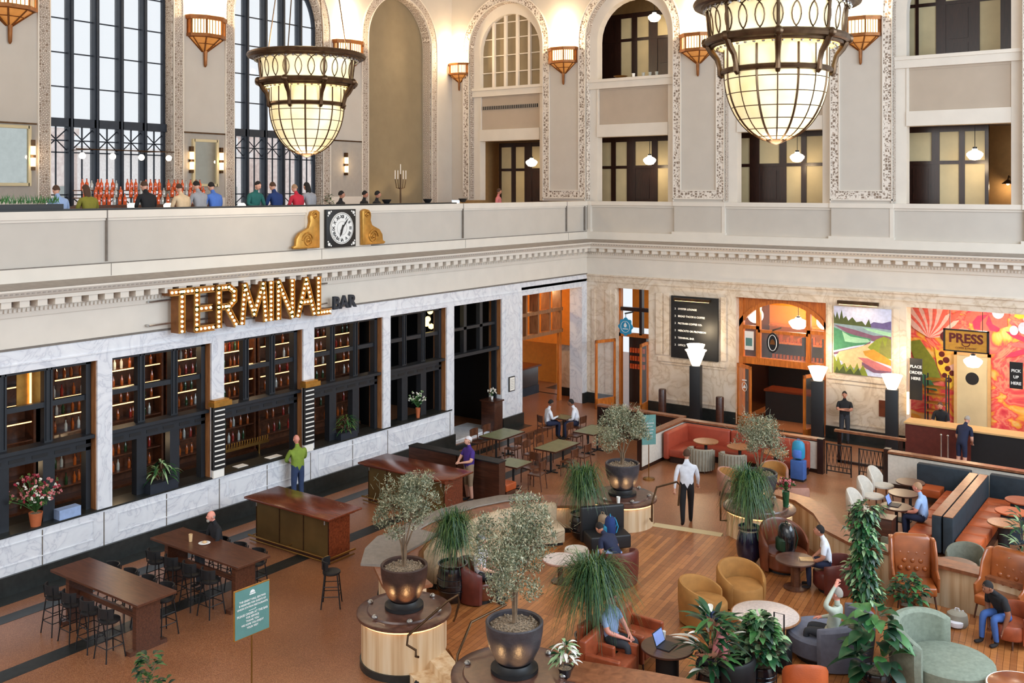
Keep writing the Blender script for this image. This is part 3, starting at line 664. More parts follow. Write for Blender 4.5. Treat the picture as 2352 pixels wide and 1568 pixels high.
for k, nme in enumerate(['XII', 'I', 'II', 'III', 'IIII', 'V', 'VI', 'VII', 'VIII', 'IX', 'X', 'XI']):
    a = PI / 2 - 2 * PI * k / 12; mt_ = facing((.13, .34 * math.cos(a), .34 * math.sin(a)), (1, 0, 0)) @ Matrix.Rotation(a - PI / 2, 4, 'Z'); text(nme, .13, mt_, 'black', 'numeral', cl, .003, bold=.004)
for ang, L, w, nm in ((math.radians(90 - 40), .38, .016, 'minute_hand'), (math.radians(90 - 200), .27, .026, 'hour_hand')):
    m = MB('black'); d = (math.cos(ang), math.sin(ang)); m.tube([(.145, -.1 * d[0], -.1 * d[1]), (.145, .6 * L * d[0], .6 * L * d[1]), (.145, L * d[0], L * d[1])], [w, w * 1.3, .004], 6); m.build(nm, cl)
def scroll(u, sgn, label):
    o = thing('gilded_scroll', label, 'ornament', (.075, u, 7.1), 0, 'gilded scroll brackets beside the clock'); m = MB('gold')
    pts = [(0, 0), (.95, 0), (1.02, .06), (.9, .12), (.88, .3), (.75, .46), (.55, .54), (.42, .6), (.36, .75), (.38, .9), (.3, 1.06), (.12, 1.1), (0, 1.04)]
    m.prism([(sgn * a, b) for a, b in pts], 0, .12, 'x'); m.build('scroll_body', o, .02)
    for cx, cz, R, n in ((.46, .25, .22, 2.6), (.2, .93, .11, 1.8)):
        m = MB('gold'); m.tube([(.13, sgn * (cx + R * (1 - t / 30) * math.cos(t * n * 2 * PI / 30)), cz + R * (1 - t / 30) * math.sin(t * n * 2 * PI / 30)) for t in range(30)], [.03 - .02 * t / 30 for t in range(30)], 6); m.ball((.13, sgn * cx, cz), .045, 8, 6); m.build('volute', o)
scroll(-15.1, -1, 'gilded scroll bracket on the left side of the clock'); scroll(-13.35, 1, 'gilded scroll bracket on the right side of the clock')
# ---- TERMINAL BAR sign
p0 = onx(385, 720, .45); p1 = onx(752, 680, .45)
sg = thing('marquee_sign', 'gold marquee sign reading TERMINAL BAR with light bulbs, on the left wall', 'sign', (.1, p0.y, 5.25))
LTR = {'T': ([[(0, 1), (.72, 1)], [(.36, 1), (.36, 0)]], .78), 'E': ([[(0, 0), (0, 1)], [(0, 1), (.6, 1)], [(0, .52), (.52, .52)], [(0, 0), (.62, 0)]], .72),
       'R': ([[(0, 0), (0, 1)], [(0, 1), (.4, 1), (.6, .88), (.6, .64), (.4, .5), (0, .5)], [(.3, .5), (.68, 0)]], .8), 'M': ([[(0, 0), (.12, 1)], [(.12, 1), (.5, .2)], [(.5, .2), (.88, 1)], [(.88, 1), (1, 0)]], 1.1),
       'I': ([[(0, 0), (0, 1)]], .2), 'N': ([[(0, 0), (0, 1)], [(0, 1), (.62, 0)], [(.62, 0), (.62, 1)]], .76), 'A': ([[(0, 0), (.38, 1)], [(.38, 1), (.76, 0)], [(.16, .36), (.6, .36)]], .84), 'L': ([[(0, 0), (0, 1)], [(0, 0), (.56, 0)]], .6)}
tot = sum(LTR[c][1] for c in 'TERMINAL') + .12 * 7; SC = (p1.y - p0.y) / tot; HH = .98
u = .1
for ch in 'TERMINAL':
    st, wd = LTR[ch]; m = MB('copper'); bl = []; ed = MB('gold')
    for line in st:
        L = [Vector((u + a * SC, .03 + b * HH)) for a, b in line]
        for a, b in zip(L[:-1], L[1:]):
            d = (b - a).normalized(); nn = Vector((-d.y, d.x)) * .085; e = d * .05
            q = [a - e + nn, b + e + nn, b + e - nn, a - e - nn]
            m.prism([(v.x, v.y) for v in q], .05, .36, 'x')
            for s_ in (1, -1): r = [a - e + nn * s_, b + e + nn * s_, b + e + nn * s_ * .8, a - e + nn * s_ * .8]; ed.prism([(v.x, v.y) for v in r], .36, .41, 'x')
            k = max(1, round((b - a).length / .125))
            for j in range(k + 1): v = a + (b - a) * (j / k); bl.append((.39, v.x, v.y))
    L_ = m.build('letter_' + ch.lower(), sg, flat=True); ed.build('gilt_edge', L_, flat=True); scatter('light_bulb', MB('lit_bulb').ball((0, 0, 0), .036, 8, 5), bl, L_)
    u += (wd + .12) * SC
L_ = text('BAR', .52, facing((.2, u + .62, .2), (1, 0, 0)), 'iron', 'letters_bar', sg, .04, bold=.012)
m = MB('steel')
for z in (.22, .8): m.tube([(.03, -.3, z), (.03, u + .1, z)], .025, 6)
for z in (.22, .8): m.tube([(-.08, -.3, z), (.03, -.3, z)], .03, 6)
m.build('mounting_rail', sg)
# ---- menu boards of the bar (flip-style lists)
def taplist(px, label):
    p = onx(px, 1000, .06); t = thing('tap_list_board', label, 'menu board', (.05, p.y, 1.3), 0, 'tap list boards between the bar windows')
    m = MB('black'); m.box(0, .08, -.2, .2, .2, 1.85); m.build('panel', t)
    m = MB('gold'); m.box(-.02, .22, -.27, .3, 1.85, 1.98); m.box(-.02, .16, -.22, .25, 1.98, 2.02); m.build('cornice', t)
    for k in range(12): m = MB('paper'); m.box(.08, .09, -.15, .17, .28 + k * .13, .28 + k * .13 + .035); m.build('name_strip', t)
    m = MB('paper'); m.box(.0, .06, -.17, .17, -.02, .18); m.build('base_sheet', t)
taplist(500, 'black tap list board left of the open bar hatch'); taplist(707, 'black tap list board right of the open bar hatch')
# ---- back bar: shelves, strips and bottles
rnd = random.Random(5)
bt = {}
def bottle_proto(mt, label, h=.3, r=.04):
    o = thing('bottle', label, 'bottle', (0, 0, 0), 0); m = MB(mt); m.lathe([(r * .9, 0), (r, .01), (r, h * .58), (r * .4, h * .74), (r * .36, h * .97)], n=8); m.build('body', o)
    m = MB('black'); m.lathe([(r * .4, h * .95), (r * .4, h)], n=6); m.build('cap', o); return o
BL = []
def shelf_unit(y0, y1, x, z0, label, nb, mt='b_amber'):
    t = thing('lit_shelf_unit', label, 'shelf', (x, (y0 + y1) / 2, 0)); w = (y1 - y0) / 2
    m = MB('walnut'); m.box(-.4, -.35, -w, w, 1, 4.9); m.box(-.4, .05, -w, -w + .06, 0, 4.9); m.box(-.4, .05, w - .06, w, 0, 4.9); m.box(-.4, .1, -w, w, 0, 1.0); m.build('carcass', t)
    k = 0; zz = [1.0 + z0, 1.45 + z0, 1.9 + z0, 2.35 + z0, 2.8 + z0, 3.25 + z0, 3.7 + z0]
    for z in zz:
        if z > 4.8: continue
        m = MB('walnut'); m.box(-.35, .02, -w, w, z, z + .03); sh = m.build('shelf', t); m = MB('lit_strip' if z > 2.9 else 'walnut'); m.box(.02, .035, -w + .1, w - .1, z + .002, z + .028); m.build('light_strip', sh)
        for j in range(nb): BL.append((x - .12 + rnd.uniform(-.06, .06), (y0 + y1) / 2 - w + .12 + (2 * w - .24) * (j + rnd.random() * .5) / nb, z + .03))
i = 0
for a, b, nb in ((-24.6, -22.2, 0), (-21.8, -18.6, 13), (-18.5, -15.4, 15), (-15.3, -11.0, 14)):
    shelf_unit(a, b, -2.3, .3, ['unlit end of the lit wooden back bar shelving, leftmost bay', 'lit wooden back bar shelving seen through the second bar window', 'lit wooden back bar shelving behind the open bar hatch', 'lit wooden back bar shelving right of the open bar hatch'][i], nb); i += 1
KB = [bottle_proto(k, 'small %s bottle standing on the lit back bar shelving' % w) for k, w in (('b_amber', 'amber'), ('b_clear', 'clear'), ('b_green', 'dark green'), ('b_red', 'red'))]
for o in KB: o['group'] = o['label'].replace('small ', '').replace(' bottle standing', ' bottles')
use = set()
for j, p in enumerate(BL):
    k = rnd.choice([0, 0, 0, 1, 2, 3])
    if k not in use: use.add(k); KB[k].location = p
    else: dup(KB[k], p)
# counter and tap rail of the bar hatch
t = thing('bar_counter', 'dark bar counter running inside the bar windows', 'counter', (-1.0, -17.5, 0)); m = MB('mahogany'); m.box(-.3, .3, -7.2, 5.5, 0, 1.15); m.build('body', t); m = MB('black'); m.box(-.4, .36, -7.3, 5.6, 1.15, 1.2); m.build('top', t)
t = thing('beer_tap_rail', 'brass rail of many beer taps inside the bar hatch', 'beer taps', (-1.15, -17.0, 1.2))
m = MB('brass'); m.box(-.08, .08, -1.1, 1.1, .28, .36); m.tube([(0, -.8, 0), (0, -.8, .3)], .03, 8); m.tube([(0, .8, 0), (0, .8, .3)], .03, 8); m.build('rail', t)
for k in range(24): m = MB('gold'); y = -1.05 + k * .091; m.tube([(.05, y, .34), (.08, y, .42), (.08, y, .5)], [.012, .016, .02], 6); m.build('tap', t)
for dy, w_, lab in ((-.7, .35, 'left of two white papers'), (.45, .45, 'right of two white papers')):
    o = tag(MB('paper').box(-.12, .12, -w_ / 2, w_ / 2, 0, .01).build('menu_sheet', loc=(-.25, -16.9 + dy, 1.292)), lab + ' lying on the sill of the bar hatch', 'paper')
# vertical neon tube in the first window
t = thing('light_tube', 'glowing vertical light tube on a panel in the leftmost bar window', 'wall lamp', tuple(onx(68, 930, -.75))); m = MB('gold'); m.box(-.02, 0, -.3, .3, -.1, 1.0); m.build('backplate', t); m = MB('lit_strip'); m.tube([(.04, 0, 0), (.04, 0, .95)], .025, 8); m.build('tube', t)
# globe cluster in the fifth window
t = thing('globe_cluster_lamp', 'hanging cluster of small glowing globes in the fifth bar window', 'pendant lamp', tuple(onx(988, 735, -1.0)))
for k, (a, b) in enumerate(((0, .3), (-.12, .05), (-.2, -.1), (.05, -.22))): m = MB('lit_bulb'); m.ball((0, a, b), .1, 10, 8); m.build('globe', t)
m = MB('black'); m.tube([(0, 0, -.4), (0, 0, .35)], .015, 5); m.build('stem', t)
# framed notice on the marble pier
p = onx(1175, 881, .03); t = thing('framed_notice', 'small black-framed white notice on the marble pier by the corner passage', 'picture frame', tuple(p)); m = MB('black'); m.box(0, .03, -.18, .18, -.27, .27); m.build('frame', t); m = MB('paper'); m.box(.03, .035, -.15, .15, -.24, .24); m.build('sheet', t)
m = MB('joint')
for k in range(6): m.box(.035, .037, -.1, .1, -.16 + k * .06, -.15 + k * .06)
m.build('printed_lines', t)
# ---- opening of the right wall 1: orange timber door with blue sign
def leaf(name, a, b, z1, label, side='door'):     # glazed door leaf between two floor points a, b
    d = Vector((b[0] - a[0], b[1] - a[1])); L = d.length; t = thing(name, label, 'door', (a[0], a[1], 0), math.atan2(d.y, d.x))
    m = MB('wood_orange'); m.box(0, .1, -.03, .03, 0, z1); m.box(L - .1, L, -.03, .03, 0, z1); m.box(0, L, -.03, .03, z1 - .12, z1); m.box(0, L, -.03, .03, 0, .4); m.build('frame', t)
    g = MB('glass_clear'); g.box(.1, L - .1, -.005, .005, .4, z1 - .12); g.build('glass', t)
    m = MB('steel'); m.tube([(L - .15, -.06, 1.0), (L - .15, -.06, 1.4)], .02, 6); m.build('handle', t); return t
leaf('shop_door', (1.36, -.02), (1.0, -1.0), 2.75, 'open orange timber door left of the blue hanging sign'); leaf('shop_door', (2.84, -.02), (2.95, -.85), 2.75, 'open orange timber door right of the blue hanging sign')
t = thing('shop_entrance', 'narrow shop entrance with orange timber frame and lit orange wall behind the blue sign', 'shop front', (2.1, .45, 0))
m = MB('wood_orange'); m.box(-.78, -.7, -.1, .1, 0, 4.78); m.box(.7, .78, -.1, .1, 0, 4.78); m.box(-.78, .78, -.1, .1, 2.8, 2.95); m.build('frame', t); m = MB('mahogany'); m.box(.15, .27, -.1, .1, 2.9, 4.78); m.box(-.7, .7, -.12, .08, 3.85, 4.0); m.build('transom_bar', t)
m = MB('orange_wall'); m.box(-1.2, .2, 1.8, 1.85, 2.9, 4.8); m.build('wall_panel', t); m = MB('lit_globe'); m.box(.3, .8, 1.6, 1.65, 3.9, 4.75); m.box(.3, .5, 1.6, 1.65, 3.1, 3.7); m.box(.25, .7, 1.5, 1.55, .3, 2.4); m.build('bright_window', t)
m = MB('mahogany'); m.box(-.7, .1, .6, .9, 0, 2.75); m.build('dark_shelf', t)
m = MB('b_orange')
for k in range(3):
    for j in range(6): m.box(-.62 + j * .12, -.54 + j * .12, .52, .6, 1.7 + k * .33 - .3, 1.9 + k * .33 - .3)
m.build('shelf_goods', t)['kind'] = 'stuff'
p = ony(1437, 750, -.55); t = thing('hanging_sign', 'round scalloped blue sign with a white emblem hanging from a bracket', 'sign', tuple(p))
m = MB('blue_sign'); m.prism([((.3 + .03 * math.cos(8 * a)) * math.cos(a), (.34 + .03 * math.cos(8 * a)) * math.sin(a)) for a in [2 * PI * k / 48 for k in range(48)]], -.03, .03, 'y'); m.build('panel', t)
m = MB('white'); m.prism([(0, .18), (.07, .06), (.04, -.02), (-.04, -.02), (-.07, .06)], -.036, .036, 'y'); m.tube([(.2 * math.cos(2 * PI * k / 24), -.036, .22 * math.sin(2 * PI * k / 24)) for k in range(24)], .008, 4, loop=True); m.box(-.12, .12, -.036, .036, -.1, -.07); m.build('emblem', t)
m = MB('black'); m.box(-.03, .03, -.02, .6, .5, .55); m.tube([(0, 0, .36), (0, 0, .52)], .012, 5); m.build('bracket', t)
# ---- directory board
t = thing('directory_board', 'tall black directory board with white lettering on the marble wall', 'sign', (4.87, -.06, 2.2))
m = MB('black'); m.box(-.98, .98, -.04, .04, .05, 2.45); m.build('board', t); m = MB('bronze'); m.box(-.75, .75, -.3, -.18, 2.3, 2.4); m.box(-.7, -.66, -.25, 0, 2.34, 2.38); m.box(.66, .7, -.25, 0, 2.34, 2.38); m.build('picture_light', t)
m = MB('lit_warm'); m.box(-.7, .7, -.28, -.2, 2.285, 2.3); m.build('lamp_tube', t)
for k, s_ in enumerate(['OYSTER LOUNGE', 'BREAD TACOS & COFFEE', 'PIGTRAIN COFFEE CO.', 'MERCATO OR PROVISION', 'TERMINAL BAR', 'OFFICE']): text(s_, .1, facing((-.68, -.045, 1.95 - k * .28), (0, -1, 0)), 'white', 'text_line', t, .003, 'LEFT', .002); text('2', .1, facing((-.82, -.045, 1.95 - k * .28), (0, -1, 0)), 'white', 'text_number', t, .003, 'LEFT', .002)
spot_light('board_light', (4.87, -.7, 4.7), (4.87, 0, 3.2), 30, 90)
# ---- coffee shop with arched timber front
c = 8.22; t = thing('timber_shopfront', 'arched orange timber shopfront with glass globes, centre of the right wall', 'shop front', (c, .4, 0))
m = MB('wood_orange')
for u_ in (-1.62, 1.62): m.box(u_ - .09, u_ + .09, -.1, .1, 0, 4.75)
for u_ in (-.95, .95): m.box(u_ - .08, u_ + .08, -.08, .08, 2.3, 4.4)
m.box(-1.7, 1.7, -.12, .12, 2.25, 2.5); m.box(-1.7, -.9, -.08, .08, 3.55, 3.68); m.box(.9, 1.7, -.08, .08, 3.55, 3.68); m.box(-.95, .95, -.08, .08, 3.45, 3.55)
for k in range(16):
    t0, t1 = PI * (.12 + .76 * k / 16), PI * (.12 + .76 * (k + 1) / 16)
    P = lambda r, a: (r * math.cos(a) * 1.0, 2.6 + r * math.sin(a) * 1.02)
    m.prism([P(1.95, t0), P(2.1, t0), P(2.1, t1), P(1.95, t1)], -.1, .1, 'y')
    m.prism([P(2.1, t0), (P(2.1, t0)[0], 4.78), (P(2.1, t1)[0], 4.78), P(2.1, t1)], -.04, .04, 'y')
m.build('frame', t, flat=True); g = MB('glass_clear'); g.box(-1.6, 1.6, 0, .01, 2.5, 4.5); g.build('glass', t)
for x, y, z, r in ((-1.28, .5, 4.0, .3), (-.35, 1.2, 4.75, .28), (1.35, .5, 3.95, .28)): m = MB('lit_globe'); m.ball((x, y, z), r, 16, 10); m.build('globe_lamp', t)
m = MB('paper'); m.box(-1.5, -1.15, -.03, 0, 2.75, 3.45); m.build('poster', t); m = MB('teal_sign'); m.box(-1.45, -1.2, -.035, -.03, 2.9, 3.2); m.build('poster_picture', t)
leaf('shop_door', (6.62, -.05), (7.35, -.55), 2.3, 'open orange timber door on the left of the arched coffee shopfront'); leaf('shop_door', (9.86, -.05), (9.5, -1.1), 2.3, 'open orange timber door on the right of the arched coffee shopfront')
for x, y, nx, ny in ((7.0, -.33, -.57, -.82), (9.66, -.6, -.94, .33)):
    pass
m = MB('white'); m.tube([(7.02 + .16 * math.cos(2 * PI * k / 24) * .82, -.36 - .16 * math.cos(2 * PI * k / 24) * .57, 1.5 + .16 * math.sin(2 * PI * k / 24)) for k in range(24)], .012, 4, loop=True); m.prism([(6.95, 1.45), (7.08, 1.45), (7.02, 1.58)], -.37, -.35, 'y'); m.box(6.93, 7.1, -.37, -.35, 1.72, 1.76)
tag(m.build('door_emblem'), 'round white emblem on the glass of the left coffee shop door', 'emblem')
m = MB('orange_wall'); m.box(6.2, 10.2, 4.0, 4.1, 2.6, 5); m.use('black'); m.box(6.2, 10.2, 3.9, 4.0, 0, 2.6); m.use('mahogany'); m.box(6.2, 6.3, .6, 4, 0, 5); m.box(10.2, 10.3, .6, 4, 0, 5); m.use('tan_wall'); m.box(6.2, 10.3, .6, 4, 4.9, 5); struct(m.build('wall_coffee_shop'))
t = thing('coffee_counter', 'dark counter with a lit pastry case inside the arched coffee shop', 'counter', (8.3, 1.9, 0)); m = MB('black'); m.box(-1.2, 1.4, -.4, .4, 0, 1.05); m.build('body', t); m = MB('wood_red'); m.box(-1.25, .6, -.45, .45, 1.05, 1.12); m.build('top', t); m = MB('frost'); m.box(.65, 1.35, -.4, .3, 1.05, 1.6); m.build('pastry_case', t, .02)
t = thing('wall_shelf', 'wooden shelves with jars and hanging menus at the back of the arched coffee shop', 'shelf', (8.2, 3.6, 0))
for z in (1.9, 2.6, 3.3): m = MB('wood_orange'); m.box(-1.7, 1.7, -.2, .2, z, z + .06); m.build('shelf', t)
m = MB('b_amber')
for k in range(22): m.box(-1.6 + k * .15, -1.52 + k * .15, -.1, 0, 1.96, 2.16); m.box(-1.6 + k * .15, -1.5 + k * .15, -.1, 0, 2.66, 2.66 + .1 + .1 * (k % 3))
m.build('jars', t)['kind'] = 'stuff'
for x in (.7, 1.45): m = MB('iron'); m.box(x - .2, x + .2, -2.6, -2.57, 2.6, 3.3); m.build('menu_panel', t)
pendant((8.35, 1.6, 3.75), 'white glass shade pendant inside the arched coffee shop', 1.0, .36)
point_light('coffee_light', (8.2, 2.6, 4.2), 260, (1, .7, .38), .2)
p = ony(1775, 787, -.75); t = thing('hanging_sign', 'oval black sign with a white ring emblem hanging in front of the coffee shop', 'sign', tuple(p)); m = MB('black'); m.prism([(.22 * math.cos(2 * PI * k / 28), .36 * math.sin(2 * PI * k / 28)) for k in range(28)], -.03, .03, 'y'); m.build('panel', t)
m = MB('white'); m.tube([(.15 * math.cos(2 * PI * k / 24), -.035, .28 * math.sin(2 * PI * k / 24)) for k in range(24)], .012, 4, loop=True); m.build('ring', t); m = MB('copper'); m.prism([(-.1, -.06), (.1, -.06), (.07, .08), (0, .14), (-.07, .08)], -.04, .04, 'y'); m.build('emblem', t); m = MB('black'); m.box(-.02, .02, 0, .8, .42, .47); m.tube([(0, 0, .35), (0, 0, .44)], .01, 4); m.build('bracket', t)
p = ony(2231, 783, .0)
# ---- landscape mural
t = thing('landscape_mural', 'landscape painting of river, meadow and conifers mounted on the marble wall', 'painting', (11.2, -.04, 2.33))
def sc(pts): return [(-.98 + 1.96 * a, 2.35 * b) for a, b in pts]
m = MB('p_sky'); m.box(-.98, .98, -.02, .02, 0, 2.35)
SH = [('p_hill', [(.6, .74), (.7, .8), (.85, .79), (1, .83), (1, .68), (.6, .68)]), ('p_tree', [(0, .9), (.03, .82), (.06, .92), (.1, .8), (.14, .95), (.17, .82), (.22, .86), (.26, .79), (.33, .85), (.4, .78), (.5, .8), (.56, .74), (.62, .84), (.66, .72), (.66, .66), (0, .68)]),
      ('p_water', [(0, .74), (.3, .73), (.6, .72), (1, .7), (1, .5), (.6, .52), (0, .48)]), ('p_purple', [(0, .72), (.4, .66), (.7, .6), (1, .62), (1, .56), (.7, .52), (.3, .58)]), ('p_green2', [(.5, .71), (.75, .69), (1, .66), (1, .6), (.75, .64), (.6, .67)]),
      ('p_green', [(0, .68), (.2, .62), (.4, .58), (.66, .55), (.6, .47), (.35, .42), (0, .33)]), ('p_green2', [(.15, .63), (.3, .56), (.6, .54), (.66, .5), (.4, .47), (.2, .48)]), ('p_purple', [(.66, .52), (.5, .43), (.3, .38), (0, .3), (0, .27), (.3, .33), (.6, .41)]),
      ('p_sand', [(.1, .32), (.4, .4), (.7, .5), (1, .55), (1, .3), (.5, .15), (0, .2)]), ('p_olive', [(.6, .42), (.75, .55), (.88, .6), (1, .56), (1, .28), (.8, .3)]), ('p_tree2', [(.8, .4), (.85, .56), (.9, .44), (.95, .6), (1, .5), (1, .3), (.8, .32)]), ('p_ochre', [(.52, .36), (.7, .4), (1, .26), (1, .18), (.7, .24), (.55, .3)]),
      ('p_rose', [(.3, .26), (.6, .26), (1, .14), (1, .06), (.6, .12)]), ('p_sand', [(.1, .27), (.35, .3), (.5, .22), (.6, .1), (.2, .1)]), ('p_purple', [(.5, .2), (.75, .1), (1, .1), (1, .07), (.7, .06), (.5, .14)]),
      ('p_olive', [(0, 0), (0, .26), (.05, .16), (.08, .25), (.13, .12), (.2, .16), (.24, .07), (.3, .15), (.36, .06), (.42, .18), (.46, .06), (.52, .16), (.58, .04), (.6, 0)]), ('p_tree', [(.02, 0), (.06, .1), (.1, .03), (.18, .12), (.22, .02), (.3, .09), (.36, .01), (.44, .1), (.5, 0)])]
for i, (mt_, pts) in enumerate(SH): m.use(mt_); m.prism(sc(pts), -.022 - .0015 * i, -.02, 'y')
m.build('canvas', t, flat=True); m = MB('bronze'); m.box(-.78, .62, -.3, -.16, 2.46, 2.58); m.box(-.6, -.56, -.2, 0, 2.5, 2.56); m.box(.4, .44, -.2, 0, 2.5, 2.56); m.build('picture_light', t); m = MB('lit_warm'); m.box(-.72, .56, -.28, -.18, 2.445, 2.46); m.build('lamp_tube', t)
spot_light('mural_light', (11.2, -.8, 5.0), (11.2, 0, 3.3), 25, 100)
p = ony(2031, 938, 0); t = thing('wall_poster', 'small brown notice on the marble wall behind the lamp post', 'poster', (p.x, -.02, p.z)); m = MB('leather_brown'); m.box(-.17, .17, -.01, .01, -.28, .28); m.build('sheet', t)
# ---- press coffee bar
m = MB('mural_paint'); m.box(10.4, 19, 3.0, 3.1, 0, 5); struct(m.build('wall_mural_press'))
m = MB('plaster_tan'); m.box(12.3, 19, .6, 3, 4.95, 5.0); struct(m.build('wall_press_side'))
t = thing('flower_mural', 'huge abstract flower painting in coral, pink and yellow behind the coffee bar', 'mural', (14.9, 2.96, 0)); m = MB('p_coral')
rr_ = random.Random(9)
def petals(cx, cz, n, L, w, mt1, mt2, a0=0, a1=2 * PI):
    for k in range(n):
        a = a0 + (a1 - a0) * k / n; d = (math.cos(a), math.sin(a)); q = (-d[1], d[0]); m.use(mt1 if k % 2 else mt2); l = L * rr_.uniform(.8, 1.1)
        P = [(0, 0), (l * .4, w), (l * .8, w * .9), (l, 0), (l * .8, -w * .9), (l * .4, -w)]; pts = [(cx + x * d[0] + y * q[0], cz + x * d[1] + y * q[1]) for x, y in P]
        pts = [(min(3.1, max(-3.0, x)), min(4.93, max(.1, z))) for x, z in pts]; m.prism(pts, -.012 - .0004 * k, .0, 'y')
petals(-2.2, 3.4, 15, 1.5, .1, 'p_coral', 'p_petal', .3, 2.6); petals(-.2, 4.4, 11, .8, .22, 'p_pink', 'p_coral'); petals(1.4, 3.4, 16, 1.1, .09, 'p_pink', 'p_rose'); petals(1.2, 4.6, 9, .6, .15, 'p_yellow', 'p_petal'); petals(-.8, 2.2, 9, .7, .18, 'p_pink', 'p_petal'); petals(2.6, 2.4, 10, .8, .18, 'p_petal', 'p_coral')
m.use('p_olive'); m.prism([(-2.9, 3.2), (-2.5, 3.3), (-2.0, 2.6), (-1.75, 1.9), (-2.1, 1.8), (-2.6, 2.3)], -.03, 0, 'y'); m.use('p_green'); m.prism([(-2.7, 2.2), (-2.2, 2.0), (-1.9, 1.5), (-2.3, 1.55)], -.032, 0, 'y')
m.use('p_yellow'); m.prism([(-2.0, 3.1), (-1.5, 2.4), (-1.2, 1.9), (-1.5, 1.6), (-1.9, 2.4)], -.028, 0, 'y')
m.use('p_maroon')
for x, z, r in ((-1.75, 2.85, .1), (-1.6, 2.65, .11), (-1.78, 2.55, .09), (-1.55, 2.35, .1), (-1.4, 2.2, .1), (-1.65, 2.1, .09), (-1.5, 1.95, .1), (-1.25, 2.05, .09), (-1.6, 3.5, .2), (-1.45, 3.3, .12), (1.5, 3.5, .2), (1.75, 3.45, .14), (1.3, 3.35, .12), (2.6, 3.2, .12)): m.prism([(x + r * math.cos(a), z + r * math.sin(a)) for a in [2 * PI * k / 12 for k in range(12)]], -.04, 0, 'y')
m.use('p_sky')
for x, z, r in ((0.1, 4.5, .2), (.9, 4.0, .17), (1.4, 4.5, .2), (.6, 3.9, .14)): m.prism([(x + r * math.cos(a), z + r * 1.2 * math.sin(a)) for a in [2 * PI * k / 16 for k in range(16)]], -.036, 0, 'y')
m.build('painted_flowers', t, flat=True)
p = ony(2219, 783, .3); t = thing('press_sign', 'orange box sign reading PRESS with a coffee cup, hanging over the coffee bar', 'sign', tuple(p)); m = MB('p_ochre'); m.box(-.66, .66, -.04, .04, -.33, .33); m.build('panel', t); m = MB('black')
for a in ((-.7, -.64, -.37, .37), (.64, .7, -.37, .37), (-.7, .7, .33, .37), (-.7, .7, -.37, -.33)): m.box(a[0], a[1], -.06, .06, a[2], a[3])
m.build('frame', t); text('PRESS', .42, facing((0, -.045, .07), (0, -1, 0)), 'p_maroon', 'lettering', t, .004, bold=.014); text('COFFEE & PASTRY', .08, facing((0, -.045, -.24), (0, -1, 0)), 'p_maroon', 'small_lettering', t, .003)
m = MB('p_maroon'); m.tube([(.12 * math.cos(a), -.045, -.08 + .1 * math.sin(a)) for a in [PI + PI * k / 10 for k in range(11)]], .015, 4); m.build('cup_emblem', t)
m = MB('black'); m.tube([(-.5, 0, .35), (-.5, 0, 1.1)], .012, 5); m.tube([(.5, 0, .35), (.5, 0, 1.1)], .012, 5); m.build('suspension_rod', t)
for (px, py, wd, lab, ln) in ((2104, 850, .32, 'black banner reading PLACE ORDER HERE at the left of the coffee bar', ['PLACE', 'ORDER', 'HERE']), (2334, 860, .3, 'black banner reading PICK UP HERE at the right edge of the coffee bar', ['PICK', 'UP', 'HERE'])):
    p = ony(px, py, .25); t = thing('banner_sign', lab, 'sign', tuple(p)); m = MB('black'); h0 = -1.0 if px < 2200 else -.45; m.box(-wd / 2 - .04, wd / 2 + .04, -.03, .03, h0, .4); m.build('panel', t)
    for k, s_ in enumerate(ln): text(s_, .13, facing((0, -.035, .12 - k * .2), (0, -1, 0)), 'white', 'text_line', t, .003, bold=.004)
t = thing('kitchen_door', 'pale wooden swing door with a round porthole behind the coffee bar', 'door', (ony(2230, 930, 2.6).x, 2.85, 0)); m = MB('frost'); m.box(-.5, .5, -.03, .03, 0, 2.9); m.build('leaf', t); m = MB('black'); m.tube([(0, -.04, 2.1), (0, .04, 2.1)], .22, 24); m.build('porthole', t); m = MB('tan_wall'); m.box(-.6, -.5, -.06, .04, 0, 3.0); m.box(.5, .6, -.06, .04, 0, 3.0); m.box(-.6, .6, -.06, .04, 2.9, 3.0); m.build('frame', t)
pendant(tuple(ony(2235, 830, .5)), 'white conical glass pendant below the orange PRESS sign', .5, .3)
p = ony(2236, 772, .15)
t = thing('coffee_bar_counter', 'coffee bar counter with wine-red front and pale top, right side of the hall', 'counter', (15.2, -.75, 0))
m = MB('leather_red'); m.box(-2.3, -.3, -.35, .35, 0, 1.1); m.build('red_front', t); m = MB('black'); m.box(-.3, 3.6, -.35, .35, 0, 1.1); m.build('dark_front', t); m = MB('tan_wall'); m.box(-2.34, 3.7, -.4, .4, 1.1, 1.15); m.build('top', t); m = MB('steel'); m.box(2.15, 2.2, -.38, -.35, 0, 1.1); m.build('trim_strip', t)
t = thing('tea_towel_rack', 'small steel back counter with blue crate beside the porthole door', 'side counter', (16.6, 2.2, 0)); m = MB('steel'); m.box(-.6, .6, -.3, .3, .95, 1.0); m.box(-.6, -.55, -.3, -.25, 0, .95); m.box(.55, .6, -.3, -.25, 0, .95); m.build('table', t); m = MB('c_blue'); m.box(-.35, .35, -.25, .2, .45, .8); m.build('crate', t)
scatter('cup', MB('red').lathe([(.05, 1.0), (.05, 1.2), (.02, 1.25)], n=8), [(-.4 + k * .2, 0, 0) for k in range(5)], t)
t = thing('pastry_rack', 'metal rack with golden trays behind the barista', 'rack', (ony(2152, 900, 2.3).x, 2.3, 0)); m = MB('iron')
for x in (-.35, .35):
    for y in (-.2, .2): m.box(x - .02, x + .02, y - .02, y + .02, 0, 2.2)
m.build('frame', t)
for k in range(5): m = MB('gold'); m.box(-.33, .33, -.2, .2, .9 + k * .28, .94 + k * .28); m.build('tray', t)
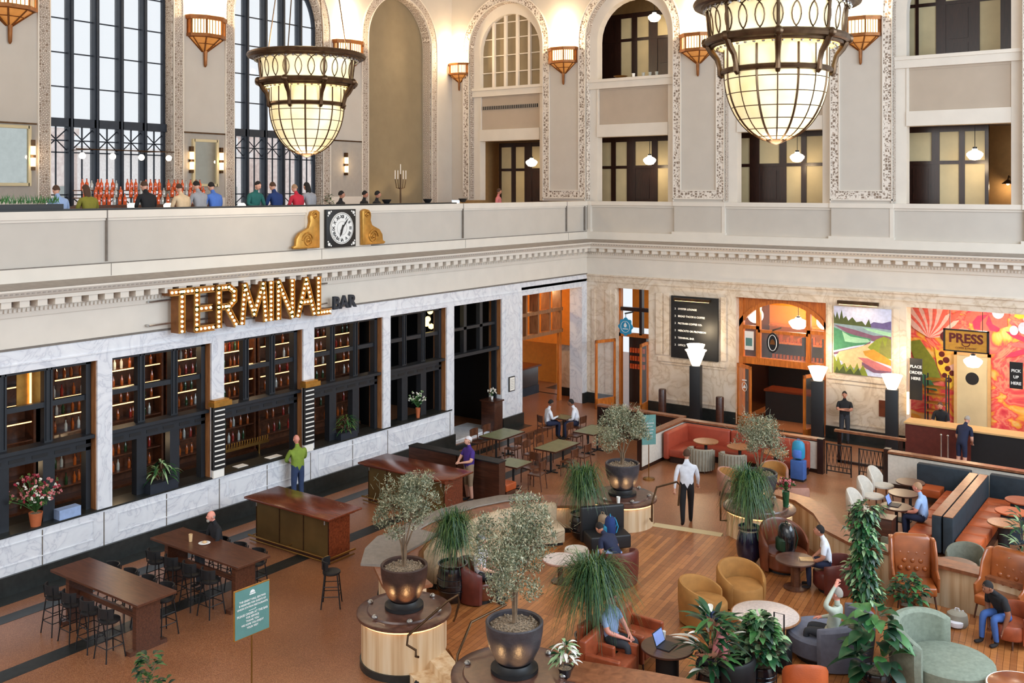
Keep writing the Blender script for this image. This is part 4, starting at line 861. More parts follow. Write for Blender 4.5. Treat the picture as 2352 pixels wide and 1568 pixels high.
point_light('press_light', (15.0, 1.0, 4.3), 160, (1, .86, .7), .3); point_light('press_light', (13.8, .8, 3.2), 40, (1, .9, .7), .2); point_light('press_light', (17.2, 1.0, 4.0), 60, (1, .86, .7), .3)
m = MB('lit_warm'); m.box(12.72, 12.78, -.2, -.1, 1.2, 1.95); tag(m.build('light_column'), 'slim white light column at the left end of the coffee bar', 'lamp')
# ---- black lamp posts with glass torches
def post(x, y, label, tier=1):
    t = thing('torch_lamp_post', label, 'floor lamp', (x, y, 0), .2, 'black lamp posts with white glass torches'); m = MB('black'); m.box(-.2, .2, -.2, .2, 0, 2.15); m.build('shaft', t, .01)
    m = MB('lit_torch')
    for k in range(12):
        a0, a1 = 2 * PI * k / 12, 2 * PI * (k + 1) / 12; r0, z0, r1, z1 = .07, 1.95, .34, 2.62
        m.loft([[(r0 * math.cos(a), r0 * math.sin(a), z0 + (.06 if j else 0)) for j, a in enumerate((a0, a1))] + [(r0 * .8 * math.cos(a), r0 * .8 * math.sin(a), z0 + .06) for a in (a1, a0)],
                [(r1 * math.cos(a), r1 * math.sin(a), z1) for a in (a0, a1)] + [((r1 - .03) * math.cos(a), (r1 - .03) * math.sin(a), z1) for a in (a1, a0)]])
    if tier > 1: m.lathe([(.2, 2.5), (.42, 2.74), (.3, 2.76)], n=12); m.lathe([(.26, 2.74), (.35, 2.95), (.3, 2.95), (.1, 2.8)], n=12)
    m.build('glass_torch', t); point_light('torch_light', (x, y, 3.1 if tier == 1 else 3.35), 55, (1, .78, .5), .15)
post(5.25, -.75, 'black lamp post with a tiered torch in front of the directory board', 2); post(9.95, -.95, 'black lamp post right of the arched coffee shopfront'); post(12.45, -1.0, 'black lamp post right of the landscape painting')
for x, y, lab in ((3.75, -.55, 'dark bollard left of the tiered torch lamp post'), (6.15, -.6, 'dark bollard left of the coffee shop doors')):
    t = thing('bollard', lab, 'bollard', (x, y, 0), 0, 'dark cylindrical bollards'); m = MB('wood_dark'); m.lathe([(.15, 0), (.15, 1.02), (.13, 1.06)], n=20); m.build('post', t)
# ================================================================ FURNITURE
PF = .3
def F3(px, py, z): return tuple(onz(px, py, z))
def at(px, py, z, floor): p = onz(px, py, z); return (p.x, p.y, floor)      # a point seen at height z, dropped to its floor
R = math.radians
def legs(t, pts, h, r=.02, mt='wood_dark', splay=1.12):
    for x, y in pts: m = MB(mt); m.tube([(x * splay, y * splay, 0), (x, y, h)], [r * .7, r], 8); m.build('leg', t)
def barrel(m, Rr, th, ah, zb, hf, n=28, z_lift=0, squash=1.0):
    rings = []
    for i in range(n + 1):
        t = -ah + 2 * ah * i / n; h = hf(abs(t) / ah); e = min(1, min(i, n - i) / 1.5 + .35)
        def P(r, z): return (r * math.sin(t), -r * math.cos(t) * squash, z)
        T_ = th * e; o = Rr - (th - T_) / 2; b = Rr * .9
        rings.append([P(o * .94, zb), P(o, zb + (h - zb) * .5), P(o, h - .05), P(o - T_ * .3, h), P(o - T_ * .7, h), P(o - T_, h - .05), P(o - T_, zb + (h - zb) * .5), P((o - T_) * .98, zb)])
    m.loft(rings)
def tub(name, label, loc, face, Rr=.42, th=.1, ah=115, back=.78, arm=.6, seat=.44, zb=.12, mo='mustard', mi=None, ms=None, lg=True, group=None, cat='armchair', channels=0, power=2, legmt='wood_dark'):
    t = thing(name, label, cat, loc, R(face - 90), group); hf = lambda q: arm + (back - arm) * (1 - q ** power)
    m = MB(mo); barrel(m, Rr, th, R(ah), zb, hf); m.build('backrest', t)
    if mi and mi != mo: m = MB(mi); barrel(m, Rr - th * .75, th * .5, R(ah - 3), zb + .1, lambda q: hf(q) - .02); m.build('inner_padding', t)
    m = MB(ms or mi or mo); k = (Rr - th * .9); m.lathe([(k * .9, zb + .05), (k, zb + .1), (k, seat - .04), (k * .93, seat), (k * .3, seat + .015)], (0, Rr * .12, 0), 28); m.build('seat', t)
    if channels:
        m = MB(mo)
        for i in range(channels): a = -R(ah) + 2 * R(ah) * i / (channels - 1); m.tube([(Rr * 1.01 * math.sin(a), -Rr * 1.01 * math.cos(a), zb + .02), (Rr * 1.01 * math.sin(a), -Rr * 1.01 * math.cos(a), hf(abs(a) / R(ah)) - .03)], .025, 6)
        m.build('channelled_back', t)
    if lg: legs(t, [(-.22, -.22), (.22, -.22), (-.22, .22), (.22, .22)], zb + .06, .02, legmt)
    else: m = MB('black'); m.lathe([(Rr * .7, 0), (Rr * .7, zb + .06)], n=24); m.build('plinth', t)
    return t
def round_table(label, loc, r, h, top='wood_dark', col='black', cr=.12, base=.25, group=None, rim=None, name='round_table'):
    t = thing(name, label, 'table', loc, 0, group); m = MB(top); m.lathe([(r * .97, h - .04), (r, h - .03), (r, h - .006), (r * .985, h)], n=40); m.build('tabletop', t)
    if rim: m = MB(rim); m.tube([(r * math.cos(2 * PI * k / 40), r * math.sin(2 * PI * k / 40), h - .02) for k in range(40)], .022, 6, loop=True); m.build('rim', t)
    m = MB(col); m.lathe([(cr, .02), (cr, h - .04)], n=20); m.build('column', t); m = MB(col); m.lathe([(base, 0), (base, .025), (cr, .05)], n=24); m.build('base', t); return t
# ---- raised wooden platform and its curved low wall
plat = [(8.7, -20.9), (7.6, -20.1), (6.75, -19.0), (6.45, -17.5), (6.45, -16.0), (6.9, -14.8), (7.7, -13.9), (8.6, -13.2), (9.7, -12.75), (11.4, -12.45), (12.3, -11.6), (13.2, -12.2), (14.4, -13.2), (16, -13.55), (18, -13.75), (21, -14.5), (21, -19), (17, -20.4), (14.6, -20.9), (12.9, -21.4), (11.4, -21.9), (10.6, -21.55), (9.8, -20.95)]
m = MB('plank_floor'); m.prism(plat, .0, PF); struct(m.build('floor_platform', flat=True))
m = MB('frost'); m.prism([(9.7, -12.78), (11.42, -12.48), (11.37, -12.2), (9.65, -12.5)], 0, PF + .006); struct(m.build('trim_20'))
m = MB('cladding'); m.prism([(9.75, -21.0), (11.3, -21.9), (11.15, -22.25), (9.55, -21.35)], 0, .305); m.prism([(9.55, -21.35), (11.15, -22.25), (11.0, -22.6), (9.35, -21.7)], 0, .16)
tag(m.build('platform_steps'), 'pale wooden steps up to the platform between the two round planters', 'steps')
ARC = [(8.35, -13.35), (7.75, -13.75), (7.1, -14.25), (6.5, -14.95), (6.15, -15.8), (5.98, -16.7), (5.98, -17.6), (6.12, -18.5), (6.5, -19.4), (7.1, -20.15), (7.9, -20.75), (8.3, -20.95)]
t = thing('curved_low_wall', 'curved wood-capped low wall with pale boarding round the left side of the platform', 'partition', (0, 0, 0))
m = MB('cladding'); m.sweep(ARC, [(.12, 0), (.78, 0), (.78, .93), (.12, .93)]); m.build('boarding', t)
m = MB('wood_cap'); m.sweep(ARC, [(0.02, .93), (.9, .93), (.92, .95), (.92, .98), (.9, 1.0), (.02, 1.0)]); m.build('wood_cap', t)
m = MB('black_stone'); m.sweep(ARC, [(.09, 0), (.81, 0), (.81, PF + .1), (.09, PF + .1)]); m.build('plinth', t)
A1 = ARC[2:8]
t2 = MB('grey_cushion'); t2.sweep(A1, [(-.04, 1.0), (.42, 1.0), (.44, 1.02), (.42, 1.045), (-.02, 1.045), (-.06, 1.02)]); t2.build('counter_pad', t)['label'] = 'grey padded top'
t2 = MB('grey_cushion'); t2.prism([(6.05, -18.9), (6.35, -19.6), (6.9, -20.3), (7.55, -19.95), (7.2, -19.2), (7.05, -18.0), (6.3, -18.0)], 1.0, 1.05); t2.build('counter_top', t)['label'] = 'grey counter top'
m = MB('lit_strip'); m.sweep(ARC[1:8], [(.79, .90), (.81, .90), (.81, .92), (.79, .92)]); m.build('light_strip', t)
for x, y in ((7.35, -15.2), (7.1, -16.6), (8.0, -14.5)): point_light('wall_glow', (x, y, .85), 5, (1, .84, .66), .08)
# right-hand curved wall
ARC2 = [(11.9, -10.6), (12.7, -10.8), (13.4, -11.5), (14.0, -12.5), (14.7, -13.0), (16.3, -13.2), (17.6, -13.35), (19, -13.7)]
t = thing('curved_low_wall', 'curved wood-capped low wall bounding the platform behind the wing chairs', 'partition', (0, 0, 0))
m = MB('cladding'); m.sweep(ARC2, [(.08, 0), (.32, 0), (.32, .93), (.08, .93)]); m.build('boarding', t); m = MB('wood_cap'); m.sweep(ARC2, [(-.02, .93), (.45, .93), (.45, 1.0), (-.02, 1.0)]); m.build('wood_cap', t)
ARC3 = [(12.85, -21.55), (14.0, -21.2), (15.3, -20.9), (17, -20.4), (19, -19.6)]
t = thing('curved_low_wall', 'wood-capped low wall at the bottom edge of the photo in front of the orange chairs', 'partition', (0, 0, 0))
m = MB('cladding'); m.sweep(ARC3, [(-.05, 0), (.3, 0), (.3, .93), (-.05, .93)]); m.build('boarding', t); m = MB('wood_cap'); m.sweep(ARC3, [(-.3, .93), (.4, .93), (.4, 1.0), (-.3, 1.0)]); m.build('wood_cap', t)
# ---- round planters with bowls
def planter(c, r, label, rail=None, glow=20):
    t = thing('round_planter', label, 'planter', (c[0], c[1], 0)); m = MB('cladding'); m.lathe([(r - .06, .12), (r - .06, .9)], n=48); m.build('boarding', t)
    m = MB('black_stone'); m.lathe([(r - .03, 0), (r - .03, .13)], n=48); m.build('plinth', t); m = MB('lit_strip'); m.tube([((r - .03) * math.cos(2 * PI * k / 48), (r - .03) * math.sin(2 * PI * k / 48), .885) for k in range(48)], .012, 5, loop=True); m.build('light_strip', t)
    m = MB('wood_lid'); m.lathe([(r - .02, .9), (r + .03, .92), (r + .03, .97), (r, .985), (r - .16, .99), (r - .18, 1.02), (.1, 1.03)], n=48); m.build('lid', t)
    for k in range(6):
        a = 2 * PI * k / 6 + .35; x, y = .68 * (r / .85) * math.cos(a), .68 * (r / .85) * math.sin(a)
        m = MB('steel'); m.lathe([(.055, 1.03), (.055, 1.05), (.03, 1.08), (.01, 1.085)], (x, y, 0), 12); m.build('spotlight', t)
        if k in (0, 3, 4, 5): spot_light('pot_uplight', (c[0] + x * .93, c[1] + y * .93, 1.12), (c[0] + x * .3, c[1] + y * .3, 1.5), glow, 55, (1, .58, .24), .02)
    return t
PLA = (9.02, -21.32); PLB = (8.95, -12.95); PLD = (12.1, -22.1); PLC = (12.1, -11.7)
planter(PLA, .85, 'round wood-clad planter plinth in the left foreground with a lit copper bowl'); planter(PLB, .85, 'round wood-clad planter plinth at the far side of the platform'); planter(PLD, 1.0, 'round planter plinth at the bottom of the photo beside the steps'); planter(PLC, .85, 'round planter plinth right of the far platform opening, behind the palm')
def bowl(c, label, mt, z=1.03, R0=.43):
    t = thing('planter_bowl', label, 'plant pot', (c[0], c[1], z), 0, None); k = R0 / .43
    m = MB(mt); m.lathe([(.2 * k, .12), (.3 * k, .2), (.39 * k, .4), (.43 * k, .62), (.44 * k, .78), (.42 * k, .8), (.39 * k, .78), (.39 * k, .7)], n=40); m.build('bowl', t)
    m = MB('black'); m.lathe([(.36 * k, 0), (.36 * k, .06), (.3 * k, .08), (.26 * k, .14)], n=32); m.build('stand', t)
    m = MB('soil'); m.lathe([(.4 * k, .7), (.38 * k, .72), (.1, .75)], n=28)
    rr = random.Random(3)
    for i in range(150): a = rr.random() * 2 * PI; r = .37 * k * math.sqrt(rr.random()); m.ball((r * math.cos(a), r * math.sin(a), .735), rr.uniform(.012, .028), 5, 3)
    g = m.build('gravel', t); g['kind'] = 'stuff'; return t
bowl(PLA, 'coppery bowl with two glowing spots on the left foreground planter', 'pot_copper'); bowl(PLD, 'grey-brown bowl on the planter at the bottom of the photo', 'pot_grey', R0=.46); bowl(PLB, 'dark bowl with orange glow on the far planter', 'pot_grey'); bowl(PLC, 'grey bowl mostly hidden behind the right-hand palm', 'pot_grey')
# handrails
def rail(name, label, pts, r, mt='bronze'): m = MB(mt); m.tube(pts, r, 8); return tag(m.build(name), label, 'handrail')
a_ = PLA
rail('handrail', 'bent bronze handrail on the right side of the left foreground planter', [(9.98, -22.02, .62), (9.9, -22.0, .6), (9.86, -21.95, .68), (9.74, -22.05, .78), (9.72, -22.0, .92), (9.95, -21.2, 1.3), (10.0, -20.95, 1.35), (10.02, -20.93, 1.2), (9.95, -20.95, .95), (9.9, -20.95, .85)], .022)
rail('handrail', 'bronze hook-ended handrail on the right side of the far planter', [(9.82, -13.1, .6), (9.95, -13.25, .6), (9.95, -13.25, 1.05), (9.9, -12.9, 1.35), (10.1, -12.2, 1.35), (10.15, -12.1, 1.25), (10.15, -12.2, .75)], .025); rail('handrail', 'bronze hook-ended handrail at the left of the right-hand far planter', [(11.42, -12.1, .6), (11.3, -12.2, .6), (11.3, -12.2, 1.05), (11.25, -11.9, 1.3), (11.1, -11.3, 1.35), (11.2, -11.0, 1.2)], .025)
rail('handrail', 'dark curved handrail rising from the bottom planter across the steps', [(11.05, -22.35, .5), (11.0, -22.2, 1.0), (10.9, -21.7, 1.35), (11.1, -20.95, 1.45)], .022)
t = thing('stair_railing', 'black square stair railing beside the pale steps', 'railing', (0, 0, 0))
for pts in ([(10.55, -22.7, 0), (10.55, -22.7, .62)], [(11.05, -22.95, 0), (11.05, -22.95, .62)], [(10.5, -22.68, .6), (11.1, -22.96, .6)]): m = MB('black'); m.tube(pts, .035, 4); m.build('bar', t)
# ---- beige curved sofa along the wall
t = thing('curved_sofa', 'long beige sofa curving along the inside of the low wall, behind the olive trees', 'sofa', (0, 0, 0))
SA = [(8.05, -14.75), (7.6, -15.3), (7.25, -16.1), (7.15, -17.0), (7.15, -17.8), (7.3, -18.5), (7.6, -19.1)]
m = MB('beige_fabric'); m.sweep(SA, [(0, PF + .05), (.2, PF + .05), (.24, PF + .78), (.16, PF + .84), (0.06, PF + .84), (-.02, PF + .78)]); m.build('backrest', t, .03)
m = MB('beige_fabric'); m.sweep(SA, [(.2, PF + .1), (.85, PF + .1), (.88, PF + .4), (.85, PF + .45), (.2, PF + .45)]); m.build('seat', t, .03)
m = MB('black'); m.sweep(SA, [(.1, PF), (.7, PF), (.7, PF + .1), (.1, PF + .1)]); m.build('plinth', t)
# ---- lounge seating on the platform
tub('tub_chair', 'mustard tub chair, nearer of the mustard pair, facing the pale round table', (13.1, -17.1, PF), 12, .5, .1, 130, .8, .55, .44, .03, 'mustard', None, 'mustard', False, 'mustard tub chairs')
tub('tub_chair', 'mustard tub chair, farther of the mustard pair, with empty seat in view', (13.38, -15.9, PF), -38, .5, .1, 130, .8, .52, .44, .03, 'mustard', None, 'mustard', False, 'mustard tub chairs')
round_table('large round table with a pale speckled stone top in front of the mustard chairs', (14.45, -17.3, PF), .62, .55, 'stone_top', 'wood_dark', .2, .35, rim='wood_brown', name='stone_table')
tub('curved_sofa', 'slate-grey curved sofa right of the pale round table', (15.55, -17.1, PF), 178, .82, .2, 84, .86, .74, .44, .03, 'grey_fabric', None, 'grey_fabric', False, cat='sofa')
tub('curved_sofa', 'sage green curved sofa in the bottom right corner', (17.5, -16.95, PF), -4, .9, .2, 82, .98, .82, .46, .03, 'sage', None, 'sage', False, cat='sofa', power=4)
t = round_table('round table with marbled copper and cream top in the bottom right corner', (18.8, -17.45, PF), .52, .52, 'leather_wing', 'wood_dark', .12, .25, rim='paper', name='marbled_table')
m = MB('p_yellow'); m.prism([(.05, .5), (.3, .42), (.5, .1), (.3, -.1), (.1, -.45), (-.05, -.5), (0, -.1), (.12, .15)], .521, .5235); m.build('cream_marbling', t)
def wing(label, loc, face, rnd_=1):
    t = thing('wing_chair', label, 'armchair', loc, R(face - 90), 'tufted leather wing chairs'); m = MB('leather_wing')
    m.loft([[(x * s, y + dy, z) for x, y in ((-.38, -.36), (.38, -.36), (.38, -.22), (-.38, -.22))] for z, s, dy in ((.3, .95, 0), (.7, .95, -.04), (1.0, 1.05, -.1), (1.2, 1.0, -.14), (1.27, .8, -.16))]); m.build('backrest', t, .05, 3)
    for sx in (-1, 1):
        m = MB('leather_wing'); m.loft([[(sx * x, y, z) for x, y in ((.34, -.4 - d), (.46, -.38 - d), (.46, f - d), (.4, f - d))] for z, f, d in ((.3, .2, 0), (.62, .25, 0), (.7, .05, 0.02), (1.0, .0, .06), (1.22, -.15, .1))]); m.build('wing', t, .03, 2)
    m = MB('leather_wing'); m.box(-.38, .38, -.25, .38, .28, .46); m.build('seat', t, .04, 3)
    m = MB('leather_wing')
    for i in range(4):
        for j in range(4 - i % 2): m.ball((-.24 + .16 * j + .08 * (i % 2), -.225 - .05 * i, .62 + .14 * i), (.05, .03, .05), 8, 6)
    m.build('tufting', t); legs(t, [(-.33, -.3), (.33, -.3), (-.33, .33), (.33, .33)], .3, .022); return t
wing('tan leather tufted wing chair in full view beside the climbing plant', (16.25, -13.75, PF), -68); wing('tan leather wing chair behind the plant at the right edge', (17.85, -13.55, PF), -105)
tub('armchair', 'low red-brown chair under the seated person in jeans at the right edge', (18.2, -14.6, PF), 235, .4, .08, 105, .7, .6, .42, .1, 'leather_rust')
tub('barrel_chair', 'high brown leather barrel chair holding the dark backpack', (13.42, -13.55, PF), -42, .56, .1, 110, 1.0, .6, .44, .03, 'leather_brown', None, 'leather_brown', False)
round_table('small dark round table between the barrel chair and the boy in white', (14.0, -14.45, PF), .42, .62, 'wood_lid', 'walnut', .1, .25)
tub('armchair', 'dark red leather tub chair under the boy in the white shirt', (14.7, -14.1, PF), 195, .45, .09, 115, .72, .6, .42, .03, 'leather_red', None, 'leather_red', False)
tub('armchair', 'dark brown leather tub chair under the man in the grey cap', (8.85, -18.85, PF), 25, .45, .12, 115, .82, .62, .42, .03, 'leather_red', 'leather_brown', 'leather_brown', False)
tub('armchair', 'maroon armchair right of the far palm, under the person bending forward', (10.75, -16.35, PF), 150, .45, .1, 110, .75, .62, .42, .03, 'leather_red', None, 'leather_red', False)
t = thing('highback_sofa', 'black high-backed leather seat in front of the far planter', 'sofa', (9.6, -14.85, PF), R(-40 - 90)); m = MB('black'); m.box(-.55, .55, -.4, -.28, .1, .95); m.build('backrest', t, .05, 3); m = MB('black'); m.box(-.5, .5, -.28, .3, .1, .42); m.build('seat', t, .04, 3)
round_table('small round side table with a pale rim, half hidden by the foreground olive tree', (9.75, -17.1, PF), .38, .5, 'stone_top', 'wood_dark', .06, .2, rim='rose_fabric')
tub('pouf', 'spotted pouf beside the small side table', (9.6, -16.2, PF), 0, .28, .06, 170, .42, .42, .42, .03, 'cream_fabric', None, 'cream_fabric', False, cat='stool')
def clubchair(label, loc, face, mt='leather_rust'):
    t = thing('club_chair', label, 'armchair', loc, R(face - 90), 'rust leather club chairs'); m = MB(mt); m.box(-.4, .4, -.42, -.28, .1, .8); m.build('backrest', t, .04, 3)
    for s in (-1, 1): m = MB(mt); m.box(*sorted((s * .32, s * .42)), -.3, .35, .1, .6); m.build('armrest', t, .03, 3)
    m = MB(mt); m.box(-.32, .32, -.28, .36, .14, .44); m.build('seat', t, .04, 3); legs(t, [(-.35, -.35), (.35, -.35), (-.35, .32), (.35, .32)], .12); return t
clubchair('rust leather club chair, farther one left of the laptop table', (12.75, -19.2, PF), 0); clubchair('rust leather club chair, nearer one left of the laptop table', (12.85, -20.3, PF), 5)
round_table('dark round table holding the open laptop at the bottom centre', (13.65, -19.75, PF), .45, .64, 'wood_dark', 'black', .2, .25)
tub('armchair', 'orange leather chair back rising at the bottom edge beside the grey sofa', (15.95, -19.45, PF), 120, .36, .09, 110, 1.0, .7, .44, .03, 'leather_orange', None, 'leather_orange', False)
# ---- terrazzo side, left: high tables, stools, counters
def high_table(label, loc):
    t = thing('high_table', label, 'table', loc, 0, 'long dark wooden high tables'); m = MB('wood_table'); m.box(-1.5, 1.5, -.43, .43, 1.0, 1.05); m.build('tabletop', t, .004, 1)
    for x in (-1.15, 1.15): m = MB('wood_table'); m.box(x - .06, x + .06, -.26, .26, .08, 1.0); m.build('leg', t); m = MB('wood_table'); m.box(x - .08, x + .08, -.4, .4, 0, .08); m.build('foot', t)
    m = MB('wood_table'); m.box(-1.1, 1.1, -.03, .03, .5, .6); m.build('stretcher', t); return t
high_table('dark wooden high table nearest the lower left corner, nobody seated', (3.5, -23.8, 0)); high_table('dark wooden high table with a man, a drink and a plate', (3.52, -21.5, 0))
def stool(label, loc, face, group='black bar stools round the high tables', copy=None):
    t = thing('bar_stool', label, 'bar stool', loc, R(face - 90), group)
    m = MB('black'); m.lathe([(.17, .68), (.19, .7), (.19, .73), (.16, .75)], n=20); m.build('seat', t); m = MB('black'); m.arc((0, .02), .2, .225, .8, .98, R(200), R(340), 12); m.build('backrest', t)
    for x in (-1, 1):
        m = MB('black'); m.tube([(x * .15, -.14, .7), (x * .16, -.17, .95)], .012, 6); m.build('back_post', t)
        for y in (-1, 1): m = MB('black'); m.tube([(x * .2, y * .2, 0), (x * .13, y * .13, .7)], .014, 6); m.build('leg', t)
    for z, k in ((.25, .176), (.45, .156)):
        m = MB('black'); m.tube([(-k, -k, z), (k, -k, z), (k, k, z), (-k, k, z)], .01, 5, loop=True); m.build('foot_ring', t)
    return t
s0 = None; wd = ['first', 'second', 'third', 'fourth']
for tb, ty, tn in ((0, -23.8, 'empty high table'), (1, -21.5, 'occupied high table')):
    for side in (-1, 1):
        for k in range(4):
            x = 2.55 + k * .62; lab = 'black stool, %s from the wall, %s side of the %s' % (wd[k], 'camera' if side < 0 else 'far', tn)
            loc = (x, ty + side * (.62 if side < 0 else .55), 0); fc = 90 if side < 0 else -90
            if s0 is None: s0 = stool(lab, loc, fc)
            else: dup(s0, loc, R(fc - 90), lab)
dup(s0, (6.1, -20.35, 0), R(40 - 90), 'black bar stool at the grey counter end beside the left foreground planter')
def counter(label, loc, L, W_, nseg):
    t = thing('bar_island', label, 'counter', loc, 0, 'brass-fronted bar islands'); m = MB('wood_red'); m.prism([(-L / 2, -W_ / 2), (L / 2 - .35, -W_ / 2), (L / 2, -W_ / 2 + .3), (L / 2, W_ / 2), (-L / 2, W_ / 2)] if nseg > 3 else [(-L / 2, -W_ / 2), (L / 2, -W_ / 2), (L / 2, W_ / 2), (-L / 2, W_ / 2)], 1.06, 1.11); m.build('top', t, .01, 2)
    m = MB('wood_red'); m.box(-L / 2 + .12, L / 2 - .12, -W_ / 2 + .12, W_ / 2 - .12, 1.0, 1.06); m.build('top_moulding', t)
    x0, x1, y0, y1 = -L / 2 + .22, L / 2 - .22, -W_ / 2 + .22, W_ / 2 - .22; m = MB('brass_panel'); m.box(x0, x1, y0, y1, .08, 1.0); m.build('body', t)
    for k in range(nseg + 1): m = MB('bronze'); x = x0 + (x1 - x0) * k / nseg; m.box(x - .012, x + .012, y0 - .012, y0, .1, 1.0); m.build('panel_joint', t)
    m = MB('wood_red'); m.box(x1, x1 + .02, y0, y1, .08, 1.0); m.build('end_panel', t); m = MB('wood_dark'); m.box(x0, x1, y0 - .02, y1, 0, .08); m.build('plinth', t)
    m = MB('brass'); m.tube([(x0 - .1, y0 - .17, .17), (x1 + .2, y0 - .17, .17), (x1 + .2, y1, .17)], .025, 8); m.tube([(x0 - .1, y0 - .12, .05), (x1 + .17, y0 - .12, .05), (x1 + .17, y1, .05)], .02, 6)
    for x in (x0, (x0 + x1) / 2, x1): m.tube([(x, y0, .17), (x, y0 - .17, .17)], .015, 6)
    m.build('foot_rail', t)
    for x in (x0 + .1, x1 - .05): m = MB('steel'); m.tube([(x, y0 - .08, .9), (x, y0 - .08, .99)], .02, 6); m.build('bag_hook', t)
    return t
counter('brass-fronted bar island with red wood top, nearer one, right of the high tables', (3.0, -18.35, 0), 3.0, 1.12, 3); counter('brass-fronted bar island with red wood top, farther one, behind the left olive tree', (3.2, -14.4, 0), 3.2, 1.2, 4)
t = thing('booth_partition', 'dark wooden booth partition behind the man in purple', 'partition', (0, 0, 0)); m = MB('wood_dark'); m.box(1.7, 3.5, -12.95, -12.8, 0, 1.15); m.box(3.5, 5.0, -12.9, -12.6, 0, 1.15); m.build('panel', t); m = MB('black'); m.box(1.7, 5.02, -12.97, -12.58, 1.15, 1.18); m.build('cap', t)
t = thing('booth_bench', 'orange leather booth bench seat facing the nearest green table', 'bench', (4.35, -12.25, 0)); m = MB('leather_orange'); m.box(-.6, .65, -.3, .2, .25, .45); m.build('seat', t, .03, 3); m = MB('wood_dark'); m.box(-.6, .65, -.3, .15, 0, .25); m.build('base', t)
t = thing('host_stand', 'dark wooden host stand with a small lamp in the bar doorway', 'lectern', (-.15, -6.35, 0)); m = MB('wood_dark'); m.box(-.3, .3, -.25, .25, .1, 1.12); m.build('body', t, .01); m = MB('wood_dark'); m.box(-.34, .34, -.29, .29, 1.12, 1.17); m.build('top', t)
# ---- green-topped café tables and cane chairs
def green_table(label, c, lx, ly):
    t = thing('cafe_table', label, 'table', (c[0], c[1], 0), 0, 'green-topped cafe tables'); m = MB('green_top'); m.box(-lx / 2, lx / 2, -ly / 2, ly / 2, .72, .75); m.build('tabletop', t); m = MB('wood_dark')
    for a in ((-lx / 2 - .015, lx / 2 + .015, -ly / 2 - .015, -ly / 2), (-lx / 2 - .015, lx / 2 + .015, ly / 2, ly / 2 + .015), (-lx / 2 - .015, -lx / 2, -ly / 2, ly / 2), (lx / 2, lx / 2 + .015, -ly / 2, ly / 2)): m.box(*a, .71, .752)
    m.build('edge', t)
    for y in ((-ly / 4, ly / 4) if ly > 1 else (0,)): m = MB('black'); m.tube([(0, y, .02), (0, y, .72)], .035, 8); m.build('column', t); m = MB('black'); m.box(-.25, .25, y - .03, y + .03, 0, .03); m.box(-.03, .03, y - .25, y + .25, 0, .03); m.build('base', t)
    return t
green_table('green-topped cafe table nearest the bar doorway, with two pale chair backs behind', (2.12, -8.82), .85, 1.35); green_table('green-topped cafe table in the middle of the dining corner', (4.4, -9.02), .8, 1.4)
green_table('small square green-topped cafe table nearest the curved wall', (4.42, -11.4), .82, .8); green_table('green-topped cafe table beside the black booth, right of the two men', (4.25, -6.6), .8, 1.2); green_table('cafe table between the two men in white shirts', (2.45, -5.6), .6, .6)
def cane(label, loc, face, cp=[None]):
    if cp[0]: return dup(cp[0], loc, R(face - 90), label)
    t = thing('cafe_chair', label, 'chair', loc, R(face - 90), 'wooden cafe chairs'); m = MB('walnut'); m.box(-.21, .21, -.2, .21, .43, .47); m.build('seat', t, .01, 2)
    m = MB('walnut'); m.arc((0, .2), .42, .445, .62, .86, R(243), R(297), 8); m.build('backrest', t)
    for x in (-1, 1): m = MB('walnut'); m.tube([(x * .19, .19, 0), (x * .19, .19, .43)], .018, 6); m.build('leg', t); m = MB('walnut'); m.tube([(x * .2, -.24, 0), (x * .19, -.19, .43), (x * .19, -.22, .84)], .018, 6); m.build('leg', t)
    cp[0] = t; return t
for x, y, f_, lab in ((1.4, -8.45, 0, 'left of the doorway-side green table, farther one'), (1.4, -9.15, 0, 'left of the doorway-side green table, nearer one'), (2.8, -8.45, 180, 'right of the doorway-side green table, farther one'), (2.8, -9.15, 180, 'right of the doorway-side green table, nearer one'),
                       (3.7, -8.65, 0, 'left of the middle green table, farther one'), (3.7, -9.4, 0, 'left of the middle green table, nearer one'), (5.1, -8.65, 180, 'right of the middle green table, farther one'), (5.1, -9.4, 180, 'right of the middle green table, nearer one'),
                       (5.05, -11.1, 190, 'right of the square green table'), (4.5, -10.65, 260, 'behind the square green table'), (3.55, -6.6, 0, 'left of the green table by the black booth'), (2.0, -6.1, 60, 'under the left man in a white shirt'), (3.0, -5.5, 180, 'under the right man in a white shirt')):
    cane('wooden cafe chair ' + lab, (x, y, 0), f_)
# ---- low walls, posts, gates
def lowwall(label, path, panels=True, name='low_wall'):
    t = thing(name, label, 'partition', (0, 0, 0), 0); m = MB('mahogany'); m.sweep(path, [(-.08, 0), (.08, 0), (.08, 1.0), (-.08, 1.0)]); m.build('core', t); m = MB('wood_cap'); m.sweep(path, [(-.14, 1.0), (.14, 1.0), (.14, 1.06), (-.14, 1.06)]); m.build('wood_cap', t)
    if panels: m = MB('cream_fabric'); m.sweep(path, [(-.1, .12), (-.085, .12), (-.085, .96), (-.1, .96)]); m.build('pale_panel', t)
    return t
lowwall('low wall with wooden cap and pale panels behind the salmon banquette', [(6.55, -7.6), (6.55, -4.6), (11.2, -4.55)]); lowwall('low wall with wooden cap behind the dark green banquette at the right', [(13.35, -4.75), (21, -4.85)]); lowwall('dark low booth wall behind the two men in white shirts', [(3.1, -4.3), (6.5, -4.3)], False)
for x, lab in ((11.28, 'dark square post at the left end of the lattice gates'), (13.28, 'dark square post at the right end of the lattice gates')): m = MB('mahogany'); m.box(x - .09, x + .09, -4.72, -4.5, 0, 1.08); tag(m.build('gate_post'), lab, 'post')
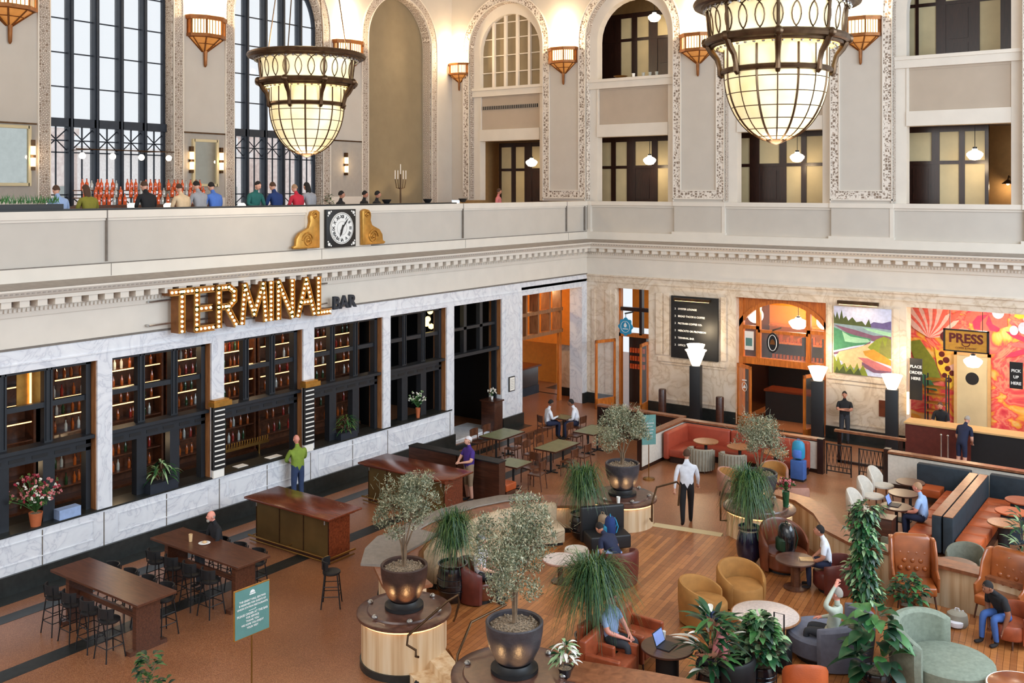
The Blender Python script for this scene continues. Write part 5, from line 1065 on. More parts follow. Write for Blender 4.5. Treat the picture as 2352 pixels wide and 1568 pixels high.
def gate(x0, x1, y, label):
    t = thing('lattice_gate', label, 'gate', (x0, y, 0), 0, 'black lattice gates'); w = x1 - x0; m = MB('black'); m.box(0, .03, -.015, .015, 0, .95); m.box(w - .03, w, -.015, .015, 0, .95); m.box(0, w, -.015, .015, .92, .95); m.box(0, w, -.015, .015, .1, .13); m.box(0, w, -.015, .015, .25, .27); m.build('frame', t)
    m = MB('black'); n = 3
    for k in range(n):
        a, b = .03 + (w - .06) * k / n, .03 + (w - .06) * (k + 1) / n
        for p, q in (((a, .13), ((a + b) / 2, .92)), (((a + b) / 2, .92), (b, .13)), ((a, .92), ((a + b) / 2, .13)), (((a + b) / 2, .13), (b, .92))): m.tube([(p[0], 0, p[1]), (q[0], 0, q[1])], .009, 4)
    m.build('lattice', t)
gate(11.42, 12.2, -4.55, 'black lattice gate, left leaf, by the lamp post'); gate(12.42, 13.15, -4.6, 'black lattice gate, right leaf, by the lamp post')
m = MB('wood_cap'); m.box(11.2, 13.4, -3.1, -2.95, .98, 1.05); m.use('mahogany'); m.box(11.3, 13.3, -3.07, -2.98, .0, .08); m.box(11.3, 11.4, -3.07, -2.98, 0, .98); m.box(13.2, 13.3, -3.07, -2.98, 0, .98); tag(m.build('standing_rail'), 'wood-capped standing rail behind the lattice gates', 'railing')
# ---- salmon banquette
t = thing('salmon_banquette', 'salmon leather corner banquette behind the channel-backed chairs', 'sofa', (0, 0, 0))
m = MB('salmon'); m.box(6.72, 6.92, -6.35, -4.75, .1, .98); m.build('backrest', t, .07, 4)
m = MB('salmon'); m.box(6.72, 8.4, -4.92, -4.72, .1, .98); m.build('backrest', t, .07, 4); m = MB('salmon'); m.box(8.42, 11.0, -4.92, -4.72, .1, .98); m.build('backrest', t, .07, 4)
m = MB('salmon'); m.box(6.9, 7.45, -6.3, -4.9, .2, .45); m.build('seat', t, .04, 3); m = MB('salmon'); m.box(7.45, 11.0, -5.5, -4.9, .2, .45); m.build('seat', t, .04, 3); m = MB('mahogany'); m.box(6.9, 7.4, -6.2, -4.9, 0, .2); m.box(7.4, 11, -5.4, -4.9, 0, .2); m.build('plinth', t)
for x, w in ((7.95, 'left'), (9.1, 'middle'), (10.25, 'right')): round_table('round brown table in front of the salmon banquette, %s one' % w, (x, -5.75, 0), .4, .75, 'wood_brown', 'black', .05, .22, 'tables at the salmon banquette')
for x, w in ((8.15, 'left'), (9.2, 'right')): tub('channel_chair', 'grey-beige channel-backed tub chair, %s one, facing the salmon banquette' % w, (x, -6.55, 0), 90, .4, .09, 115, .76, .7, .44, .08, 'channel', None, 'channel', True, 'channel-backed chairs', channels=18)
tub('armchair', 'mustard and rose armchair turned away from the camera, beside the flower vase', (11.9, -8.75, 0), 120, .42, .08, 112, .78, .62, .44, .16, 'rose_fabric', 'mustard', 'mustard', True, 'mustard and rose armchairs'); tub('armchair', 'mustard armchair facing the camera behind the right-hand palm', (10.75, -7.2, 0), -70, .42, .08, 112, .8, .6, .44, .16, 'rose_fabric', 'mustard', 'mustard', True, 'mustard and rose armchairs')
tub('armchair', 'mustard armchair left of the right-hand olive tree, partly hidden', (9.9, -8.3, 0), 0, .4, .08, 112, .75, .6, .44, .16, 'rose_fabric', 'mustard', 'mustard', True, 'mustard and rose armchairs')
round_table('small round table among the mustard armchairs', (11.0, -8.3, 0), .35, .6, 'wood_brown', 'bronze', .04, .2)
# ---- dark green banquette with orange seats
t = thing('back_to_back_banquette', 'dark green back-to-back banquette with orange leather seats at the right', 'sofa', (0, 0, 0))
m = MB('navy_fabric'); m.box(15.72, 15.93, -9.95, -5.5, .1, .98); m.build('backrest', t, .03, 2); m = MB('navy_fabric'); m.box(15.97, 16.2, -9.95, -5.5, .1, .98); m.build('backrest', t, .03, 2)
for x in (15.83, 16.08): m = MB('wood_cap'); m.box(x - .1, x + .11, -9.93, -5.6, .98, .995); m.build('top_strip', t)
for x0, x1 in ((15.15, 15.7), (16.22, 16.8)):
    for k in range(6): y = -9.85 + k * .68; m = MB('leather_orange'); m.box(x0, x1, y, y + .66, .22, .46); m.build('seat_cushion', t, .035, 3)
    m = MB('wood_dark'); m.box(x0 + .05, x1, -9.8, -5.8, 0, .22); m.build('plinth', t)
m = MB('navy_fabric'); m.box(14.3, 15.72, -5.45, -5.2, .1, .98); m.build('backrest', t, .03, 2); m = MB('navy_fabric'); m.box(16.2, 20.5, -5.45, -5.2, .1, .98); m.build('backrest', t, .03, 2)
for x0, x1 in ((14.35, 15.05), (16.9, 17.9), (17.9, 18.9)): m = MB('leather_orange'); m.box(x0, x1, -6.0, -5.45, .22, .46); m.build('seat_cushion', t, .035, 3)
for i, (x, y) in enumerate(((14.65, -8.95), (14.5, -7.7), (14.4, -6.55))): round_table('small dark round table at the orange banquette, %s' % ['holding the laptop', 'beside the middle cream chair', 'beside the farthest cream chair'][i], (x, y, 0), .38, .74, 'wood_dark', 'black', .04, .22, 'dark tables at the orange banquette')
round_table('round table with tan top on a black column at the right edge', (17.1, -8.75, 0), .37, .75, 'wood_brown', 'black', .13, .2); round_table('round table with red top behind the tan one at the right edge', (17.1, -7.7, 0), .38, .75, 'leather_orange', 'navy_fabric', .25, .3); round_table('round red table farthest back at the right edge', (17.15, -6.6, 0), .38, .75, 'leather_rust', 'navy_fabric', .25, .3)
for i, (x, y) in enumerate(((13.55, -8.75), (13.45, -7.45), (13.4, -6.3))):
    tub('cream_chair', 'rounded cream side chair, %s of the row of three' % ['nearest', 'middle', 'farthest'][i], (x + .15, y, 0), -5, .38, .09, 78, .92, .62, .46, .36, 'cream_fabric', None, 'cream_fabric', True, 'cream chairs in a row', 'chair', power=3)
t = thing('low_cabinet', 'low dark wooden cabinet in front of the nearest cream chair', 'cabinet', (14.35, -9.95, 0)); m = MB('wood_dark'); m.box(-.5, .5, -.2, .2, 0, .72); m.build('body', t, .01); m = MB('wood_dark'); m.box(-.52, .52, -.22, .22, .72, .75); m.build('top', t)
for i, (x, y, f_, lab) in enumerate(((14.3, -11.4, 60, 'grey-green upholstered tub chair with only its curved back above the climbing plant'), (15.35, -11.35, 100, 'grey-green upholstered tub chair between the climbing plant and the orange bench'), (16.75, -11.35, -100, 'grey-green upholstered tub chair behind the round brown table'), (18.0, -11.3, -110, 'grey-green upholstered tub chair behind the wing chair at the right edge'))):
    tub('grey_green_chair', lab, (x, y, 0), f_, .42, .08, 112, .85, .68, .45, .14, 'sage_dark', None, 'sage_dark', True, 'grey-green tub chairs')
round_table('round brown table in front of a grey-green chair, right of the wing chair', (16.75, -12.25, 0), .42, .75, 'wood_lid', 'black', .05, .25)
for i, (x, y) in enumerate(((18.0, -8.5), (18.05, -7.7))): tub('orange_stool', 'round orange stool at the right edge, %s' % ['nearer', 'farther'][i], (x, y, 0), 180, .26, .06, 170, .46, .46, .46, .03, 'leather_orange', None, 'leather_orange', False, 'orange stools', 'stool')
# ---- small things
t = thing('sign_stand', 'teal notice board on a slim pole in the lower left foreground', 'sign', (7.95, -24.0, 0))
T_ = TR((0, 0, 0), R(86)); m = MB('gold', T_); m.box(-.36, .36, -.015, .015, 1.2, 2.04); m.build('frame', t); m = MB('teal_sign', T_); m.box(-.345, .345, -.02, .02, 1.215, 2.025); m.build('panel', t); m = MB('brass'); m.tube([(0, 0, .02), (0, 0, 1.2)], .014, 8); m.build('pole', t); m = MB('brass'); m.lathe([(.18, 0), (.18, .02), (.03, .05)], n=24); m.build('base', t)
def signlines(t, ang, zt, w, k_, rows):
    n = (math.sin(ang), -math.cos(ang))
    for i, (s_, sz) in enumerate(rows): o = text(s_, sz, facing((n[0] * .024, n[1] * .024, zt - i * k_), (n[0], n[1], 0)), 'white', 'text_line', t, .002, bold=.001)
signlines(t, R(86), 1.82, .5, .058, [('THE GREAT HALL SEATING', .044), ('IS RESERVED FOR GUESTS OF', .042), ('UNION STATION RESTAURANTS', .042), ('------>', .06), ('PLEASE ORDER AT THE BAR', .05), ('FOR SERVICE', .045), ('THANK YOU', .045), ('WE HOPE YOU ENJOY', .045), ('YOUR VISIT', .045)])
m = MB('white', T_); m.prism([(.05 * math.cos(a), 1.93 + .05 * math.sin(a)) for a in [PI * k / 8 for k in range(9)]], -.024, -.02, 'y'); m.box(-.06, .06, -.024, -.02, 1.9, 1.92); m.build('emblem', t)
t = thing('sign_stand', 'dark teal notice board on a brass pole at the far end of the platform', 'sign', (7.24, -8.28, 0)); T_ = TR((0, 0, 0), R(48)); m = MB('teal_sign', T_); m.box(-.22, .22, -.015, .015, 1.05, 1.95); m.build('panel', t); m = MB('brass'); m.tube([(0, 0, .02), (0, 0, 1.05)], .014, 8); m.build('pole', t); m = MB('brass'); m.lathe([(.18, 0), (.18, .03), (.03, .07)], n=24); m.build('base', t)
signlines(t, R(48), 1.7, .4, .1, [('UNION STATION', .04), ('PLEASE ENJOY', .04), ('SEATING IS FOR', .04), ('OUR GUESTS', .04), ('THANK YOU', .04)])
def bag(name, label, loc, mt, s=(.17, .12, .24), mt2=None, cat='backpack', rz=0):
    t = thing(name, label, cat, loc, rz); m = MB(mt); m.loft([[(x * k, y * k, z) for x, y in [(s[0] * math.cos(a), s[1] * math.sin(a)) for a in [2 * PI * i / 16 for i in range(16)]]] for z, k in ((0, .85), (.05, 1), (s[2], 1.02), (s[2] * 1.7, .92), (s[2] * 2, .6), (s[2] * 2.06, .2))]); m.build('body', t)
    m = MB(mt2 or mt); m.loft([[(x * k, -s[1] * .8 + y * k, z) for x, y in [(s[0] * .7 * math.cos(a), s[1] * .6 * math.sin(a)) for a in [2 * PI * i / 12 for i in range(12)]]] for z, k in ((.04, .9), (.08, 1), (s[2] * .9, 1), (s[2] * 1.05, .7))]); m.build('front_pocket', t)
    m = MB(mt2 or mt); m.tube([(-.04, 0, s[2] * 2), (-.03, 0, s[2] * 2 + .06), (.03, 0, s[2] * 2 + .06), (.04, 0, s[2] * 2)], .01, 5); m.build('handle', t)
    for x in (-1, 1): m = MB(mt2 or mt); m.tube([(x * .07, s[1] * .9, s[2] * 1.8), (x * .1, s[1] * 1.3, s[2]), (x * .1, s[1] * .95, .06)], .014, 5); m.build('strap', t)
    return t
t = thing('suitcase', 'blue upright suitcase standing by the low wall', 'suitcase', (10.97, -5.75, .0)); m = MB('c_brightjeans'); m.box(-.21, .21, -.14, .14, .05, .62); m.build('body', t, .03, 3); m = MB('black'); m.box(-.2, .2, -.13, .13, .0, .06); m.build('wheels', t); m = MB('black'); m.box(-.08, .08, -.02, .02, .62, .66); m.build('handle', t)
bag('backpack', 'bright blue backpack resting on top of the blue suitcase', (10.97, -5.75, .67), 'blue_sign', (.2, .14, .26), 'c_blue')
bag('backpack', 'dark green and black backpack standing on the barrel chair', (13.52, -13.68, PF + .46), 'pot_black', (.25, .17, .3), 'leaf_dark', rz=R(-40)); bag('backpack', 'blue patterned backpack on the black high-backed seat', (9.75, -14.95, PF + .43), 'c_royal', (.17, .13, .2), 'blue_sign', rz=R(-50))
bag('shoulder_bag', 'brown rounded bag on the left side of the black high-backed seat', (9.4, -14.7, PF + .43), 'c_khaki', (.13, .1, .16), cat='bag'); bag('tote_bag', 'maroon and white bag on the floor beside the spotted pouf', (10.0, -15.9, PF), 'c_maroon', (.2, .14, .14), 'cap_white', cat='bag'); bag('patterned_bag', 'white-topped patterned bag on the floor beside the knees of the person in jeans', (17.2, -14.4, PF), 'channel', (.2, .18, .14), 'cap_white', cat='bag')
t = thing('suitcase', 'rolling suitcase with raised black handle in front of the pale round table', 'suitcase', (15.05, -18.2, PF)); m = MB('black'); m.box(-.2, .2, -.13, .13, .04, .5); m.build('body', t, .03, 3); m = MB('black'); m.tube([(-.09, 0, .5), (-.09, 0, 1.02), (.09, 0, 1.02), (.09, 0, .5)], .014, 6); m.build('handle', t)
def laptop(label, loc, rz):
    t = thing('laptop', label, 'laptop', loc, R(rz)); m = MB('charcoal'); m.box(-.17, .17, -.12, .12, 0, .015); m.build('keyboard_base', t); m = MB('charcoal'); m.loft([[(x, y, z) for x, y, z in ((-.17, .12, .012), (.17, .12, .012), (.17, .128, .012), (-.17, .128, .012))], [(-.17, .2, .23), (.17, .2, .23), (.17, .21, .23), (-.17, .21, .23)]]); s_ = m.build('lid', t); m = MB('lit_screen'); m.quad((-.155, .124, .03), (.155, .124, .03), (.155, .194, .22), (-.155, .194, .22)); m.build('screen', s_)
laptop('open laptop on the dark table at the bottom centre', (13.65, -19.75, PF + .64), 90); laptop('open laptop on the small table of the man in the blue T-shirt', (14.6, -8.9, .74), 90)
def cup(label, loc, mt='paper', h=.11, r=.04, lid='white'):
    t = thing('cup', label, 'cup', loc); m = MB(mt); m.lathe([(r * .75, 0), (r, h), (r * .9, h), (r * .7, .01)], n=14); m.build('body', t)
    if lid: m = MB(lid); m.lathe([(r * 1.03, h), (r * 1.0, h + .015), (.01, h + .018)], n=14); m.build('lid', t)
    return t
cup('tall tan drink glass on the high table beside the seated man', (2.95, -21.55, 1.05), 'p_sand', .16, .045, None); cup('white lidded cup behind the laptop on the dark table', (13.45, -19.5, PF + .64)); cup('white candle cup on the edge of the far planter', (9.2, -13.6, 1.0), 'paper', .16, .05, None)
cup('small glass on the laptop table of the man in the blue T-shirt', (14.4, -8.75, .74), 'wood_brown', .14, .04, None)
t = thing('plate', 'white plate with food on the high table in front of the seated man', 'plate', (3.3, -21.45, 1.05)); m = MB('white'); m.lathe([(.06, 0), (.13, .015), (.12, .02), (.02, .01)], n=24); m.build('dish', t); m = MB('p_sand'); m.ball((.01, 0, .035), (.06, .05, .025), 10, 6); m.build('food', t)
t = thing('folded_card', 'tan folded card on the small dark table by the boy', 'menu', (14.2, -14.35, PF + .62), .5); m = MB('p_sand'); m.box(-.14, .14, -.1, .1, 0, .015); m.build('card', t)
# things along the balcony edge
t = thing('candelabrum', 'tall candelabrum with five pale candles in front of the lit niche', 'candle holder', tuple(onx(920, 461, -5.5)) ); t.location.z = 7.3; m = MB('bronze'); m.tube([(0, 0, 0), (0, 0, 2.1)], .035, 8); m.lathe([(.25, 0), (.25, .05), (.05, .12)], n=16)
for k in (-2, -1, 1, 2): m.tube([(0, 0, 1.5), (0, k * .12, 1.55), (0, k * .16, 1.9)], .015, 6)
m.build('stand', t)
for k in (-2, -1, 0, 1, 2): m = MB('paper'); m.tube([(0, k * .16, 1.9 if k else 2.1), (0, k * .16, 2.25 if k else 2.5)], .02, 6); m.build('candle', t)
spot_light('niche_light', (-6.6, -4.6, 7.6), (-7.9, -4.4, 11), 60, 70, (1, .8, .5)); spot_light('niche_light', (-6.6, -2.6, 7.6), (-7.9, -2.8, 11), 60, 70, (1, .8, .5))
def table_lamp(label, p): t = thing('table_lamp', label, 'table lamp', p, 0, 'small glowing table lamps on the balcony'); m = MB('lit_globe'); m.lathe([(.05, .12), (.11, .17), (.12, .24), (.07, .3)], n=14); m.build('shade', t); m = MB('brass'); m.lathe([(.07, 0), (.07, .015), (.012, .03), (.012, .14)], n=12); m.build('base', t)
for px, lab in ((115, 'beside the man in pale blue'), (303, 'left of the person in dotted black'), (386, 'right of the person in dotted black'), (555, 'left of the woman in teal'), (703, 'right of the person in red')): p = onx(px, 466, -1.6); table_lamp('small glowing table lamp on the balcony bar, ' + lab, (p.x, p.y, p.z - .3))
t = thing('balcony_bar', 'long dark balcony bar counter below the bottles and the tall windows', 'counter', (-1.6, -16, 7.3)); m = MB('wood_dark'); m.box(-.35, .3, -8, 2.6, 0, .72); m.build('body', t); m = MB('black_stone'); m.box(-.4, .36, -8.1, 2.7, .72, .76); m.build('top', t)
t = thing('bottle_display', 'stepped bar shelf in front of the tall left window', 'shelf', (-5.6, -16.9, 7.3)); m = MB('walnut'); m.box(-.3, .5, -2.4, 2.5, 0, 1.0); m.build('cabinet', t)
for k in range(3): m = MB('walnut'); m.box(-.3, .3 - k * .2, -2.2, 2.3, 1.0 + k * .22, 1.03 + k * .22); m.build('step', t)
pb = bottle_proto('b_orange', 'orange-red backlit bottle on the stepped shelf in front of the tall left window', .34, .055); pb['group'] = 'orange-red bottles on the balcony bar shelf'; first = True; pw = None
for k in range(3):
    for j in range(26):
        if j % 9 == 8: continue
        p = (-5.6 + .22 - k * .2, -18.9 + j * .165 + rnd.uniform(-.03, .03), 8.33 + k * .22)
        if first: pb.location = p; first = False
        elif (j * 7 + k * 3) % 5 == 0:
            if pw is None: pw = bottle_proto('b_clear', 'pale clear bottle among the orange-red ones before the tall left window', .3, .05); pw['group'] = 'clear bottles on the balcony bar shelf'; pw.location = p
            else: dup(pw, p)
        else: dup(pb, p)
# globe chandelier bar seen inside the left window
t = thing('globe_pendant_row', 'slim bar with small white globes hanging in front of the tall left window', 'pendant lamp', (-6.4, -17, 10.0)); m = MB('bronze'); m.tube([(0, -1.7, 0), (0, 1.7, 0)], .02, 6); m.tube([(0, -1.2, 0), (-1.1, -1.2, 0)], .015, 5); m.tube([(0, 1.2, 0), (-1.1, 1.2, 0)], .015, 5); m.build('bar', t)
for k in range(4): m = MB('lit_globe'); m.ball((0, -1.5 + k, -.2), .1, 10, 8); m.build('globe', t)

def ledge_bowl(px, py, X, mt, r, label, group=None):
    p = onx(px, py, X); t = thing('bowl', label, 'bowl', (X, p.y, 8.34), 0, group); m = MB(mt); m.lathe([(r * .5, 0), (r, .12), (r * .95, .13), (r * .45, .02)], n=18); m.build('body', t)
for px, lab in ((888, 'black bowl on the balcony ledge left of the candelabrum'), (982, 'black bowl on the balcony ledge right of the candelabrum'), (1063, 'black bowl on the balcony ledge near the corner')): ledge_bowl(px, 466, -.28, 'black', .16, lab)
p = onx(1045, 462, -.9); table_lamp('small glowing table lamp near the corner end of the balcony', (p.x, p.y, 8.06)); t = thing('side_table', 'small side table under the lamp near the balcony corner', 'table', (p.x, p.y, 7.3)); m = MB('wood_dark'); m.box(-.3, .3, -.3, .3, .72, .76); m.build('tabletop', t); m = MB('wood_dark'); m.box(-.05, .05, -.05, .05, 0, .72); m.build('leg', t)
p = ony(1440, 178, .4); t = thing('bowl', 'shallow brass bowl on the sill of the second arch', 'bowl', (p.x - .3, .4, 13.32)); m = MB('brass'); m.lathe([(.15, 0), (.3, .1), (.28, .1), (.1, .02)], n=20); m.build('body', t)
for k, (dx, lab) in enumerate(((.3, 'white cup on the sill of the second arch, beside the brass bowl'), (.75, 'left glass tumbler on the sill of the second arch'), (1.05, 'middle glass tumbler on the sill of the second arch'), (1.35, 'right glass tumbler on the sill of the second arch'))):
    cup(lab, (p.x + dx, .4, 13.32), 'white' if k == 0 else 'frost_cool', .17, .07, None)
t = thing('planter_trough', 'long dark trough of small plants at the left end of the balcony ledge', 'planter', (-.28, onx(60, 470, -.28).y, 8.34)); m = MB('black'); m.box(-.14, .14, -.8, .8, 0, .12); m.build('trough', t)
rr = random.Random(4); m = MB('leaf_mid')
for k in range(160): a = Vector((rr.uniform(-.1, .1), rr.uniform(-.75, .75), .12)); d = Vector((rr.uniform(-.5, .5), rr.uniform(-.5, .5), 1)).normalized(); s_ = Vector((0, .012, 0)); L = rr.uniform(.08, .26); m.add([a, a + d * L * .5 + s_, a + d * L, a + d * L * .5 - s_], [(0, 1, 2, 3)])
m.build('leaves', t)
# ================================================================ PLANTS
def leafquad(m, p, d, n, L, w):      # one folded leaf
    d = d.normalized(); s = d.cross(n); 
    if s.length < 1e-3: s = d.orthogonal()
    s.normalize(); a = p + d * L * .5
    m.add([p, a + s * w, p + d * L, a - s * w], [(0, 1, 2, 3)])
def rv(r): 
    while 1:
        v = Vector((r.uniform(-1, 1), r.uniform(-1, 1), r.uniform(-1, 1)))
        if .05 < v.length < 1: return v
def olive(c, z0, label, H, RX, seed, n=5200, mts=('leaf_olive', 'leaf_olive2', 'leaf_olive3'), tz=.55, lean=(0, 0)):
    r = random.Random(seed); t = thing('olive_tree', label, 'tree', (c[0], c[1], z0), 0)
    tr = MB('bark'); cl = []
    for k in range(5):
        a = 2 * PI * k / 5 + r.random(); e = Vector((RX * .45 * math.cos(a) + lean[0], RX * .45 * math.sin(a) + lean[1], H * r.uniform(.55, .8)))
        mid = Vector((.05 * math.cos(a), .05 * math.sin(a), tz * .9)); tr.tube([(0.02 * math.cos(a), .02 * math.sin(a), 0), mid, (mid + e) / 2 + rv(r) * .06, e], [.022, .017, .012, .005], 6); cl.append((e, RX * .45))
        for j in range(5):
            f = e + rv(r) * RX * .6; f.z = max(tz + .1, min(H * .98, f.z)); tr.tube([(mid + e) / 2 * .6 + e * .4, f], [.007, .003], 4); cl.append((f, RX * r.uniform(.2, .36)))
    tr.build('trunk', t)
    for q, mt in enumerate(mts):
        m = MB(mt)
        for i in range(n // len(mts)):
            e, rad = r.choice(cl); v = rv(r); p = e + Vector((v.x * rad, v.y * rad, v.z * rad * .9)); k = (p.z - tz) / (H - tz)
            lim = RX * (1.05 - .5 * max(0, k)) 
            if math.hypot(p.x - lean[0], p.y - lean[1]) > lim or p.z > H: continue
            d = rv(r); d.z = abs(d.z) * .8 + .1; leafquad(m, p, d, rv(r), r.uniform(.045, .08), .0095)
        for i in range(60):
            e, rad = r.choice(cl); p = e + rv(r) * rad; d = rv(r).normalized(); d.z = abs(d.z); m.tube([p, p + d * .16], .0025, 3)
        m.build('foliage', t, flat=True)
    return t
olive(PLA, 1.78, 'grey-green olive tree with a sandy lower crown in the left foreground bowl', 1.75, .76, 1, 9000, tz=.42, lean=(.03, .1)); olive(PLD, 1.8, 'large olive tree in the bowl at the bottom of the photo', 2.0, .9, 2, 12500, tz=.6)
olive(PLB, 1.78, 'olive tree in the glowing bowl on the far planter', 1.45, .84, 3, 8500, tz=.3); olive(PLC, 1.78, 'olive tree behind the right-hand palm', 1.45, .78, 4, 8000, tz=.2)
def palm(loc, label, H, RX, seed, n=420, stem=.35, mts=('leaf_palm', 'leaf_palm2', 'leaf_deep')):
    r = random.Random(seed); t = thing('ponytail_palm', label, 'potted plant', loc, 0)
    m = MB('bark')
    for k in range(4): a = 2 * PI * k / 4; m.tube([(0.04 * math.cos(a), .04 * math.sin(a), 0), (.12 * math.cos(a), .12 * math.sin(a), H * stem)], [.035, .02], 7)
    m.build('stem', t)
    for q, mt in enumerate(mts):
        m = MB(mt)
        for i in range(n // len(mts)):
            a = r.random() * 2 * PI; s = r.choice((0, 1, 2, 3)); b = 2 * PI * s / 4; o = Vector((.12 * math.cos(b), .12 * math.sin(b), H * stem * r.uniform(.8, 1.15)))
            out = RX * r.uniform(.3, 1.25); up = (H - o.z) * r.uniform(.2, 1.05); dr = r.uniform(.2, 1.25) * H * .62; prev = None; w = r.uniform(.007, .012); sd = Vector((-math.sin(a), math.cos(a), 0)); vs = []
            for k in range(7):
                u = k / 6; p = o + Vector((math.cos(a) * out * u ** .9, math.sin(a) * out * u ** .9, up * math.sin(min(1, u * 1.5) * PI / 2) - dr * max(0, u - .35) ** 1.6 * 1.6)); ww = w * (1 - u * .85); vs += [p - sd * ww, p + sd * ww]
            m.add(vs, [(2 * k, 2 * k + 1, 2 * k + 3, 2 * k + 2) for k in range(6)])
        m.build('blades', t, flat=True)
    return t
def pot(loc, label, mt, Rr, h, shape='round', name='plant_pot'):
    t = thing(name, label, 'plant pot', loc); m = MB(mt)
    pr = {'round': [(.6, 0), (.85, .15), (1, .5), (.92, .8), (.85, .93), (.95, 1), (.85, 1), (.8, .9)], 'vase': [(.55, 0), (.9, .2), (1, .5), (.8, .82), (.72, .9), (.85, 1), (.75, 1), (.7, .9)], 'cone': [(.7, 0), (1, 1), (.92, 1), (.9, .93)]}[shape]
    m.lathe([(a * Rr, b * h) for a, b in pr], n=32)
    for z in (.35, .5, .65): 
        if shape == 'round': m.tube([(Rr * 1.0 * math.cos(2 * PI * k / 28), Rr * math.sin(2 * PI * k / 28), z * h) for k in range(28)], .008, 4, loop=True)
    m.build('vessel', t); m = MB('soil'); m.lathe([(Rr * .84, h * .9), (Rr * .8, h * .93), (.02, h * .94)], n=24); m.build('soil', t); return t
P1 = at(1040, 1378, PF, PF); P2 = at(1362, 1522, PF, PF); P3 = (8.72, -14.5, PF); P4 = at(1720, 1290, PF, PF)
pot(P1, 'black glazed ribbed pot right of the left foreground bowl', 'pot_black', .33, .78); palm((P1[0], P1[1], PF + .72), 'ponytail palm in the black ribbed pot near the left foreground bowl', 1.2, .55, 11, 1100)
pot(P2, 'shiny black pot at the bottom centre', 'pot_black', .36, .5, 'round'); palm((P2[0], P2[1], PF + .45), 'broad weeping ponytail palm at the bottom centre', 1.55, .76, 12, 1600, .5)
pot(P3, 'dark pot behind the black high-backed seat', 'pot_black', .32, .6); palm((P3[0], P3[1], PF + .55), 'ponytail palm left of the far planter bowl', 1.3, .58, 13, 1100)
pot(P4, 'tall navy vase pot left of the barrel chair', 'pot_navy', .29, .82, 'vase'); palm((P4[0], P4[1], PF + .78), 'ponytail palm in the tall navy vase, right of the far platform opening', 1.45, .62, 14, 1300)
def bush(loc, label, H, RX, seed, L, w, n, mts, name='leafy_plant', droop=.4, stripes=None, z0=.1, cat='potted plant', col=False):
    r = random.Random(seed); t = thing(name, label, cat, loc)
    st = MB('bark'); Ms = {q: MB(q) for q in mts}
    for i in range(n):
        a = r.random() * 2 * PI; z = z0 + (H - z0) * (i + .5) / n; rad = RX * ((.35 + .65 * math.sin(PI * min(1, (z / H) ** .8))) if not col else (.75 + .25 * math.sin(z * 7 + a))) * r.uniform(.3, 1)
        b = Vector((.25 * rad * math.cos(a), .25 * rad * math.sin(a), max(0.02, z - L * .3))); p = Vector((rad * .6 * math.cos(a), rad * .6 * math.sin(a), z)); d = Vector((math.cos(a), math.sin(a), r.uniform(.9, -.9) if col else r.uniform(1.0, -.1))).normalized()
        if i % 3 == 0: st.tube([b, p], [.008, .004], 4)
        l = L * r.uniform(.7, 1.15); sd = d.cross(Vector((0, 0, 1))).normalized(); mt = r.choice(mts); m = Ms[mt]; vs = []; N = 5
        for k in range(N + 1):
            u = k / N; c = p + d * l * u + Vector((0, 0, -droop * l * u * u)); ww = w * math.sin(PI * min(.97, .08 + u * .9)) ; vs += [c - sd * ww + Vector((0, 0, ww * .3)), c, c + sd * ww + Vector((0, 0, ww * .3))]
        m.add(vs, [(3 * k + j, 3 * k + j + 1, 3 * k + j + 4, 3 * k + j + 3) for k in range(N) for j in (0, 1)])
    st.build('stems', t)
    for q, m in Ms.items():
        if m.v: m.build('leaves', t)
    return t
G = ['leaf_deep', 'leaf_mid', 'leaf_dark']
p = at(1985, 1425, PF, PF); pot(p, 'terracotta pot of the tall climbing plant', 'terracotta', .24, .42, 'cone'); bush((p[0], p[1], PF + .35), 'tall leafy climbing plant column left of the tan wing chair', 1.95, .58, 21, .15, .036, 1150, G + ['leaf_light', 'leaf_deep'], 'climbing_plant', .5, col=True)
p = at(2010, 1590, PF, PF); pot(p, 'dark pot of the broad-leaved plant at the bottom right', 'pot_black', .26, .4); bush((p[0], p[1], PF + .35), 'broad-leaved dark green plant at the bottom, between the grey and sage sofas', 1.05, .8, 22, .44, .11, 64, ['leaf_deep', 'leaf_dark', 'leaf_mid'], 'broadleaf_plant', .5)
p = at(2085, 1420, PF, PF); pot(p, 'small brown pot below the tan wing chair', 'leather_brown', .16, .28, 'cone'); bush((p[0], p[1], PF + .25), 'low leafy plant at the feet of the tan wing chair', .6, .6, 23, .18, .05, 130, G, droop=.5)
p = at(1635, 1600, PF, PF); pot(p, 'black pot of the white-striped plant at the bottom edge', 'pot_black', .26, .45); bush((p[0], p[1], PF + .4), 'upright plant with white-striped blades at the bottom edge', 1.0, .55, 24, .48, .045, 120, ['leaf_deep', 'leaf_mid', 'leaf_dark', 'leaf_mid', 'leaf_deep', 'leaf_deep', 'leaf_dark', 'leaf_dark', 'leaf_mid', 'leaf_deep', 'bloom_white'], 'striped_plant', .25)
p = at(1745, 1580, PF, PF); pot(p, 'black pot of the variegated plant at the bottom edge', 'pot_black', .28, .45); bush((p[0], p[1], PF + .4), 'variegated rubber plant in front of the pale round table', 0.85, .66, 25, .2, .055, 380, ['leaf_deep', 'leaf_dark', 'leaf_light', 'leaf_mid'], 'rubber_plant', .5)
p = at(2348, 1400, PF, PF); pot(p, 'dark pot at the right edge beside the person in jeans', 'pot_black', .2, .4); bush((p[0], p[1], PF + .35), 'spiky leafed plant at the right edge of the photo', 1.6, .4, 26, .3, .03, 110, ['leaf_deep', 'leaf_light', 'leaf_dark'], 'spiky_plant', .3)
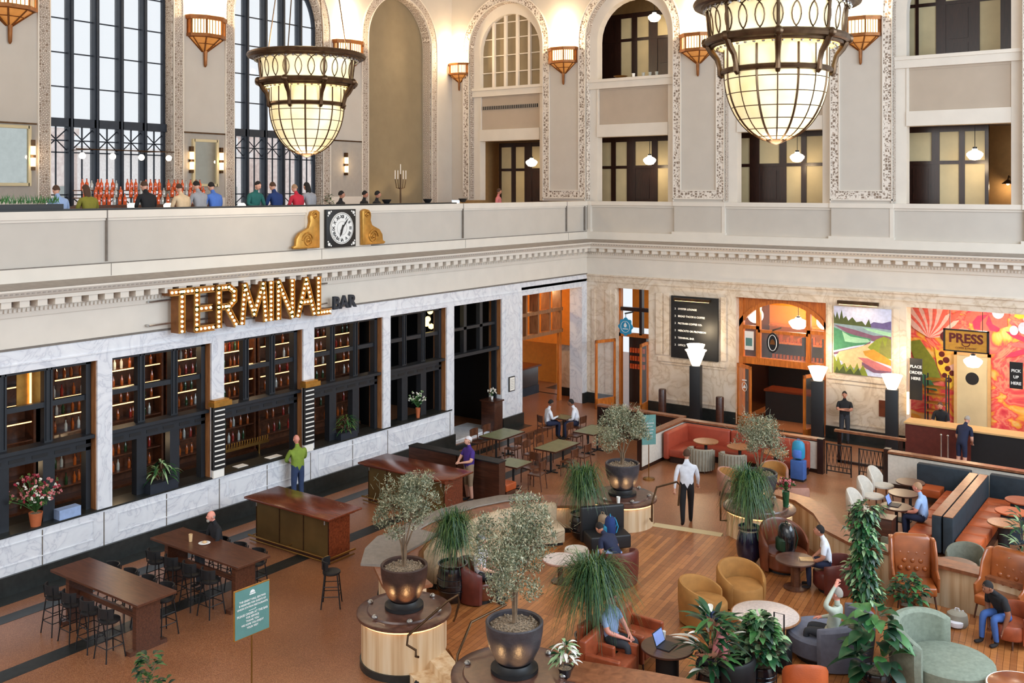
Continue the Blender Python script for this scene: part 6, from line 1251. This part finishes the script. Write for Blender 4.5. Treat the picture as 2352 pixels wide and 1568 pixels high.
p = (12.85, -21.75, 1.0); pot(p, 'small dark pot on the bottom planter ledge', 'pot_black', .12, .14, 'cone'); bush((p[0], p[1], 1.12), 'small plant with cream-edged leaves right of the bottom bowl', .42, .3, 27, .2, .03, 60, ['leaf_light', 'leaf_deep', 'bloom_white'], 'variegated_plant', .5)
p = onz(345, 1560, 1.3); pot((p.x, p.y, 0), 'pot of the small tree below the bottom left edge', 'pot_black', .25, .5); bush((p.x, p.y, .45), 'top of a leafy plant at the bottom edge beside the teal sign', 1.25, .5, 28, .15, .04, 150, ['leaf_dark', 'leaf_mid', 'leaf_palm'], 'leafy_tree', .4, cat='tree')
def flowers(loc, label, vase_mt, fl, seed, H=.6, RX=.35, vr=.1, vh=.3, n=60, vl=None):
    t = pot(loc, vl or ('vase of the ' + label), vase_mt, vr, vh, 'cone', 'vase'); r = random.Random(seed); t2 = thing('flower_bouquet', label, 'flowers', (loc[0], loc[1], loc[2] + vh)); s = MB('leaf_mid'); b = {q: MB(q) for q in fl}
    for i in range(n):
        v = rv(r); e = Vector((v.x * RX, v.y * RX, H * (.35 + .65 * abs(v.z)))); s.tube([(0, 0, 0), e * .5 + Vector((0, 0, .05)), e], .004, 3); m = b[fl[i % len(fl)]]
        for k in range(5): w_ = rv(r) * .035; m.ball(tuple(e + w_), r.uniform(.014, .026), 5, 3)
        leafquad(s, e * .6, rv(r), rv(r), .1, .018)
    s.build('stems', t2)
    for m in b.values(): m.build('blossoms', t2)
def sill(px, py, x=-.12): p = onx(px, py, x); return (x, p.y, 1.29)
flowers(sill(82, 1190), 'large pink, white and green bouquet in the leftmost bar window', 'terracotta', ['bloom_pink', 'bloom_white', 'leaf_palm2', 'bloom_pink', 'bloom_red'], 31, .85, .62, .15, .3, 110, 'wide terracotta pot in the leftmost bar window')
flowers(sill(960, 950), 'sparse white flower arrangement in the fifth bar window', 'terracotta', ['bloom_white', 'leaf_light'], 32, .6, .32, .08, .32, 34, 'tall terracotta vase in the fifth bar window')
flowers((-.15, -6.35, 1.17), 'small white orchid on the host stand in the bar doorway', 'white', ['bloom_white'], 33, .35, .16, .05, .12, 12, 'small white orchid pot on the host stand')
p = onz(1805, 1165, 1.0); flowers((p.x, p.y, 1.0), 'dark red flowers in a tall green vase beside the rose armchair', 'leaf_deep', ['bloom_red', 'bloom_pink', 'leaf_palm'], 34, .35, .22, .09, .4, 46, 'tall green glass vase beside the rose armchair')
p = sill(370, 1110); t = thing('planter_box', 'grey planter box in the second bar window', 'plant pot', p); m = MB('iron'); m.box(-.14, .14, -.4, .4, 0, .24); m.build('box', t); bush((p[0], p[1], p[2] + .2), 'strap-leaved green plant in the second bar window', .5, .42, 35, .4, .03, 46, ['leaf_light', 'leaf_mid', 'leaf_deep'], 'strap_plant', .7)
p = sill(795, 1000); t = thing('planter_box', 'grey planter box in the fourth bar window', 'plant pot', p); m = MB('iron'); m.box(-.14, .14, -.35, .35, 0, .2); m.build('box', t); bush((p[0], p[1], p[2] + .16), 'bushy green plant in the fourth bar window', .5, .42, 36, .3, .02, 80, ['leaf_palm2', 'leaf_mid', 'leaf_deep'], 'bushy_plant', .6)
p = onx(755, 470, -1.6); bush((p.x, p.y, 8.1), 'small green plant on the balcony beside the niche', .55, .28, 37, .14, .03, 50, ['leaf_mid', 'leaf_deep'])
t = thing('blue_crate', 'pale blue crate on the sill of the leftmost bar window', 'crate', sill(155, 1168)); m = MB('c_ltblue'); m.box(-.12, .12, -.26, .26, 0, .22); m.build('box', t)
# ================================================================ PEOPLE
def person(label, loc, face, pose='stand', shirt='c_white', pants='c_jeans', skin='skin_a', hair='hair_brown', sleeve='short', shorts=False, cap=None, L=None, Rr=None, lean=0, H=1.0, seat=.45, look=(0, 0), bald=False, longhair=False, fingers=True, beard=None, stride=0, shoe='shoe', twist=0):
    root = Vector(loc); V_ = []; E_ = []; K = []        # verts, edges, (part kind of each edge)
    def v(p, r): V_.append((Vector(p), r if isinstance(r, tuple) else (r, r))); return len(V_) - 1
    def e(a, b, k): E_.append((a, b)); K.append(k)
    sit = pose == 'sit'; ph = (seat + .1) if sit else .94
    lm = Matrix.Translation((0, 0, ph)) @ Matrix.Rotation(R(twist), 4, 'Z') @ Matrix.Rotation(-R(lean), 4, 'X')
    U = lambda x, y, z: lm @ Vector((x, y, z))            # upper-body frame from the pelvis
    pel = v((0, 0, ph), (.18, .145)); s1 = v(U(0, .015, .17), (.175, .145)); ch = v(U(0, .0, .36), (.19, .145)); nb = v(U(0, -.015, .5), (.085, .07)); nk = v(U(0, 0, .57), (.052, .052)); hd = v(U(0, .012, .63), (.055, .06))
    e(pel, s1, 't'); e(s1, ch, 't'); e(ch, nb, 't'); e(nb, nk, 'n'); e(nk, hd, 'n')
    for s, arm in ((-1, L), (1, Rr)):
        sh = v(U(s * .195, -.01, .44), (.078, .072)); e(ch, sh, 't')
        if arm is None: arm = ((s * .27, -.02, .17), (s * .26, .07, -.08))
        el = v(U(*arm[0]), .052); wp = U(*arm[1]); wr = v(wp, .032); e(sh, el, 'u'); e(el, wr, 'f')
        d = (wp - V_[el][0]).normalized(); sd = d.cross(Vector((0, 0, 1))); sd = sd.normalized() if sd.length > .1 else Vector((1, 0, 0)); up = sd.cross(d)
        pm = v(wp + d * .075, (.036, .02)); e(wr, pm, 'h')
        if fingers:
            for k, (o, l) in enumerate(((-.03, .06), (-.01, .072), (.01, .068), (.03, .052))):
                a = v(wp + d * (.085 + l * .55) + sd * o * 1.1 - up * .004, .0095); b = v(wp + d * (.085 + l) + sd * o * 1.15 - up * (.018 + .004 * k), .008); e(pm, a, 'h'); e(a, b, 'h')
            th = v(wp + d * .05 - sd * s * .045 - up * .006, .011); t2 = v(wp + d * .085 - sd * s * .062 - up * .016, .009); e(wr, th, 'h'); e(th, t2, 'h')
    for s in (-1, 1):
        if sit:
            hp = v((s * .1, .03, ph - .02), .11); kn = v((s * .13, .44, ph), .075); an = v((s * .12, .42 + .06 * s * stride, .1), .05); toe = v((s * .13, .58 + .06 * s * stride, .035), (.045, .03)); heel = v((s * .12, .42 + .06 * s * stride, .045), .04)
        else:
            st = stride * s; hp = v((s * .09, 0, ph - .05), .11); kn = v((s * .1, .02 + st * .2, .5), .075); an = v((s * .1, -.03 + st * .38, .09 + max(0, -st) * .12), .052); toe = v((s * .12, .13 + st * .38, .035 + max(0, -st) * .03), (.045, .03)); heel = v((s * .1, -.03 + st * .38, .045 + max(0, -st) * .12), .04)
        e(pel, hp, 'p'); e(hp, kn, 'p'); e(kn, an, 's'); e(an, heel, 'o'); e(heel, toe, 'o')
    me = bpy.data.meshes.new('skel'); me.from_pydata([p for p, r in V_], E_, []); o = bpy.data.objects.new('skel', me); COL.objects.link(o)
    md = o.modifiers.new('skin', 'SKIN'); md.use_smooth_shade = True; md.branch_smoothing = .4
    for i, (p, r) in enumerate(V_): me.skin_vertices[0].data[i].radius = r; me.skin_vertices[0].data[i].use_root = (i == 0)
    sb = o.modifiers.new('sub', 'SUBSURF'); sb.levels = 1; sb.render_levels = 1
    dg = bpy.context.evaluated_depsgraph_get(); bme = bpy.data.meshes.new_from_object(o.evaluated_get(dg)); bpy.data.objects.remove(o)
    # merge a shaped head into the same mesh
    hm = lm @ Matrix.Translation((0, .03, .7)) @ Matrix.Rotation(R(look[0]), 4, 'Z') @ Matrix.Rotation(-R(look[1]), 4, 'X'); HT = lambda x, y, z: hm @ Vector((x, y, z))
    g = MB(skin, HT); nr, nc = 10, 16; rings = []
    for i in range(nr + 1):
        a = -PI / 2 + PI * i / nr; z = .115 * math.sin(a); q = max(.04, math.cos(a)); jaw = .8 if z < -.03 else 1
        rings.append([(.077 * q * math.cos(b) * jaw, .097 * q * math.sin(b) + (.012 * q if z < 0 else 0), z) for b in [2 * PI * j / nc for j in range(nc)]])
    g.loft(rings); g.loft([[(-.012, .09, .012), (.012, .09, .012), (.006, .098, .02), (-.006, .098, .02)], [(-.017, .096, -.024), (.017, .096, -.024), (.009, .122, -.018), (-.009, .122, -.018)]])
    for s in (-1, 1): g.ball((s * .078, -.002, -.005), (.011, .022, .03), 8, 6)
    g.use('black')
    for s in (-1, 1): g.ball((s * .03, .089, .016), (.012, .008, .006), 8, 4)
    g.use('leather_red'); g.ball((0, .096, -.05), (.024, .008, .006), 8, 4)
    mats = [skin, shirt, pants, shoe, 'black', 'leather_red']
    verts = [tuple(q.co) for q in bme.vertices]; faces = [list(p.vertices) for p in bme.polygons]; fm = []
    seg = [(V_[a][0], V_[b][0], k) for (a, b), k in zip(E_, K)]
    cm = {'t': 1, 'n': 0, 'u': 1, 'f': 1 if sleeve == 'long' else 0, 'h': 0, 'p': 2, 's': 0 if shorts else 2, 'o': 3}
    for p in bme.polygons:
        c = p.center; best = 9; bk = 't'; bt = 0
        for a, b, k in seg:
            ab = b - a; t = max(0, min(1, (c - a).dot(ab) / max(1e-6, ab.length_squared))); dd = (a + ab * t - c).length
            if k == 't': dd -= .07
            if k == 'p': dd -= .03
            if dd < best: best = dd; bk = k; bt = t
        mi = cm[bk]
        if bk == 'u' and sleeve == 'short' and bt > .72: mi = 0
        if bk == 't' and c.z < ph + .02 and not sit: mi = 2
        fm.append(mi)
    b0 = len(verts); verts += [tuple(q) for q in g.v]; faces += [[b0 + i for i in f] for f in g.f]; fm += [{skin: 0, 'black': 4, 'leather_red': 5}[g.ms[k]] for k in g.fm]
    bpy.data.meshes.remove(bme); m2 = bpy.data.meshes.new('body'); m2.from_pydata(verts, [], faces)
    for q in mats: m2.materials.append(M[q])
    m2.polygons.foreach_set('material_index', fm); m2.polygons.foreach_set('use_smooth', [True] * len(faces))
    t = thing('person', label, 'person', loc, R(face - 90)); t.scale = (H, H, H)
    bo = bpy.data.objects.new('body', m2); COL.objects.link(bo); bo.parent = t
    if not bald:
        h = MB(hair, HT); rings = []
        for i in range(8):
            a = -.25 + (PI / 2 + .25) * i / 7; q = max(.05, math.cos(a)); rings.append([(.086 * q * math.cos(b), .104 * q * math.sin(b) * (1 if math.sin(b) < 0 else .93) - .012, max(.122 * math.sin(a) + .012, .048 * math.sin(b) + .02 if math.sin(b) > 0 else -.06 * -math.sin(b) + .005)) for b in [2 * PI * j / 18 for j in range(18)]])
        h.loft(rings)
        if longhair: h.loft([[(.085 * k * math.cos(b), -.05 + .06 * math.sin(b), z) for b in [2 * PI * j / 12 for j in range(12)]] for z, k in ((.08, .7), (0, 1.05), (-.1, 1.1), (-.2, .9), (-.24, .5))])
        h.build('hair', t)
    elif beard: h = MB(beard, HT); h.arc((0, 0), .082, .089, -.03, .02, R(190), R(350), 10); h.build('hair', t)
    if beard: h = MB(beard, HT); h.ball((0, .065, -.085), (.045, .035, .045), 10, 6); h.build('beard', t)
    if cap: h = MB(cap, HT); h.lathe([(.092, .035), (.093, .07), (.075, .11), (.02, .13)], (0, -.005, 0), 18); h.prism([(-.06, .07), (-.045, .15), (.045, .15), (.06, .07)], .035, .043); h.build('cap', t)
    return t
FWD = lambda s, z=.2, y=.33: ((s * .27, .1, .2), (s * .1, y, z))           # forearm forward
p = onx(684, 1100, .42)
person('person in bright green shirt and jeans standing at the bar hatch', (p.x, p.y, 0), 165, H=1.1, shirt='c_green', pants='c_jeans', skin='skin_d', bald=True, beard=None, L=FWD(-1, .1), Rr=FWD(1, .15), sleeve='long', lean=4)
p = onz(1082, 1148); person('person in purple T-shirt, pale cap and shorts looking at a phone', (p.x, p.y - .1, 0), -110, shirt='c_purple', pants='c_khaki', skin='skin_a', hair='hair_grey', cap='cap_white', L=FWD(-1, .16, .28), Rr=FWD(1, .16, .28), shorts=True, look=(0, -25), H=1.04)
person('person in a loose white shirt and black trousers walking away past the far planters', (9.98, -11.36, 0), 118, shirt='c_white', pants='c_black', skin='skin_a', hair='hair_brown', sleeve='long', stride=.6, L=((-.26, -.06, .18), (-.28, -.1, -.06)), Rr=((.26, .06, .18), (.27, .2, -.02)), H=1.12)
p = ony(1940, 1000, -.5); person('security person in a black T-shirt with folded arms standing against the marble wall', (p.x, -.5, 0), -75, shirt='c_black', pants='c_charcoal', skin='skin_b', hair='hair_dark', L=((-.23, .1, .2), (.08, .2, .22)), Rr=((.23, .1, .2), (-.08, .2, .26)), H=1.02)
person('barista in a black T-shirt leaning over the coffee bar counter', (13.75, .15, 0), -88, shirt='c_black', pants='c_black', skin='skin_b', hair='hair_brown', lean=18, L=((-.26, .16, .12), (-.14, .4, .0)), Rr=((.26, .16, .12), (.14, .4, 0)), look=(0, -15))
person('customer in a navy shirt and shorts bending over the coffee bar counter', (14.75, -1.75, 0), 75, shirt='c_navy', pants='c_navy', skin='skin_a', hair='hair_grey', shorts=True, lean=30, L=((-.24, .14, .12), (-.14, .42, .1)), Rr=((.24, .14, .12), (.14, .42, .1)))
person('left of two people in white shirts sitting by the black booth, turned away', (2.02, -6.05, 0), 50, 'sit', 'c_white', 'c_navy', 'skin_c', 'hair_dark', sleeve='long', L=FWD(-1), Rr=FWD(1, .3), lean=12, seat=.47)
person('right of two people in white shirts sitting by the black booth, facing the camera side', (2.98, -5.45, 0), 205, 'sit', 'c_white', 'c_navy', 'skin_c', 'hair_dark', sleeve='long', L=FWD(-1), Rr=FWD(1), lean=20, seat=.47, look=(0, -20), H=1.05)
person('older person with white beard in a black jacket sitting at the high table', (3.17, -20.97, 0), -105, 'sit', 'c_black', 'c_charcoal', 'skin_d', 'hair_grey', sleeve='long', bald=True, beard='hair_grey', L=FWD(-1, .12, .36), Rr=FWD(1, .12, .34), lean=12, seat=.75, look=(0, -15))
person('person in a grey cap sitting in the dark tub chair behind the olive tree', (8.9, -18.85, PF), 20, 'sit', 'cap_white', 'c_charcoal', 'skin_a', 'hair_dark', cap='cap_grey', seat=.44, L=FWD(-1, .1), Rr=FWD(1, .1))
person('dark-haired person bending far forward in the maroon armchair', (10.7, -16.3, PF), 165, 'sit', 'c_navy', 'c_ltblue', 'skin_b', 'hair_dark', lean=48, seat=.44, L=((-.24, .12, .2), (-.12, .3, .02)), Rr=((.24, .12, .2), (.12, .3, .02)), look=(0, -20))
person('dark-haired boy in a white T-shirt reading in the dark red tub chair', (14.62, -14.1, PF), 200, 'sit', 'c_white', 'c_navy', 'skin_b', 'hair_dark', lean=16, seat=.46, L=FWD(-1, .12, .36), Rr=FWD(1, .12, .36), look=(0, -28))
person('person in pale sage on the slate-grey sofa with one arm over the head', (15.72, -17.35, PF), 185, 'sit', 'c_sage', 'c_charcoal', 'skin_d', 'hair_grey', sleeve='long', seat=.46, lean=-8, L=((-.33, .14, .56), (-.07, .06, .86)), Rr=((.26, .02, .2), (.18, .26, .12)))
person('person in a black top and bright blue jeans bending forward at the right edge', (18.12, -14.6, PF), 232, 'sit', 'c_black', 'c_brightjeans', 'skin_c', 'hair_dark', lean=38, seat=.44, L=((-.26, .12, .2), (-.2, .34, .02)), Rr=((.26, .12, .2), (.15, .36, .02)), look=(0, -25), stride=1)
tub('armchair', 'dark chair of the laptop user hidden behind the striped plant', (14.7, -19.45, PF), 195, .4, .08, 110, .68, .6, .42, .05, 'black', None, 'black', False)
person('laptop user in a coral shirt and blue cap at the dark round table', (14.6, -19.45, PF), 192, 'sit', 'p_rose', 'c_black', 'skin_b', 'hair_dark', cap='cap_blue', sleeve='short', seat=.44, lean=14, L=FWD(-1, .16, .4), Rr=FWD(1, .16, .4), look=(0, -20))
q = onz(1402, 1405, 1.3); clubchair('rust leather club chair hidden behind the weeping palm', (q.x - .05, q.y, PF), 0)
person('person in a pale blue and white shirt sitting behind the weeping palm', (q.x, q.y, PF), 0, 'sit', 'c_ltblue', 'c_charcoal', 'skin_d', 'hair_brown', seat=.46, L=FWD(-1, .1), Rr=FWD(1, .1))
person('grey-haired person in a pale blue T-shirt typing on a laptop at the orange banquette', (15.35, -9.0, 0), 178, 'sit', 'c_ltblue', 'c_navy', 'skin_d', 'hair_fair', seat=.46, lean=12, L=FWD(-1, .16, .38), Rr=FWD(1, .16, .38), look=(0, -18), H=1.06)
# people along the balcony bar, seen from behind above the parapet
BP = [(140, 'pale blue shirt, leftmost on the balcony', dict(shirt='c_ltblue', bald=False, hair='hair_brown', H=.97)), (208, 'olive top with long brown hair', dict(shirt='c_olive', longhair=True, hair='hair_brown', H=.98)), (343, 'dark shirt before the orange bottles', dict(shirt='c_black', hair='hair_brown', H=1.04)),
      (423, 'cream top with a bag strap', dict(shirt='c_cream', hair='hair_brown')), (463, 'pale grey shirt below the small mirror', dict(shirt='c_grey', hair='hair_dark', H=1.05)), (497, 'bright blue shirt below the small mirror', dict(shirt='c_blue', hair='hair_dark', H=1.03)),
      (580, 'teal patterned shirt with dark curly hair', dict(shirt='c_teal', hair='hair_dark', H=1.05, rev=True)), (638, 'royal blue shirt under the left chandelier', dict(shirt='c_royal', hair='hair_brown', H=1.04)), (688, 'red top below the chandelier tip', dict(shirt='c_red', hair='hair_fair')), (716, 'grey top right of the one in red', dict(shirt='c_grey', hair='hair_dark', H=1.04, longhair=True))]
for px, lab, kw in BP:
    rev = kw.pop('rev', False); p = onx(px, 470, -.98); hh = kw.pop('H', 1.0)
    person('person on the balcony in a ' + lab, (p.x, p.y, 7.3), 0 if rev else 180, 'sit', pants='c_charcoal', seat=.75, lean=16, sleeve='long', fingers=False, L=FWD(-1, .2), Rr=FWD(1, .2), H=hh, **kw); dup(s0, (p.x, p.y, 7.3), R(90), 'balcony stool under the person in a ' + lab, 'bar stools on the balcony')
for px, x, lab, hr in ((783, -1.5, 'dark-haired seated person on the balcony, left of the candelabrum', 'hair_dark'), (837, -2.6, 'person on the balcony whose dark head shows just below the lit niche', 'hair_dark'), (866, -1.3, 'dark-haired person on the balcony right before the lit niche', 'hair_dark'), (1145, -2.6, 'person in pink at the far right end of the balcony', 'hair_brown')):
    p = onx(px, 460, x); person(lab, (p.x, p.y, 7.3), 20, 'sit', 'c_black' if px < 1000 else 'bloom_pink', 'c_black', 'skin_b', hr, seat=.52 if px < 1000 else .6, fingers=False, look=(40, 0)); b = tub('armchair', 'chair of the ' + lab, (p.x, p.y, 7.3), 20, .4, .08, 110, .8, .6, .5, .05, 'walnut', None, 'walnut', False)
# stanchions beside the customer
for x, lab in ((14.15, 'left'), (14.35, 'right')): t = thing('stanchion', 'slim steel stanchion in front of the coffee bar, %s one' % lab, 'stanchion', (x, -1.75, 0), 0, 'steel stanchions'); m = MB('steel'); m.lathe([(.12, 0), (.12, .02), (.025, .05), (.025, 1.0), (.04, 1.03), (.02, 1.06)], n=12); m.build('post', t)
